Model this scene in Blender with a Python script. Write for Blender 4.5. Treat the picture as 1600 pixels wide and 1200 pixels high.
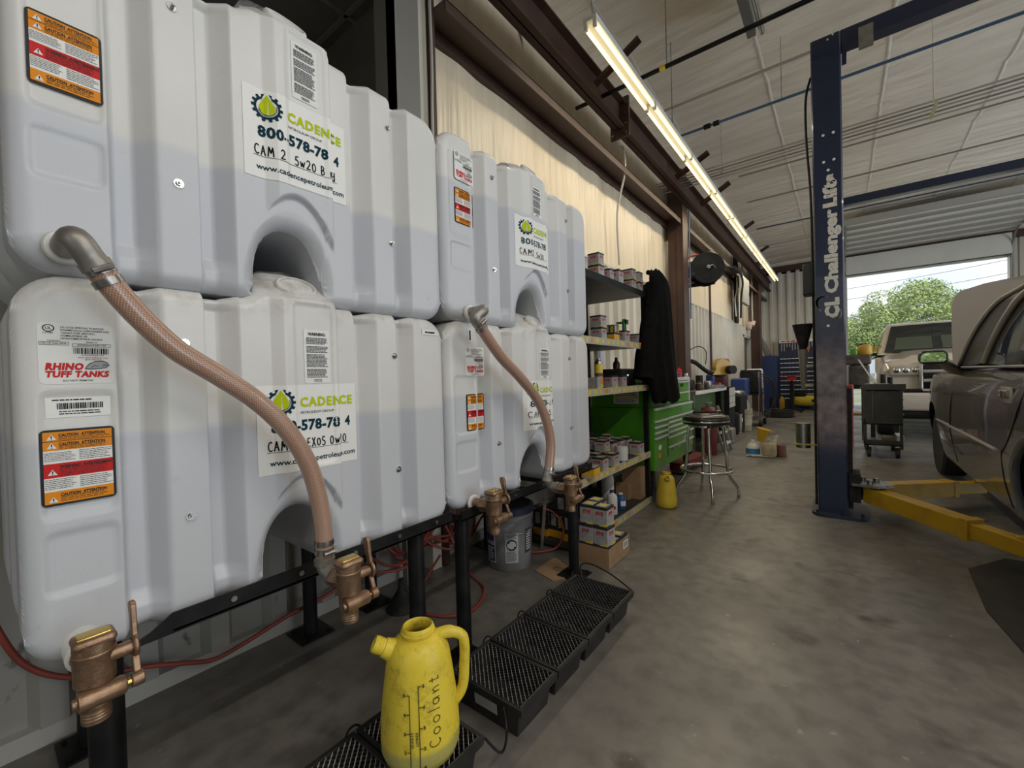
import bpy, bmesh, math, random
import numpy as np
from mathutils import Vector, Matrix
R_ = math.radians; PI = math.pi
rnd = random.Random(7)
for o in list(bpy.data.objects): bpy.data.objects.remove(o)
S = bpy.context.scene
COL = S.collection
# ---------------------------------------------------------------- camera
EYE = Vector((0.0, 0.0, 1.15)); FPX = 663.23
CR = Vector((0.78955782, 0.61306488, -0.02738429)); CU = Vector((0.0139523, 0.02667863, 0.99954669)); CF = Vector((-0.61351755, 0.78958198, -0.01251066))
cd = bpy.data.cameras.new('camera'); cam = bpy.data.objects.new('camera', cd); COL.objects.link(cam)
cam.matrix_world = Matrix(((CR.x, CU.x, -CF.x, EYE.x), (CR.y, CU.y, -CF.y, EYE.y), (CR.z, CU.z, -CF.z, EYE.z), (0, 0, 0, 1)))
cd.sensor_width = 36.0; cd.lens = FPX / 1600 * 36.0; cd.clip_start = 0.02; cd.clip_end = 400
S.camera = cam
S.view_settings.view_transform = 'Standard'; S.view_settings.look = 'None'
S.view_settings.gamma = 1.0; S.view_settings.use_curve_mapping = False
S.view_settings.exposure = 0.0
# ---------------------------------------------------------------- world: blue sky with white cloud
w = bpy.data.worlds.new('sky'); S.world = w; w.use_nodes = True
nt = w.node_tree; nt.nodes.clear()
wo = nt.nodes.new('ShaderNodeOutputWorld'); bg = nt.nodes.new('ShaderNodeBackground')
tc = nt.nodes.new('ShaderNodeTexCoord'); nz = nt.nodes.new('ShaderNodeTexNoise'); nz.inputs['Scale'].default_value = 3.2; nz.inputs['Detail'].default_value = 8
cr = nt.nodes.new('ShaderNodeValToRGB'); cr.color_ramp.elements[0].position = .40; cr.color_ramp.elements[1].position = .56
mx = nt.nodes.new('ShaderNodeMix'); mx.data_type = 'RGBA'
mx.inputs[6].default_value = (.60, .77, .97, 1); mx.inputs[7].default_value = (1.0, 1.0, 1.0, 1)
nt.links.new(tc.outputs['Generated'], nz.inputs['Vector']); nt.links.new(nz.outputs['Fac'], cr.inputs['Fac'])
nt.links.new(cr.outputs['Color'], mx.inputs[0]); nt.links.new(mx.outputs[2], bg.inputs['Color'])
bg.inputs['Strength'].default_value = 1.25
nt.links.new(bg.outputs['Background'], wo.inputs['Surface'])

def lamp(name, kind, loc, aim, energy, color=(1, 1, 1), sx=1, sy=1, angle=None):
    d = bpy.data.lights.new(name, kind); d.energy = energy; d.color = color
    if kind == 'AREA': d.shape = 'RECTANGLE'; d.size = sx; d.size_y = sy
    if angle: d.angle = angle
    o = bpy.data.objects.new(name, d); COL.objects.link(o); o.location = loc
    o.rotation_euler = (Vector(aim) - Vector(loc)).to_track_quat('-Z', 'Z').to_euler()
    return o
lamp('sun', 'SUN', (10, 20, 30), (3, 33, 0), 3.2, (1, .96, .88), angle=.01)
COOL = (.78, .89, 1.0); WARM = (1.0, .86, .62)
# daylight through the open bay doors: the far one (in the picture), two in the right wall, one behind the camera
def portal(loc, aim, sx, sy):
    o = lamp('door_portal', 'AREA', loc, aim, 1, COOL, sx, sy); o.data.cycles.is_portal = True
portal((1.72, 15.9, 1.93), (1.72, 0, 1.93), 3.2, 3.8); portal((1.2, -6.05, 1.85), (1.2, 5, 1.85), 4.0, 3.7)
lamp('daylight_side_door', 'AREA', (8.9, 1.5, 1.95), (-2, 1.5, 1.5), 130, COOL, 4.0, 3.5)
lamp('daylight_second_side_door', 'AREA', (8.9, 8.5, 1.95), (-3, 3.5, 1.3), 400, COOL, 4.0, 3.5)

# ---------------------------------------------------------------- helpers
def spot(ax, v, px, py):
    """the point of the plane ax = v seen at picture position px, py"""
    d = CR * ((px - 800) / FPX) - CU * ((py - 600) / FPX) + CF
    i = 'xyz'.index(ax); t = (v - EYE[i]) / d[i]
    return EYE + d * t
ORG = {}
def thing(name, label, cat, loc=(0, 0, 0), group=None, kind=None):
    o = bpy.data.objects.new(name, None); COL.objects.link(o); o.location = loc; o.empty_display_size = .1
    o['label'] = label; o['category'] = cat
    if group: o['group'] = group
    if kind: o['kind'] = kind
    ORG[o.name] = Vector(loc); return o
def tag(o, label, cat, group=None, kind=None):
    o['label'] = label; o['category'] = cat
    if group: o['group'] = group
    if kind: o['kind'] = kind
    return o
class MB:
    def __init__(s): s.v = []; s.f = []; s.m = []
    def add(s, vs, fs, mi=0):
        b = len(s.v); s.v += [tuple(p) for p in vs]
        for f in fs: s.f.append([i + b for i in f]); s.m.append(mi)
        return s
    def box(s, c, d, rot=None, mi=0, top=None):
        x, y, z = d[0] / 2, d[1] / 2, d[2] / 2; c = Vector(c)
        t = top or (1, 1)
        vs = [(-x, -y, -z), (x, -y, -z), (x, y, -z), (-x, y, -z), (-x * t[0], -y * t[1], z), (x * t[0], -y * t[1], z), (x * t[0], y * t[1], z), (-x * t[0], y * t[1], z)]
        if rot is not None:
            M = rot if isinstance(rot, Matrix) else Matrix.Rotation(rot, 3, 'Z'); vs = [M @ Vector(p) for p in vs]
        return s.add([Vector(p) + c for p in vs], [(3, 2, 1, 0), (4, 5, 6, 7), (0, 1, 5, 4), (1, 2, 6, 5), (2, 3, 7, 6), (3, 0, 4, 7)], mi)
    def bb(s, a, b, mi=0):
        a = [min(p, q) for p, q in zip(a, b)] if False else a
        return s.box([(p + q) / 2 for p, q in zip(a, b)], [abs(q - p) for p, q in zip(a, b)], mi=mi)
    def rbox(s, c, d, r, rot=None, mi=0, n=3):
        """box with rounded edges"""
        c = Vector(c); bm = bmesh.new(); bmesh.ops.create_cube(bm, size=1)
        for v in bm.verts: v.co = Vector((v.co.x * d[0], v.co.y * d[1], v.co.z * d[2]))
        bmesh.ops.bevel(bm, geom=bm.edges[:], offset=min(r, min(d) * .49), segments=n, profile=.5, affect='EDGES')
        M = rot if isinstance(rot, Matrix) else Matrix.Rotation(rot or 0, 3, 'Z')
        bm.verts.index_update()
        s.add([M @ v.co + c for v in bm.verts], [[v.index for v in f.verts] for f in bm.faces], mi); bm.free(); return s
    def cyl(s, a, b, r, r2=None, n=16, mi=0, cap=True):
        a, b = Vector(a), Vector(b); r2 = r if r2 is None else r2
        d = (b - a).normalized(); u = d.orthogonal().normalized(); w_ = d.cross(u)
        vs = []
        for p, q in ((a, r), (b, r2)):
            for i in range(n):
                t = 2 * PI * i / n; vs.append(p + u * (math.cos(t) * q) + w_ * (math.sin(t) * q))
        fs = [(i, (i + 1) % n, n + (i + 1) % n, n + i) for i in range(n)]
        if cap: fs += [tuple(range(n - 1, -1, -1)), tuple(range(n, 2 * n))]
        return s.add(vs, fs, mi)
    def tube(s, pts, r, n=10, mi=0, closed=False, cap=True):
        pts = [Vector(p) for p in pts]; N = len(pts)
        rs = r if isinstance(r, (list, tuple)) else [r] * N
        vs = []; up = None
        for i, p in enumerate(pts):
            d = (pts[(i + 1) % N] - pts[i - 1]) if closed or 0 < i < N - 1 else (pts[min(i + 1, N - 1)] - pts[max(i - 1, 0)])
            d.normalize()
            if up is None: up = d.orthogonal().normalized()
            up = (up - d * up.dot(d)).normalized(); w_ = d.cross(up)
            for k in range(n):
                t = 2 * PI * k / n; vs.append(p + (up * math.cos(t) + w_ * math.sin(t)) * rs[i])
        fs = []
        for i in range(N if closed else N - 1):
            j = (i + 1) % N
            for k in range(n): fs.append((i * n + k, i * n + (k + 1) % n, j * n + (k + 1) % n, j * n + k))
        if cap and not closed: fs += [tuple(range(n - 1, -1, -1)), tuple(range((N - 1) * n, N * n))]
        return s.add(vs, fs, mi)
    def lathe(s, prof, o, n=28, mi=0, axis='z', cap=True, sc=(1, 1), rot=None):
        """prof: (radius, height) pairs turned about an upright axis through o"""
        o = Vector(o); vs = []
        for (r, h) in prof:
            for k in range(n):
                t = 2 * PI * k / n; p = Vector((r * math.cos(t) * sc[0], r * math.sin(t) * sc[1], h))
                if axis == 'x': p = Vector((p.z, p.x, p.y))
                if axis == 'y': p = Vector((p.x, p.z, -p.y))
                if rot is not None: p = rot @ p
                vs.append(o + p)
        N = len(prof); fs = []
        for i in range(N - 1):
            for k in range(n): fs.append((i * n + k, i * n + (k + 1) % n, (i + 1) * n + (k + 1) % n, (i + 1) * n + k))
        if cap: fs += [tuple(range(n - 1, -1, -1)), tuple(range((N - 1) * n, N * n))]
        return s.add(vs, fs, mi)
    def prism(s, poly, h0, h1, ax='z', mi=0):
        """polygon in the two other axes (cyclic order), pushed along ax from h0 to h1"""
        def p3(a, b, h): return {'x': (h, a, b), 'y': (b, h, a), 'z': (a, b, h)}[ax]
        n = len(poly); vs = [p3(a, b, h0) for a, b in poly] + [p3(a, b, h1) for a, b in poly]
        return s.add(vs, [tuple(range(n - 1, -1, -1)), tuple(range(n, 2 * n))] + [(i, (i + 1) % n, n + (i + 1) % n, n + i) for i in range(n)], mi)
    def sheet(s, P, mi=0, flip=False):
        """P: rows of points"""
        a, b = len(P), len(P[0]); vs = [p for row in P for p in row]; fs = []
        for i in range(a - 1):
            for j in range(b - 1):
                q = (i * b + j, i * b + j + 1, (i + 1) * b + j + 1, (i + 1) * b + j); fs.append(q[::-1] if flip else q)
        return s.add(vs, fs, mi)
    def build(s, name, mats, parent=None, smooth=None, bevel=None):
        me = bpy.data.meshes.new(name)
        og = ORG[parent.name] if parent is not None else Vector((0, 0, 0))
        me.from_pydata([(x - og.x, y - og.y, z - og.z) for x, y, z in s.v], [], s.f)
        mats = mats if isinstance(mats, (list, tuple)) else [mats]
        for m in mats: me.materials.append(m)
        if len(mats) > 1: me.polygons.foreach_set('material_index', s.m)
        bm = bmesh.new(); bm.from_mesh(me); bmesh.ops.recalc_face_normals(bm, faces=bm.faces[:]) if smooth != 'keep' else None
        bm.to_mesh(me); bm.free()
        o = bpy.data.objects.new(name, me); COL.objects.link(o)
        if parent is not None: o.parent = parent
        ORG[o.name] = og
        if smooth:
            me.polygons.foreach_set('use_smooth', [True] * len(me.polygons))
            if smooth != 'keep' and smooth is not True: me.set_sharp_from_angle(angle=R_(smooth))
        if bevel:
            b = o.modifiers.new('edge', 'BEVEL'); b.width = bevel; b.segments = 2; b.limit_method = 'ANGLE'
        me.update(); return o
def struct(name, mb, mats, smooth=None):
    o = mb.build(name, mats, None, smooth); o['kind'] = 'structure'; return o
def dup(root, loc, label=None, group=None, rz=None, part_mats=None):
    r = root.copy(); COL.objects.link(r); r.location = loc
    if rz is not None: r.rotation_euler = (0, 0, rz)
    if label: r['label'] = label
    if group: r['group'] = group
    for ch in list(root.children):
        c = ch.copy(); COL.objects.link(c); c.parent = r
        for g in list(ch.children):
            d = g.copy(); COL.objects.link(d); d.parent = c
    ORG[r.name] = Vector(loc); return r
def smoothpath(pts, n=6):
    pts = [Vector(p) for p in pts]; out = []
    for i in range(len(pts) - 1):
        p0, p1, p2, p3 = pts[max(i - 1, 0)], pts[i], pts[i + 1], pts[min(i + 2, len(pts) - 1)]
        for k in range(n):
            t = k / n
            out.append(.5 * ((2 * p1) + (p2 - p0) * t + (2 * p0 - 5 * p1 + 4 * p2 - p3) * t * t + (3 * p1 - p0 - 3 * p2 + p3) * t ** 3))
    return out + [pts[-1]]
# lettering -----------------------------------------------------
_TX = {}
def letters(s, bold=0.0, gap=1.0):
    """flat filled letters, height about .7 for capitals, starting at 0,0: points and faces"""
    k = (s, bold, gap)
    if k not in _TX:
        c = bpy.data.curves.new('t', 'FONT'); c.body = s; c.size = 1; c.fill_mode = 'FRONT'; c.resolution_u = 2; c.offset = bold; c.space_character = gap
        o = bpy.data.objects.new('t', c); COL.objects.link(o)
        dg = bpy.context.evaluated_depsgraph_get(); dg.update()
        me = bpy.data.meshes.new_from_object(o.evaluated_get(dg))
        _TX[k] = ([(v.co.x, v.co.y) for v in me.vertices], [list(p.vertices) for p in me.polygons])
        bpy.data.objects.remove(o); bpy.data.curves.remove(c); bpy.data.meshes.remove(me)
    return _TX[k]
def put_text(mb, s, fn, u0, v0, u1, cap, mi, bold=0.0, shear=0.0, gap=1.0):
    """letters stretched from u0 to u1, capitals cap tall, base at v0, each point placed by fn(u, v)"""
    vs, fs = letters(s, bold, gap)
    x0 = min(p[0] for p in vs); x1 = max(p[0] for p in vs); k = (u1 - u0) / (x1 - x0)
    mb.add([fn(u0 + (x - x0) * k + shear * y * cap / .7, v0 + y * cap / .7) for x, y in vs], fs, mi)
def put_rect(mb, fn, u0, v0, u1, v1, mi, nu=1, nv=1):
    mb.sheet([[fn(u0 + (u1 - u0) * i / nu, v0 + (v1 - v0) * j / nv) for i in range(nu + 1)] for j in range(nv + 1)], mi)
def put_poly(mb, fn, pts, mi):
    mb.add([fn(u, v) for u, v in pts], [tuple(range(len(pts)))], mi)
def put_blob(mb, fn, pts, mi, n=18, m=10):
    """fills a rounded outline row by row so that it follows a moulded surface"""
    vs = [p[1] for p in pts]; lo, hi = min(vs), max(vs); rows = []
    for i in range(n + 1):
        v = lo + (hi - lo) * (.004 + .992 * i / n); xs_ = []
        for (x0, y0), (x1, y1) in zip(pts, pts[1:] + pts[:1]):
            if (y0 - v) * (y1 - v) <= 0 and y0 != y1: xs_.append(x0 + (x1 - x0) * (v - y0) / (y1 - y0))
        rows.append([fn(min(xs_) + (max(xs_) - min(xs_)) * k / m, v) for k in range(m + 1)])
    mb.sheet(rows, mi)
def put_stroke(mb, fn, pts, wd, mi):
    """a pen line of the given width through 2-D points"""
    for (a, b) in zip(pts[:-1], pts[1:]):
        dx, dy = b[0] - a[0], b[1] - a[1]; L = math.hypot(dx, dy) or 1e-6; ex, ey = dx / L * wd * .3, dy / L * wd * .3; nx, ny = -dy / L * wd / 2, dx / L * wd / 2
        mb.add([fn(a[0] - ex + nx, a[1] - ey + ny), fn(a[0] - ex - nx, a[1] - ey - ny), fn(b[0] + ex - nx, b[1] + ey - ny), fn(b[0] + ex + nx, b[1] + ey + ny)], [(0, 1, 2, 3)], mi)
_ARC = lambda cx, cy, rx, ry, a0, a1, n=8: [(cx + rx * math.cos(R_(a0 + (a1 - a0) * i / n)), cy + ry * math.sin(R_(a0 + (a1 - a0) * i / n))) for i in range(n + 1)]
PEN = {'C': [_ARC(.4, .5, .38, .5, 50, 310)], 'A': [[(0, 0), (.3, 1), (.6, 0)], [(.1, .38), (.5, .4)]], 'M': [[(0, 0), (.12, 1), (.38, .35), (.62, .95), (.75, 0)]],
       '2': [_ARC(.3, .72, .28, .28, 160, -40) + [(0, .02), (.65, .06)]], '5': [[(.6, 1), (.15, .95), (.1, .58)] + _ARC(.28, .3, .3, .3, 110, -140)],
       'w': [[(0, .6), (.15, .05), (.35, .5), (.5, .05), (.75, .65)]], '0': [_ARC(.3, .45, .3, .45, 90, 450, 12)], 'O': [_ARC(.3, .45, .3, .4, 90, 450, 12)], 'o': [_ARC(.28, .3, .28, .3, 90, 450, 12)],
       'B': [[(.05, 0), (.05, 1)] + _ARC(.1, .76, .4, .24, 90, -90) + _ARC(.1, .26, .48, .26, 90, -90)], 'n': [[(0, .6), (.08, 0), (.1, .4), (.3, .6), (.45, .45), (.48, 0)]],
       'd': [_ARC(.25, .28, .25, .28, 60, 360) + [(.5, 1), (.52, 0)]], 'D': [[(.05, 0), (.05, 1)] + _ARC(.05, .5, .55, .5, 90, -90)], 'E': [[(.5, 1), (.05, .95), (.02, 0), (.5, .05)], [(.03, .5), (.4, .52)]],
       'X': [[(0, 0), (.55, 1)], [(.05, .95), (.6, 0)]], 'S': [_ARC(.3, .74, .25, .24, 40, 260) + _ARC(.28, .26, .28, .26, 80, -140)], '3': [_ARC(.25, .74, .25, .25, 150, -80) + _ARC(.25, .25, .3, .26, 80, -150)],
       'l': [[(.1, 1.1), (.1, 0)]], 'a': [_ARC(.25, .3, .25, .3, 50, 340) + [(.5, .6), (.55, 0)]], 't': [[(.2, .9), (.15, .05), (.4, .05)], [(0, .6), (.4, .62)]], 'e': [[(.05, .3), (.5, .35)] + _ARC(.26, .3, .26, .3, 10, 320)], ' ': []}
def put_hand(mb, s, fn, u0, v0, cap, wd, mi, gap=.25, width=None):
    u = u0; kx = 1.0
    if width:
        tot = sum(max([p[0] for l in PEN[ch] for p in l] or [.35]) + gap for ch in s) * cap; kx = width / tot
    for ch in s:
        st = PEN[ch]; wmax = max([p[0] for l in st for p in l] or [.35])
        for l in st: put_stroke(mb, fn, [(u + x * cap * kx, v0 + y * cap) for x, y in l], wd, mi)
        u += (wmax + gap) * cap * kx
    return u
# materials -----------------------------------------------------
def mat(name, col, rough=.5, metal=0.0, col2=None, scale=8.0, lo=.4, hi=.65, bump=0.0, bscale=None, stretch=None, spec=.5, emit=None, coat=0.0, detail=5, alpha=1.0, bdist=.02):
    m = bpy.data.materials.new(name); m.use_nodes = True; t = m.node_tree; b = t.nodes['Principled BSDF']
    b.inputs['Base Color'].default_value = (*col, 1); b.inputs['Roughness'].default_value = rough; b.inputs['Metallic'].default_value = metal
    b.inputs['Specular IOR Level'].default_value = spec; b.inputs['Coat Weight'].default_value = coat; b.inputs['Alpha'].default_value = alpha
    if emit: b.inputs['Emission Color'].default_value = (*emit[0], 1); b.inputs['Emission Strength'].default_value = emit[1]
    if col2 or bump:
        g = t.nodes.new('ShaderNodeNewGeometry'); mp = t.nodes.new('ShaderNodeMapping'); mp.inputs['Scale'].default_value = stretch or (1, 1, 1)
        t.links.new(g.outputs['Position'], mp.inputs['Vector'])
    if col2:
        n = t.nodes.new('ShaderNodeTexNoise'); n.inputs['Scale'].default_value = scale; n.inputs['Detail'].default_value = detail
        r = t.nodes.new('ShaderNodeMapRange'); r.inputs[1].default_value = lo; r.inputs[2].default_value = hi
        x = t.nodes.new('ShaderNodeMix'); x.data_type = 'RGBA'; x.inputs[6].default_value = (*col, 1); x.inputs[7].default_value = (*col2, 1)
        t.links.new(mp.outputs[0], n.inputs['Vector']); t.links.new(n.outputs['Fac'], r.inputs[0]); t.links.new(r.outputs[0], x.inputs[0]); t.links.new(x.outputs[2], b.inputs['Base Color'])
    if bump:
        n2 = t.nodes.new('ShaderNodeTexNoise'); n2.inputs['Scale'].default_value = bscale or scale; n2.inputs['Detail'].default_value = detail
        bp = t.nodes.new('ShaderNodeBump'); bp.inputs['Strength'].default_value = min(bump, 1); bp.inputs['Distance'].default_value = bdist
        t.links.new(mp.outputs[0], n2.inputs['Vector']); t.links.new(n2.outputs['Fac'], bp.inputs['Height']); t.links.new(bp.outputs[0], b.inputs['Normal'])
    return m
def glow(name, col, st):
    m = bpy.data.materials.new(name); m.use_nodes = True; t = m.node_tree; t.nodes.clear()
    e = t.nodes.new('ShaderNodeEmission'); o = t.nodes.new('ShaderNodeOutputMaterial'); e.inputs[0].default_value = (*col, 1); e.inputs[1].default_value = st
    t.links.new(e.outputs[0], o.inputs[0]); return m
BLACK = mat('black_paint', (.007, .007, .008), .38, col2=(.014, .014, .014), scale=14, spec=.25)
BLACKM = mat('black_matte', (.012, .012, .012), .7, col2=(.026, .025, .023), scale=20, spec=.25)
WHITE = mat('white_print', (.80, .80, .78), .5); PAPER = mat('sign_paper', (.82, .82, .80), .4)
INK = mat('ink', (.006, .007, .009), .6, spec=.1); NAVYINK = mat('navy_ink', (.006, .038, .058), .6, spec=.1); LIME = mat('lime_ink', (.50, .60, .012), .6, spec=.1)
ORANGE = mat('orange_print', (.78, .27, .012), .5, spec=.2); RED = mat('red_print', (.60, .018, .018), .5, spec=.2); YEL = mat('yellow_print', (.75, .55, .04), .45); GREY = mat('grey_print', (.35, .36, .37), .5)
STEEL = mat('steel', (.42, .41, .39), .32, 1.0, col2=(.28, .27, .26), scale=30); CHROME = mat('chrome', (.72, .72, .72), .12, 1.0); GALV = mat('galvanised', (.34, .32, .29), .45, .7, col2=(.27, .25, .225), scale=20)
BRASS = mat('bronze', (.36, .235, .15), .42, .8, col2=(.25, .155, .095), scale=40, bump=.12, bscale=160); BRASSY = mat('brass', (.62, .42, .13), .25, 1.0)
BROWN = mat('brown_steel', (.055, .026, .018), .5, col2=(.075, .036, .026), scale=3)
RUBBER = mat('rubber', (.014, .014, .014), .65, col2=(.03, .03, .03), scale=30)
YELLOWP = mat('yellow_steel', (.60, .36, .015), .45, col2=(.36, .21, .02), scale=5, lo=.5, hi=.75)
CARD = mat('cardboard', (.36, .23, .125), .8, col2=(.31, .195, .105), scale=12)
GREENP = mat('green_paint', (.09, .36, .02), .3, col2=(.06, .25, .02), scale=3, coat=.3)
# ================================================================ setting
def floor_tone():
    m = mat('concrete', (.17, .155, .135), .5); t = m.node_tree; b = t.nodes['Principled BSDF']; N = t.nodes.new; L = t.links.new
    g = N('ShaderNodeNewGeometry')
    def noise(sc, d, lo, hi):
        n = N('ShaderNodeTexNoise'); n.inputs['Scale'].default_value = sc; n.inputs['Detail'].default_value = d; L(g.outputs['Position'], n.inputs['Vector'])
        r = N('ShaderNodeMapRange'); r.inputs[1].default_value = lo; r.inputs[2].default_value = hi; L(n.outputs['Fac'], r.inputs[0]); return r.outputs[0]
    def mix(fac, a, bcol):
        x = N('ShaderNodeMix'); x.data_type = 'RGBA'; L(fac, x.inputs[0])
        if isinstance(a, tuple): x.inputs[6].default_value = (*a, 1)
        else: L(a, x.inputs[6])
        x.inputs[7].default_value = (*bcol, 1); return x.outputs[2]
    c = mix(noise(1.7, 12, .36, .66), (.20, .185, .165), (.135, .125, .112))
    c = mix(noise(11, 12, .42, .78), c, (.095, .088, .079))
    c = mix(noise(3.1, 9, .62, .70), c, (.055, .050, .045))
    c = mix(noise(19, 3, .68, .78), c, (.30, .285, .26))
    s = N('ShaderNodeSeparateXYZ'); L(g.outputs['Position'], s.inputs[0])
    def joint(sock, v, wd, c):
        a = N('ShaderNodeMath'); a.operation = 'SUBTRACT'; L(sock, a.inputs[0]); a.inputs[1].default_value = v
        d = N('ShaderNodeMath'); d.operation = 'ABSOLUTE'; L(a.outputs[0], d.inputs[0])
        e = N('ShaderNodeMath'); e.operation = 'LESS_THAN'; L(d.outputs[0], e.inputs[0]); e.inputs[1].default_value = wd
        return mix(e.outputs[0], c, (.03, .027, .024))
    c = joint(s.outputs['Y'], 4.62, .004, c); c = joint(s.outputs['Y'], 9.2, .005, c); c = joint(s.outputs['X'], 2.6, .005, c)
    L(c, b.inputs['Base Color'])
    r = N('ShaderNodeMapRange'); n = N('ShaderNodeTexNoise'); n.inputs['Scale'].default_value = 1.6; n.inputs['Detail'].default_value = 6; L(g.outputs['Position'], n.inputs['Vector'])
    r.inputs[1].default_value = .3; r.inputs[2].default_value = .7; r.inputs[3].default_value = .28; r.inputs[4].default_value = .55; L(n.outputs['Fac'], r.inputs[0]); L(r.outputs[0], b.inputs['Roughness'])
    bp = N('ShaderNodeBump'); bp.inputs['Strength'].default_value = .06; n3 = N('ShaderNodeTexNoise'); n3.inputs['Scale'].default_value = 60; n3.inputs['Detail'].default_value = 6
    L(g.outputs['Position'], n3.inputs['Vector']); L(n3.outputs['Fac'], bp.inputs['Height']); L(bp.outputs[0], b.inputs['Normal'])
    return m
XW, YB, ZC = -2.07, 15.8, 4.55
struct('floor', MB().bb((-7, -6.1, -.1), (9.1, YB + .15, 0)), floor_tone())
VINYL_C = mat('ceiling_vinyl', (.84, .77, .675), .38, col2=(.74, .675, .59), scale=1.3, bump=.7, bscale=1.5, stretch=(.7, 5.5, 1), detail=7, bdist=.10)
VINYL_W = mat('wall_vinyl', (.84, .71, .52), .32, col2=(.75, .63, .46), scale=2, bump=.6, bscale=1.8, stretch=(1, 6, .35), detail=6, bdist=.05)
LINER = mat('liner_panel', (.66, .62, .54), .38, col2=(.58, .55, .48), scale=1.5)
LINERD = mat('stained_shaded_liner', (.31, .30, .275), .5, col2=(.12, .11, .10), scale=16, lo=.66, hi=.74, stretch=(1, 1, .6))  # spattered liner, its base colour darkened for the shade behind the tanks
# ceiling: sheets of vinyl that sag between the purlins, with a welt along every roll's edge
def zceil(x, y):
    b = ZC + .02 * (x + 2.07)
    ph = (y % 1.5) / 1.5; sag = .075 * (1 - (2 * ph - 1) ** 4)
    env = max(0, .45 + .55 * math.sin(1.7 * x + .9 * y + 2 * math.sin(.8 * x)))
    wr = env * (.011 * math.sin(34 * y + 2.2 * math.sin(2.3 * x + y) + 1.5 * math.sin(5.1 * x)) + .006 * math.sin(57 * y + 3 * math.sin(1.7 * x)))
    return b + .06 + wr - sag * .8 + .012 * math.sin(3.1 * x + 5 * math.sin(y * 1.3)) * (1 - abs(2 * ph - 1))
xs = [-2.2 + i * .11 for i in range(103)]; ys = [-6.1 + i * .075 for i in range(98)] + [1.25 + i * .032 for i in range(456)]
struct('ceiling', MB().sheet([[(x, y, zceil(x, y)) for x in xs] for y in ys]), VINYL_C, smooth='keep')
mb = MB()
for k in range(9):
    xk = -1.76 + 1.105 * k
    mb.sheet([[(xk - .02, y, zceil(xk, y) - .001), (xk, y, zceil(xk, y) - .010), (xk + .02, y, zceil(xk, y) - .001)] for y in ys])
struct('trim_1', mb, mat('seam_vinyl', (.74, .70, .64), .45), smooth='keep')
def corrugated(mb, y0, y1, z0, z1, x, face=1, period=.235, depth=.046, axis='y'):
    pts = []; y = y0
    while y < y1:
        for dy, dx in ((0, 0), (.085, 0), (.11, depth), (.175, depth), (.20, 0)):
            if y + dy <= y1: pts.append((y + dy, dx))
        y += period
    pts.append((y1, 0))
    P = [[((x + face * d, a, z) if axis == 'y' else (a, x + face * d, z)) for a, d in pts] for z in (z0, z1)]
    mb.sheet(P)
    return mb
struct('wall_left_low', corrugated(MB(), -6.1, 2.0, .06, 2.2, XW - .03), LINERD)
mb = corrugated(MB(), 2.0, 12.75, .06, 2.385, XW - .03); corrugated(mb, 13.75, YB, .06, 2.385, XW - .03); corrugated(mb, 12.75, 13.75, 2.12, 2.385, XW - .03)
struct('wall_left', mb, LINER)
mb = MB(); mb.bb((XW - .03, 1.9, 2.385), (XW + .01, YB, 2.41)); struct('trim_2', mb, LINER)
mb = MB(); mb.bb((XW - .03, -6.1, 0), (XW + .012, 2.0, .062)); mb.bb((XW - .03, 2.0, 0), (XW + .012, 12.75, .062)); struct('baseboard_left', mb, mat('base_angle', (.42, .41, .38), .5))
# vinyl above the liner, leaning back behind the girts
ysw = [1.83 + i * .03 for i in range(468)]
def xv(y, z): return XW - .045 + .007 * math.sin(y * 9 + 2 * math.sin(y * 3)) * min(1, (z - 2.38) * 2) + max(0, .3 + .7 * math.sin(1.3 * y + 1)) * (.0035 * math.sin(46 * y + 2 * math.sin(2.5 * z + y)) + .002 * math.sin(83 * y + 3 * math.sin(1.8 * z)))
struct('wall_left_upper', MB().sheet([[(xv(y, z), y, z) for y in ysw] for z in (2.4, 2.55, 2.7, 2.85, 3.0, 3.2, 3.4, 3.6, 3.8, 4.0, 4.2, 4.4, 4.62)], flip=True), VINYL_W, smooth='keep')
# back wall with the open overhead door
DX0, DX1, DZ = .1, 3.34, 3.84
mb = corrugated(MB(), XW - .05, DX0, .0, 4.26, YB, -1, axis='x'); corrugated(mb, DX1, 9.1, 0, 4.26, YB, -1, axis='x'); corrugated(mb, DX0, DX1, DZ + .02, 4.26, YB + .1, -1, axis='x')
struct('wall_back', mb, LINER)
struct('wall_back_upper', MB().bb((XW - .05, YB, 4.2), (9.1, YB + .05, 4.9)), VINYL_C)
mb = MB(); mb.bb((XW, YB - .16, 4.25), (9.1, YB, 4.42)); struct('trim_3', mb, BROWN)
mb = MB()
for x in (DX0, DX1): mb.bb((x - .06, YB - .10, 0), (x + .06, YB + .12, 4.24))
mb.bb((DX0, YB - .02, DZ - .02), (DX1, YB + .12, DZ + .04)); struct('trim_4', mb, mat('door_jamb', (.60, .58, .54), .5))
# unseen sides of the room: right wall and front wall, each with open bay doors
mb = MB()
for a, b in ((-6.1, -.5), (3.5, 6.5), (10.5, YB)): mb.bb((9.0, a, 0), (9.1, b, 4.85))
for a, b in ((-.5, 3.5), (6.5, 10.5)): mb.bb((9.0, a, 3.7), (9.1, b, 4.85))
struct('wall_right', mb, LINER)
mb = MB()
for a, b in ((-7, -.8), (3.2, 9.1)): mb.bb((a, -6.1, 0), (b, -6.0, 4.85))
mb.bb((-.8, -6.1, 3.7), (3.2, -6.0, 4.85)); struct('wall_front', mb, LINER)
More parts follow.
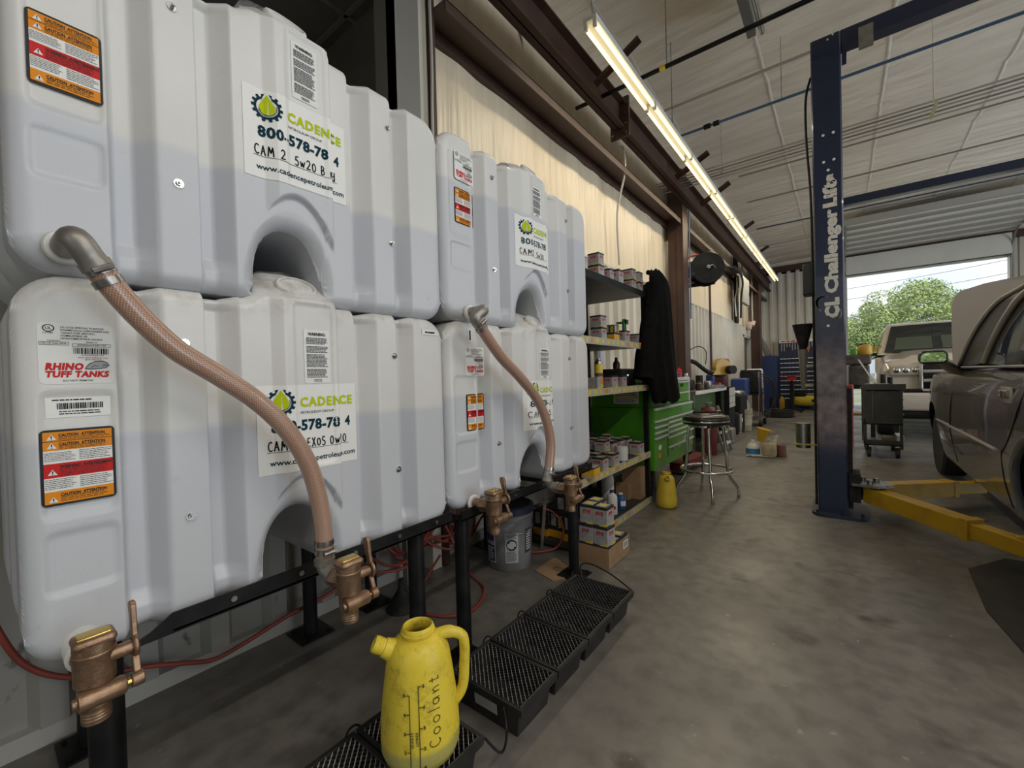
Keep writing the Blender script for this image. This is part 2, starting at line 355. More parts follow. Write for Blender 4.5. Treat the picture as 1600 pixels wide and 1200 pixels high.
# the dark neighbouring room seen over the tanks
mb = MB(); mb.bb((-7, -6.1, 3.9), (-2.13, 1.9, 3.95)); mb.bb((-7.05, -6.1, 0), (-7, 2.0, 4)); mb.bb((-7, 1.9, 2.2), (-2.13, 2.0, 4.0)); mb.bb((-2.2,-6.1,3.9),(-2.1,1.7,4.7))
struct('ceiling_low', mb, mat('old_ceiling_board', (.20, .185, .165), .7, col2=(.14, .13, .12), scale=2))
mb = MB()
for k in range(5): mb.bb((-7, -3 + 1.2 * k, 3.885), (-2.2, -2.97 + 1.2 * k, 3.902))
for k in range(5): mb.bb((-6.5 + k * 1.2, -6, 3.885), (-6.47 + k * 1.2, 1.9, 3.902))
struct('trim_5', mb, mat('batten', (.28, .26, .23), .6))
# steel frame -------------------------------------------------
def ibeam(mb, x0, y0, x1, y1, z0, z1, t=.012, web=.01, along='z'):
    """an H section column between z0 and z1 with flanges at y0 and y1"""
    mb.bb((x0, y0, z0), (x1, y0 + t, z1)); mb.bb((x0, y1 - t, z0), (x1, y1, z1)); mb.bb(((x0 + x1) / 2 - web, y0, z0), ((x0 + x1) / 2 + web, y1, z1)); return mb
mb = MB(); ibeam(mb, -2.06, 6.62, -1.84, 6.85, 0, 4.2); mb.bb((-1.85, 6.6, 0), (-1.835, 6.87, 4.2)); mb.bb((-2.06, 6.55, 0), (-1.8, 6.92, .012)); struct('column_brown', mb, BROWN)
mb = MB(); mb.bb((-2.06, 14.0, 0), (-1.83, 14.02, 4.3)); mb.bb((-1.85, 13.95, 0), (-1.83, 14.35, 4.3)); mb.bb((-2.06, 14.15, 0), (-1.85, 14.17, 4.3)); struct('column_brown_far', mb, BROWN)
mb = MB()
mb.bb((-1.83, -2, 3.68), (-1.71, YB - .1, 3.692)); mb.bb((-1.83, -2, 3.938), (-1.70, YB - .1, 3.95)); mb.bb((-1.775, -2, 3.68), (-1.765, YB - .1, 3.95))
mb.bb((-1.87, 4.20, 3.60), (-1.67, 4.232, 4.0))
struct('beam_rafter', mb, BROWN)
mb = MB()
for dx, dz in ((-.07, 3.63), (.07, 3.63), (.07, 3.72), (.07, 3.82), (.07, 3.93)): mb.cyl((-1.77 + dx, 4.18, dz), (-1.77 + dx, 4.20, dz), .013, n=6)
struct('beam_rafter_bolts', mb, STEEL)
mb = MB(); mb.bb((-2.10, 1.84, 3.452), (-1.857, YB, 3.46)); mb.bb((-2.14, 1.84, 3.385), (-2.068, YB, 3.455)); mb.bb((-1.866, 1.84, 3.388), (-1.857, YB, 3.46)); struct('beam_girt', mb, BROWN)
mb = MB(); mb.bb((-2.10, 1.50, 2.0), (-1.95, 1.70, 4.6)); mb.bb((-1.99, 1.50, 0.0), (-1.95, 1.53, 4.6)); struct('column_grey', mb, mat('grey_steel', (.20, .19, .17), .5), )
mb = MB(); mb.bb((-2.10, 1.71, 0), (-1.97, 1.78, 4.6)); struct('column_trim', mb, mat('tan_trim', (.56, .52, .44), .5))
mb = MB(); mb.bb((-2.10, 1.785, 0), (-1.95, 1.83, 4.6)); struct('column_edge', mb, BROWN)
# door hole in the left wall near the far corner
mb = MB(); mb.bb((XW - .06, 12.7, 0), (XW + .03, 12.78, 2.16)); mb.bb((XW - .06, 13.72, 0), (XW + .03, 13.8, 2.16)); mb.bb((XW - .06, 12.7, 2.09), (XW + .03, 13.8, 2.16)); struct('door_1', mb, mat('door_frame', (.50, .48, .43), .5))
mb = MB(); mb.bb((XW - .09, 12.78, 0), (XW - .06, 13.72, 2.1)); struct('door_1_leaf', mb, mat('door_leaf', (.09, .10, .095), .5))
# outside
struct('ground', MB().bb((-60, YB + .15, -.12), (80, 140, -.02)), mat('gravel_yard', (.25, .24, .21), .9, col2=(.12, .17, .07), scale=.12, lo=.45, hi=.55))
# ================================================================ oil tanks
K1 = [.054, .201, .284, .361, .444, .541, .693, .763, .797, .854, .925, 1.008, 1.155]
K2 = [1.165, 1.336, 1.432, 1.506, 1.594, 1.737, 1.875, 1.926, 1.961, 2.041, 2.122, 2.211, 2.361]
XF, XBK = -1.225, -1.90            # front and back faces
C0, C1 = K1[0], K1[-1]
_GX = [C0, .200, .214, .248, .282, .361, .374, .402, .440, .764, .777, .802, .850, .926, .938, .967, 1.004, C1]
_GY = [0, 0, 1, 1, 0, 0, 1, 1, 0, 0, 1, 1, 0, 0, 1, 1, 0, 0]
def groove(c): return np.interp(c, _GX, _GY)
class Tank:
    def __init__(s, K, zb, zt, arch, nk):
        s.K, s.zb, s.zt, s.arch, s.nk = K, zb, zt, arch, nk
        r = .085
        cs = np.unique(np.round(np.concatenate([np.linspace(C0, C1, 200), [.079, .083, .088, .092, .187, .191, .195, .199], C0 + .09 * (1 - np.cos(np.linspace(0, PI / 2, 16))), C1 - .09 * (1 - np.cos(np.linspace(0, PI / 2, 16))), .5775 + .0975 * np.cos(np.linspace(0, PI, 40)), np.linspace(.43, .52, 14), np.linspace(.69, .725, 12), np.array(_GX)]), 4))
        keep = [cs[0]]
        for c in cs[1:]:
            if c - keep[-1] > .0012: keep.append(c)
        keep[-1] = C1; s.cs = np.array(keep); N = len(s.cs); M = 150
        zt_, zb_ = s.top(s.cs), s.bot(s.cs)
        T = .5 - .5 * np.cos(np.linspace(0, 1, M) * PI); T = .5 * T + .5 * np.linspace(0, 1, M)
        s.Z = zb_[:, None] + (zt_ - zb_)[:, None] * T[None, :]
        s.Cg = np.repeat(s.cs[:, None], M, 1)
        # outline used for the rounded rim
        a = np.linspace(C0, C1, 700)
        top = np.stack([a, s.top(a)], 1); bot = np.stack([a, s.bot(a)], 1)
        e = np.linspace(0, 1, 420); l = np.stack([np.full(420, C0), s.bot(np.array([C0])) + (s.top(np.array([C0])) - s.bot(np.array([C0]))) * e], 1); rr = l.copy(); rr[:, 0] = C1
        s.out = np.concatenate([top, bot, l, rr])
    def corner(s, c, r=.085):
        d = np.minimum(c - C0, C1 - c); q = np.clip(r - d, 0, r)
        return r - np.sqrt(np.maximum(r * r - q * q, 0))
    def top(s, c):
        base = s.zt - s.corner(c) - .010 * groove(c)
        nk = np.interp(c, [.456, .476, .492, .505, .53, .60, .655, .690, .703, .711], [0, .012, .05, .075, .088, .095, .088, .068, .035, 0])
        return base + nk * s.nk
    def bot(s, c):
        base = s.zb + s.corner(c, .075) + .006 * groove(c)
        u = np.clip((c - .5775) / .0985, -1, 1)
        return base + s.arch * np.power(np.maximum(1 - np.abs(u) ** 2.4, 0), 1 / 2.2)
    def x(s, c, z, rim=True):
        """where the front face lies at canonical place c and height z"""
        c = np.asarray(c, float); z = np.asarray(z, float)
        ins = .052 * groove(c) * np.clip((z - s.zb) / .09, .65, 1) * np.clip((s.zt - z) / .04, .5, 1)
        mid = np.interp(c, [.43, .45, .75, .765], [0, 1, 1, 0])
        za = s.zb + s.arch + .085 - .10 * ((c - .59) / .1) ** 2          # the lip over the arch
        col = np.interp(c, [.512, .542, .696, .704], [0, 1, 1, 0]) * np.clip((z - za) / .012, 0, 1)
        ins = ins - .018 * col
        rec = np.clip((s.zb + s.arch + .05 - .13 * ((c - .58) / .12) ** 2 - z) / .06, 0, 1) * mid
        ins = ins + .012 * rec * np.interp(c, [.45, .50, .66, .70], [0, 1, 1, 0])
        nkz = np.clip(z - (s.zt + .005), 0, 1) * np.interp(c, [.45, .5, .695, .71], [0, 1, 1, 0])
        ins = ins + nkz * 1.25
        def panel(a, b, z0, z1, r=.020, dep=.0052):
            dx = np.maximum(np.maximum(a + r - c, c - b + r), 0); dz = np.maximum(np.maximum(z0 + r - z, z - z1 + r), 0)
            return dep * np.clip((r - np.hypot(dx, dz)) / .010, 0, 1)
        ins = ins + panel(.082, .197, s.p[0], s.p[1]) + panel(.082, .197, s.p[2], s.p[3]) + panel(.565, .685, s.zb + s.arch + .115, s.zt + .0, .016)
        if rim:
            P = np.stack([c.ravel(), z.ravel()], 1); d = np.full(len(P), 9.0)
            for i in range(0, len(P), 2000):
                q = P[i:i + 2000]; d[i:i + 2000] = np.sqrt(((q[:, None, :] - s.out[None]) ** 2).sum(2).min(1))
            r = .036; q = np.clip(r - d, 0, r); ins = ins + (r - np.sqrt(np.maximum(r * r - q * q, 0))).reshape(c.shape)
        return XF - ins
    def y(s, c): return np.interp(c, K1, s.K)
    def flat(s, u0, u1, v0, v1, dx=.0015):
        cc = np.array([u0, u1, (u0 + u1) / 2, u0, u1]); zz = np.array([v0, v0, (v0 + v1) / 2, v1, v1]); xx = float(s.x(cc, zz, False).max())
        return lambda c, z: (xx + dx, float(s.y(c)), z)
    def fn(s, dx=.0015):
        def f(c, z): return (float(s.x(np.array([c]), np.array([z]), False)[0]) + dx, float(s.y(c)), z)
        return f
    def mesh(s):
        X = s.x(s.Cg, s.Z); Y = s.y(s.Cg); N, M = X.shape
        mb = MB(); F = np.stack([X, Y, s.Z], 2)
        mb.sheet([[tuple(F[i, j]) for j in range(M)] for i in range(N)])
        # back face and the wrap-round sides, with shallow ribs in the ends
        ring = [(i, 0) for i in range(N)] + [(N - 1, j) for j in range(1, M)] + [(i, M - 1) for i in range(N - 2, -1, -1)] + [(0, j) for j in range(M - 2, 0, -1)]
        xs_ = [None] + [XF - .036 - (XF - .036 - XBK) * t for t in (.12, .16, .30, .34, .48, .52, .66, .70, .84, .88, 1)]
        rib = [0, 0, .014, .014, 0, 0, .014, .014, 0, 0, .0, 0]
        rows = []
        cm, zm = (C0 + C1) / 2, (s.zb + s.zt) / 2
        for k, xx in enumerate(xs_):
            row = []
            for (i, j) in ring:
                p = F[i, j]
                if k == 0: row.append(tuple(p)); continue
                end = 1.0 if i in (0, N - 1) else (math.exp(-((s.cs[min(i, N - 1 - i)] - C0) / .03)) if min(i, N - 1 - i) < N // 2 else 0)
                sg = 1 if s.cs[i] < cm else -1
                row.append((xx, p[1] + sg * rib[k] * end, p[2]))
            row.append(row[0]); rows.append(row)
        mb.sheet(rows)
        mb.sheet([[(XBK, F[i, j, 1], F[i, j, 2]) for j in (0, M // 2, M - 1)] for i in range(N)])
        return mb
def tank_mat(name, lev, grime):
    m = mat(name, (.72, .715, .70), .34, col2=(.66, .655, .63), scale=2.2, lo=.35, hi=.7, bump=.035, bscale=220); t = m.node_tree; b = t.nodes['Principled BSDF']; N = t.nodes.new; L = t.links.new
    src = b.inputs['Base Color'].links[0].from_socket
    g = N('ShaderNodeNewGeometry'); s = N('ShaderNodeSeparateXYZ'); L(g.outputs['Position'], s.inputs[0])
    r = N('ShaderNodeMapRange'); r.interpolation_type = 'SMOOTHSTEP'; r.inputs[1].default_value = lev - .020; r.inputs[2].default_value = lev + .010; r.inputs[3].default_value = 1; r.inputs[4].default_value = 0; L(s.outputs['Z'], r.inputs[0])
    x = N('ShaderNodeMix'); x.data_type = 'RGBA'; L(r.outputs[0], x.inputs[0]); L(src, x.inputs[6]); x.inputs[7].default_value = (.56, .575, .615, 1)
    # scuffs and grime rubbed into the plastic
    n = N('ShaderNodeTexNoise'); n.inputs['Scale'].default_value = 9; n.inputs['Detail'].default_value = 9; n.inputs['Roughness'].default_value = .7; L(g.outputs['Position'], n.inputs['Vector'])
    q = N('ShaderNodeMapRange'); q.inputs[1].default_value = .64; q.inputs[2].default_value = .80; q.inputs[4].default_value = .55; L(n.outputs['Fac'], q.inputs[0])
    n5 = N('ShaderNodeTexNoise'); n5.inputs['Scale'].default_value = 15; n5.inputs['Detail'].default_value = 9; n5.inputs['Roughness'].default_value = .7; L(g.outputs['Position'], n5.inputs['Vector'])
    q5 = N('ShaderNodeMapRange'); q5.inputs[1].default_value = .47; q5.inputs[2].default_value = .66; q5.inputs[4].default_value = .6; L(n5.outputs['Fac'], q5.inputs[0])
    h5 = N('ShaderNodeMapRange'); h5.inputs[1].default_value = grime - .06; h5.inputs[2].default_value = grime + .03; L(s.outputs['Z'], h5.inputs[0])
    m5 = N('ShaderNodeMath'); m5.operation = 'MULTIPLY'; L(q5.outputs[0], m5.inputs[0]); L(h5.outputs[0], m5.inputs[1])
    a5 = N('ShaderNodeMath'); a5.operation = 'MAXIMUM'; L(q.outputs[0], a5.inputs[0]); L(m5.outputs[0], a5.inputs[1])
    y = N('ShaderNodeMix'); y.data_type = 'RGBA'; L(a5.outputs[0], y.inputs[0]); L(x.outputs[2], y.inputs[6]); y.inputs[7].default_value = (.36, .31, .25, 1)
    L(y.outputs[2], b.inputs['Base Color'])
    b.inputs['Subsurface Weight'].default_value = 0.0
    return m
def wedge_triangle(mb, fn, u, v, h):
    put_poly(mb, fn, [(u - h * .6, v), (u + h * .6, v), (u, v + h)], 0)
    put_rect(mb, lambda a, b: tuple(Vector(fn(a, b)) + Vector((.0006, 0, 0))), u - h * .07, v + h * .3, u + h * .07, v + h * .78, 3)
    put_rect(mb, lambda a, b: tuple(Vector(fn(a, b)) + Vector((.0006, 0, 0))), u - h * .07, v + h * .1, u + h * .07, v + h * .2, 3)
def lines(mb, fn, u0, u1, v0, v1, n, mi, fill=.45, seed=1, para=0):
    q = random.Random(seed); h = (v1 - v0) / n
    for i in range(n):
        if para and i % para == para - 1: continue
        e = u1 - (u1 - u0) * q.uniform(0, .18)
        u = u0
        while u < e - .001:
            wd = min(q.uniform(.05, .16) * (u1 - u0), e - u); vv = v1 - h * (i + .5); put_rect(mb, fn, u, vv - h * fill / 2, u + wd, vv + h * fill / 2, mi); u += wd + .02 * (u1 - u0)
def layer(fn, d): return lambda a, b: tuple(Vector(fn(a, b)) + Vector((d, 0, 0)))
def caution_label(t, u0, u1, v0, v1, parent, full=True):
    mb = MB(); f0 = t.flat(u0, u1, v0, v1, .001); f1 = t.flat(u0, u1, v0, v1, .002); f2 = t.flat(u0, u1, v0, v1, .0028); H = v1 - v0; W = u1 - u0
    r = .008; pts = []
    for cx, cy, a in ((u1 - r, v0 + r, -90), (u1 - r, v1 - r, 0), (u0 + r, v1 - r, 90), (u0 + r, v0 + r, 180)): pts += _ARC(cx, cy, r, r, a, a + 90, 4)
    put_poly(mb, f0, pts, 1)
    e = .0045
    V = lambda q: v0 + e + (H - 2 * e) * q
    for a, b, mi in ((0, .17, 2), (.17, .36, 0), (.36, .56, 4), (.56, .74, 0), (.74, 1, 2)): put_rect(mb, f1, u0 + e, V(a), u1 - e, V(b), mi, 4, 1)
    put_rect(mb, f2, u0 + e, V(.868), u1 - e, V(.874), 1, 4, 1)
    for q in (.02, .77, .89, .40):
        wedge_triangle(mb, f2, u0 + W * .15, V(q), H * .075)
    for q, s_ in ((.105, 'CAUTION  ATTENTION'), (.815, 'CAUTION  ATTENTION'), (.94, 'CAUTION  ATTENTION'), (.50, 'WARNING  AVERTISSEMENT')):
        put_text(mb, s_, f2, u0 + W * .24, V(q - .01), u0 + W * (.86 if 'CAU' in s_ else .96), H * .040, 1, .035)
    if full:
        for a, b, c, d in ((.24, .94, .02, .095), (.24, .95, .75, .805), (.24, .95, .88, .925), (.24, .95, .375, .49)): lines(mb, f2, u0 + W * a, u0 + W * b, V(c), V(d), 3 if d < .4 or d > .7 else 5, 1, .3, int(c * 100))
        for a, b, c, d in ((.05, .45, .20, .35), (.5, .95, .19, .35), (.05, .45, .59, .72), (.5, .95, .58, .73)): lines(mb, f2, u0 + W * a, u0 + W * b, V(c), V(d), 6, 1, .28, int(c * 90 + a * 10))
    return mb.build('caution_sticker', [WHITE, BLACK, ORANGE, INK, RED], parent)
def ribbon_label(t, u0, u1, v0, v1, nu):
    """a paper face that follows the tank's moulding"""
    mb = MB(); f = t.fn(.0014); put_rect(mb, f, u0, v0, u1, v1, 0, nu, 44); return mb
def rhino_label(t, u0, u1, v0, v1, parent):
    mb = MB(); W, H = u1 - u0, v1 - v0; f1 = t.flat(u0, u1, v0, v1, .0018); f2 = t.flat(u0, u1, v0, v1, .0024); r = .009; pts = []
    for cx, cy, a in ((u1 - r, v0 + r, -90), (u1 - r, v1 - r, 0), (u0 + r, v1 - r, 90), (u0 + r, v0 + r, 180)): pts += _ARC(cx, cy, r, r, a, a + 90, 4)
    put_poly(mb, t.flat(u0, u1, v0, v1, .001), pts, 0)
    U = lambda q: u0 + W * q
    V = lambda q: v0 + H * q
    for k, s_ in enumerate(('UL-2152 SPECIAL PURPOSE', 'NONMETALLIC CONTAINERS AND', 'TANKS FOR SPECIFIC', 'COMBUSTIBLE OR', 'NONCOMBUSTIBLE LIQUIDS')):
        put_text(mb, s_, f1, U(.29), V(.92 - k * .046), U(.29 + .66 * len(s_) / 26), H * .028, 1, .01)
    put_stroke(mb, f1, _ARC(U(.14), V(.91), W * .07, H * .055, 0, 360, 20), W * .014, 1); put_text(mb, 'UL', f1, U(.10), V(.89), U(.18), H * .045, 1, .01)
    put_text(mb, 'LISTED', f1, U(.07), V(.825), U(.20), H * .02, 1, .01)
    put_text(mb, 'CAPACITY', f1, U(.12), V(.70), U(.29), H * .02, 1, .01); put_text(mb, '120 US GAL/454L', f1, U(.04), V(.655), U(.37), H * .026, 1, .01)
    put_text(mb, 'SERIAL #', f1, U(.62), V(.69), U(.77), H * .02, 1, .01); put_text(mb, '2020066538-120', f1, U(.50), V(.635), U(.90), H * .026, 1, .01)
    for a, b, c, d in ((.02, .39, .64, .69), (.44, .96, .62, .67)):
        put_stroke(mb, f1, [(U(a), V(c)), (U(b), V(c)), (U(b), V(d)), (U(a), V(d)), (U(a), V(c))], W * .006, 1)
    q = random.Random(4); x = .45
    while x < .94:
        wd = q.choice((.008, .012, .02)); put_rect(mb, f1, U(x), V(.50), U(x + wd), V(.60), 1); x += wd + q.choice((.008, .014))
    put_text(mb, '2020066538-120', f1, U(.55), V(.472), U(.86), H * .02, 1); put_text(mb, 'www.rhinotufftanks.com', f1, U(.50), V(.43), U(.92), H * .022, 2, .01); put_text(mb, '(877) 788-8332', f1, U(.6), V(.395), U(.83), H * .02, 1)
    put_text(mb, 'RHINO', f1, U(.08), V(.235), U(.57), H * .105, 2, .06, .15, 1.1); put_text(mb, 'TUFF TANKS', f1, U(.07), V(.115), U(.92), H * .095, 2, .055, .15, 1.08)
    # the little animal drawn beside the lettering: a grey outline with horn and brow
    body = [(.60, .25), (.62, .29), (.66, .34), (.74, .38), (.84, .385), (.90, .36), (.93, .31), (.88, .27), (.80, .255), (.70, .245)]
    put_poly(mb, f1, [(U(a), V(b)) for a, b in body], 3); put_stroke(mb, f2, [(U(a), V(b)) for a, b in body + body[:1]], W * .010, 1)
    put_stroke(mb, f2, [(U(a), V(b)) for a, b in ((.84, .30), (.87, .32), (.90, .31))], W * .01, 1); put_stroke(mb, f2, [(U(a), V(b)) for a, b in ((.68, .27), (.73, .31), (.78, .29))], W * .008, 1)
    put_text(mb, 'DO NOT REMOVE', f1, U(.30), V(.04), U(.70), H * .028, 1, .01)
    return mb.build('maker_sticker', [WHITE, INK, RED, GREY], parent)
def warning_label(t, u0, u1, v0, v1, parent):
    mb = MB(); W, H = u1 - u0, v1 - v0; f1 = t.fn(.0026); put_rect(mb, t.fn(.0015), u0, v0, u1, v1, 0, 10, 12)
    put_text(mb, 'WARNING:', f1, u0 + W * .16, v0 + H * .895, u0 + W * .84, H * .055, 1, .03)
    q = 0
    for a, b, n in ((.73, .86, 5), (.57, .70, 5), (.30, .55, 10), (.10, .27, 7)): lines(mb, f1, u0 + W * .09, u0 + W * .93, v0 + H * a, v0 + H * b, n, 1, .5, int(a * 50))
    lines(mb, f1, u0 + W * .35, u0 + W * .68, v0 + H * .025, v0 + H * .075, 2, 1, .5, 3)
    return mb.build('warning_sticker', [WHITE, INK], parent)
def cadence_sign(t, u0, u1, v0, v1, hand, parent, num='800-578-784'):
    mb = ribbon_label(t, u0, u1, v0, v1, 84); f = t.fn(.0026); f2 = t.fn(.0034); f3 = t.fn(.0040); W, H = u1 - u0, v1 - v0
    U = lambda q: u0 + W * q
    V = lambda q: v0 + H * q
    # cog and drop mark
    cx, cy, r = U(.20), V(.80), W * .105; pts = []
    for k in range(14):
        a = k * 360 / 14
        for da, rr in ((-8, 1), (-5.5, 1.22), (5.5, 1.22), (8, 1)): pts.append((cx + r * rr * math.cos(R_(a + da)), cy + r * rr * math.sin(R_(a + da))))
    for i in range(len(pts)):
        p0, p1 = pts[i], pts[(i + 1) % len(pts)]
        I = lambda p, k: (cx + (p[0] - cx) * k, cy + (p[1] - cy) * k)
        k0, k1 = .80 * r / math.hypot(p0[0] - cx, p0[1] - cy), .80 * r / math.hypot(p1[0] - cx, p1[1] - cy)
        mb.sheet([[f(*I(p0, k0 + (1 - k0) * j / 3)) for j in range(4)], [f(*I(p1, k1 + (1 - k1) * j / 3)) for j in range(4)]], 1)
    put_blob(mb, f2, [(cx - r * .36, cy + r * .7), (cx + r * .36, cy + r * .7), (cx, cy + r * 1.5)], 0)
    put_blob(mb, f3, [(cx, cy + r * 1.15)] + _ARC(cx, cy - r * .05, r * .58, r * .62, 145, 395, 16)[::1], 2)
    put_blob(mb, layer(f3, .0006), [(cx + r * .05, cy + r * .8), (cx + r * .02, cy - r * .6), (cx + r * .10, cy - r * .6)], 0)
    put_stroke(mb, f3, _ARC(cx, cy, r * .68, r * .7, 200, 380, 14), r * .05, 1)
    put_text(mb, 'CADENCE', f, U(.375), V(.745), U(.955), H * .105, 2, .045, gap=1.18)
    put_text(mb, 'PETROLEUM GROUP', f, U(.38), V(.66), U(.72), H * .03, 3)
    put_text(mb, num[:-1], f, U(.12), V(.47), U(.775), H * .118, 1, .04 if t.K is K1 else .02, gap=1.06); put_text(mb, num[-1], f, U(.865), V(.47), U(.925), H * .118, 1, .03)
    put_rect(mb, f, U(.08), V(.243), U(.90), V(.248), 3, 40, 1)
    put_hand(mb, hand, f, U(.09), V(.262), H * .105, W * .0105, 3, gap=.38, width=W * (.80 if len(hand) > 12 else .62))
    put_text(mb, 'www.cadencepetroleum.com', f, U(.10), V(.095), U(.97), H * .062, 1, .016)
    return mb.build('company_sign', [PAPER, NAVYINK, LIME, INK], parent)
BOLTPOS = [(.320, .245), (.918, .245), (.320, .655), (.915, .640)]
def make_tank(name, label, K, zb, zt, arch, nk, lev, sign, hand, cau, warn, rhino=None, panels=(0, 0, 0, 0), bar=None, extra=None):
    t = Tank.__new__(Tank); t.p = panels; t.__init__(K, zb, zt, arch, nk)
    root = thing('oil_tank', label, 'tank', (XF, float(t.y(.6)), zb), 'stacked plastic oil tanks')
    m = tank_mat('tank_plastic_' + name, lev, zt - .015 if zt < 1.6 else 9)
    t.mesh().build('tank_body', m, root, smooth='keep')
    cadence_sign(t, *sign, hand, root)
    caution_label(t, *cau, root); warning_label(t, *warn, root)
    if rhino: rhino_label(t, *rhino, root)
    if bar:
        mb = MB(); f = t.fn(.0024); put_rect(mb, t.fn(.0014), *bar[:1], bar[2], bar[1], bar[3], 0, 4, 1); W, H = bar[1] - bar[0], bar[3] - bar[2]
        q = random.Random(9); x = .17
        while x < .88:
            wd = q.choice((.008, .014, .02)); put_rect(mb, f, bar[0] + W * x, bar[2] + H * .42, bar[0] + W * (x + wd), bar[2] + H * .72, 1); x += wd + q.choice((.008, .014))
        lines(mb, f, bar[0] + W * .2, bar[0] + W * .86, bar[2] + H * .12, bar[2] + H * .36, 2, 1, .4, 4); lines(mb, f, bar[0] + W * .1, bar[0] + W * .8, bar[2] + H * .80, bar[2] + H * .95, 1, 1, .4, 6)
        mb.build('barcode_sticker', [PAPER, INK], root)
    for c, dz in BOLTPOS:
        x, y, z = t.fn(0)(c, zb + dz); mb = MB(); mb.cyl((x - .004, y, z), (x + .003, y, z), .010, n=14); mb.cyl((x, y, z), (x + .009, y, z), .0065, n=6); mb.cyl((x + .008, y, z), (x + .015, y, z), .003, n=8); mb.build('bolt', CHROME, root, smooth=30)
    # filler cap on the sloped front of the neck
    zc = zt + .040 * nk; x, y, z = t.fn(0)(.60, zc); sl = Matrix.Rotation(-R_(-51), 3, 'Y')
    mb = MB(); wy = (t.y(.66) - t.y(.54)) / 2
    mb.lathe([(.0, -.01), (1, -.01), (1, .006), (.93, .011), (.84, .011), (.80, .004), (0, .004)], (0, 0, 0), 40, cap=False)
    mb.v = [tuple(sl @ Vector((px * .040, py * wy, pz)) + Vector((x, y, z))) for px, py, pz in mb.v]
    mb.build('filler_cap', m, root, smooth=40)
    return root, t
T1U, t1u = make_tank('a', 'large upper white oil tank with a sign handwritten 5w20, hose elbow at its left', K1, 1.385, 2.145, .205, 1.35, 1.72, (.462, .750, 1.708, 1.947), 'CAM 2  5w20 B nd', (.088, .195, 1.748, 1.891), (.586, .660, 1.962, 2.122), panels=(1.567, 1.672, 1.705, 2.05))
T1L, t1l = make_tank('b', 'lower near white oil tank with a sign handwritten 0w20 and a barcode sticker', K1, .60, 1.385, .200, 1.12, 1.055, (.470, .760, .907, 1.149), 'CAM 2 DEXOS 0w20', (.084, .192, .924, 1.074), (.595, .672, 1.153, 1.307), (.087, .195, 1.164, 1.285), panels=(.742, .872, .895, 1.15), bar=(.094, .188, 1.097, 1.137))
def cinv(y): return float(np.interp(y, K2, K1))
def box2(px0, py0, px1, py1):
    a = spot('x', XF, px0, py0); b = spot('x', XF, px1, py1); return (cinv(a.y), cinv(b.y), min(a.z, b.z), max(a.z, b.z))
def rect2(tl, bl, tr, br):
    a, b, c, d = [spot('x', XF, *p) for p in (tl, bl, tr, br)]; return (cinv((a.y + b.y) / 2), cinv((c.y + d.y) / 2), (b.z + d.z) / 2, (a.z + c.z) / 2)
T2U, t2u = make_tank('c', 'farther upper white oil tank with a sign handwritten 5w30', K2, 1.395, 2.165, .205, 1.0, 1.965, rect2((803, 337), (805, 416), (853, 352), (858, 428)), 'CAM2  5w30  d', rect2((710, 290), (712, 346), (739, 303), (741, 357)), rect2((828, 292), (828, 334), (842, 298), (842, 346)), rect2((709, 234), (710, 279), (738, 249), (739, 291)), panels=(1.60, 1.715, 1.735, 2.08))
T2L, t2l = make_tank('d', 'farther lower white oil tank, hose crossing its sign, beside the shelf of filters', K2, .615, 1.395, .195, 1.05, 1.09, rect2((816, 597), (817, 673), (867, 592), (868, 665)), 'CAM 2   5', rect2((729, 617), (731, 673), (756, 614), (758, 671)), rect2((840, 545), (840, 592), (854, 544), (854, 591)), rect2((726, 542), (728, 587), (755, 543), (757, 587)), panels=(.77, .90, .925, 1.17))
# small slips stuck on the lower tanks
mb = MB(); f = t1l.fn(.002); put_rect(mb, f, 1.04, 1.322, 1.12, 1.342, 0, 6, 1); lines(mb, t1l.fn(.003), 1.055, 1.11, 1.327, 1.337, 1, 1, .6, 2); mb.build('slip', [PAPER, INK], T1L)
q = rect2((730, 515), (731, 535), (737, 514), (738, 536)); mb = MB(); put_rect(mb, t2l.fn(.002), q[0], q[2], q[1], q[3], 0, 2, 2); put_rect(mb, t2l.fn(.003), q[0] + (q[1] - q[0]) * .3, q[2] + .01, q[0] + (q[1] - q[0]) * .6, q[3] - .005, 1); mb.build('slip', [PAPER, INK], T2L)
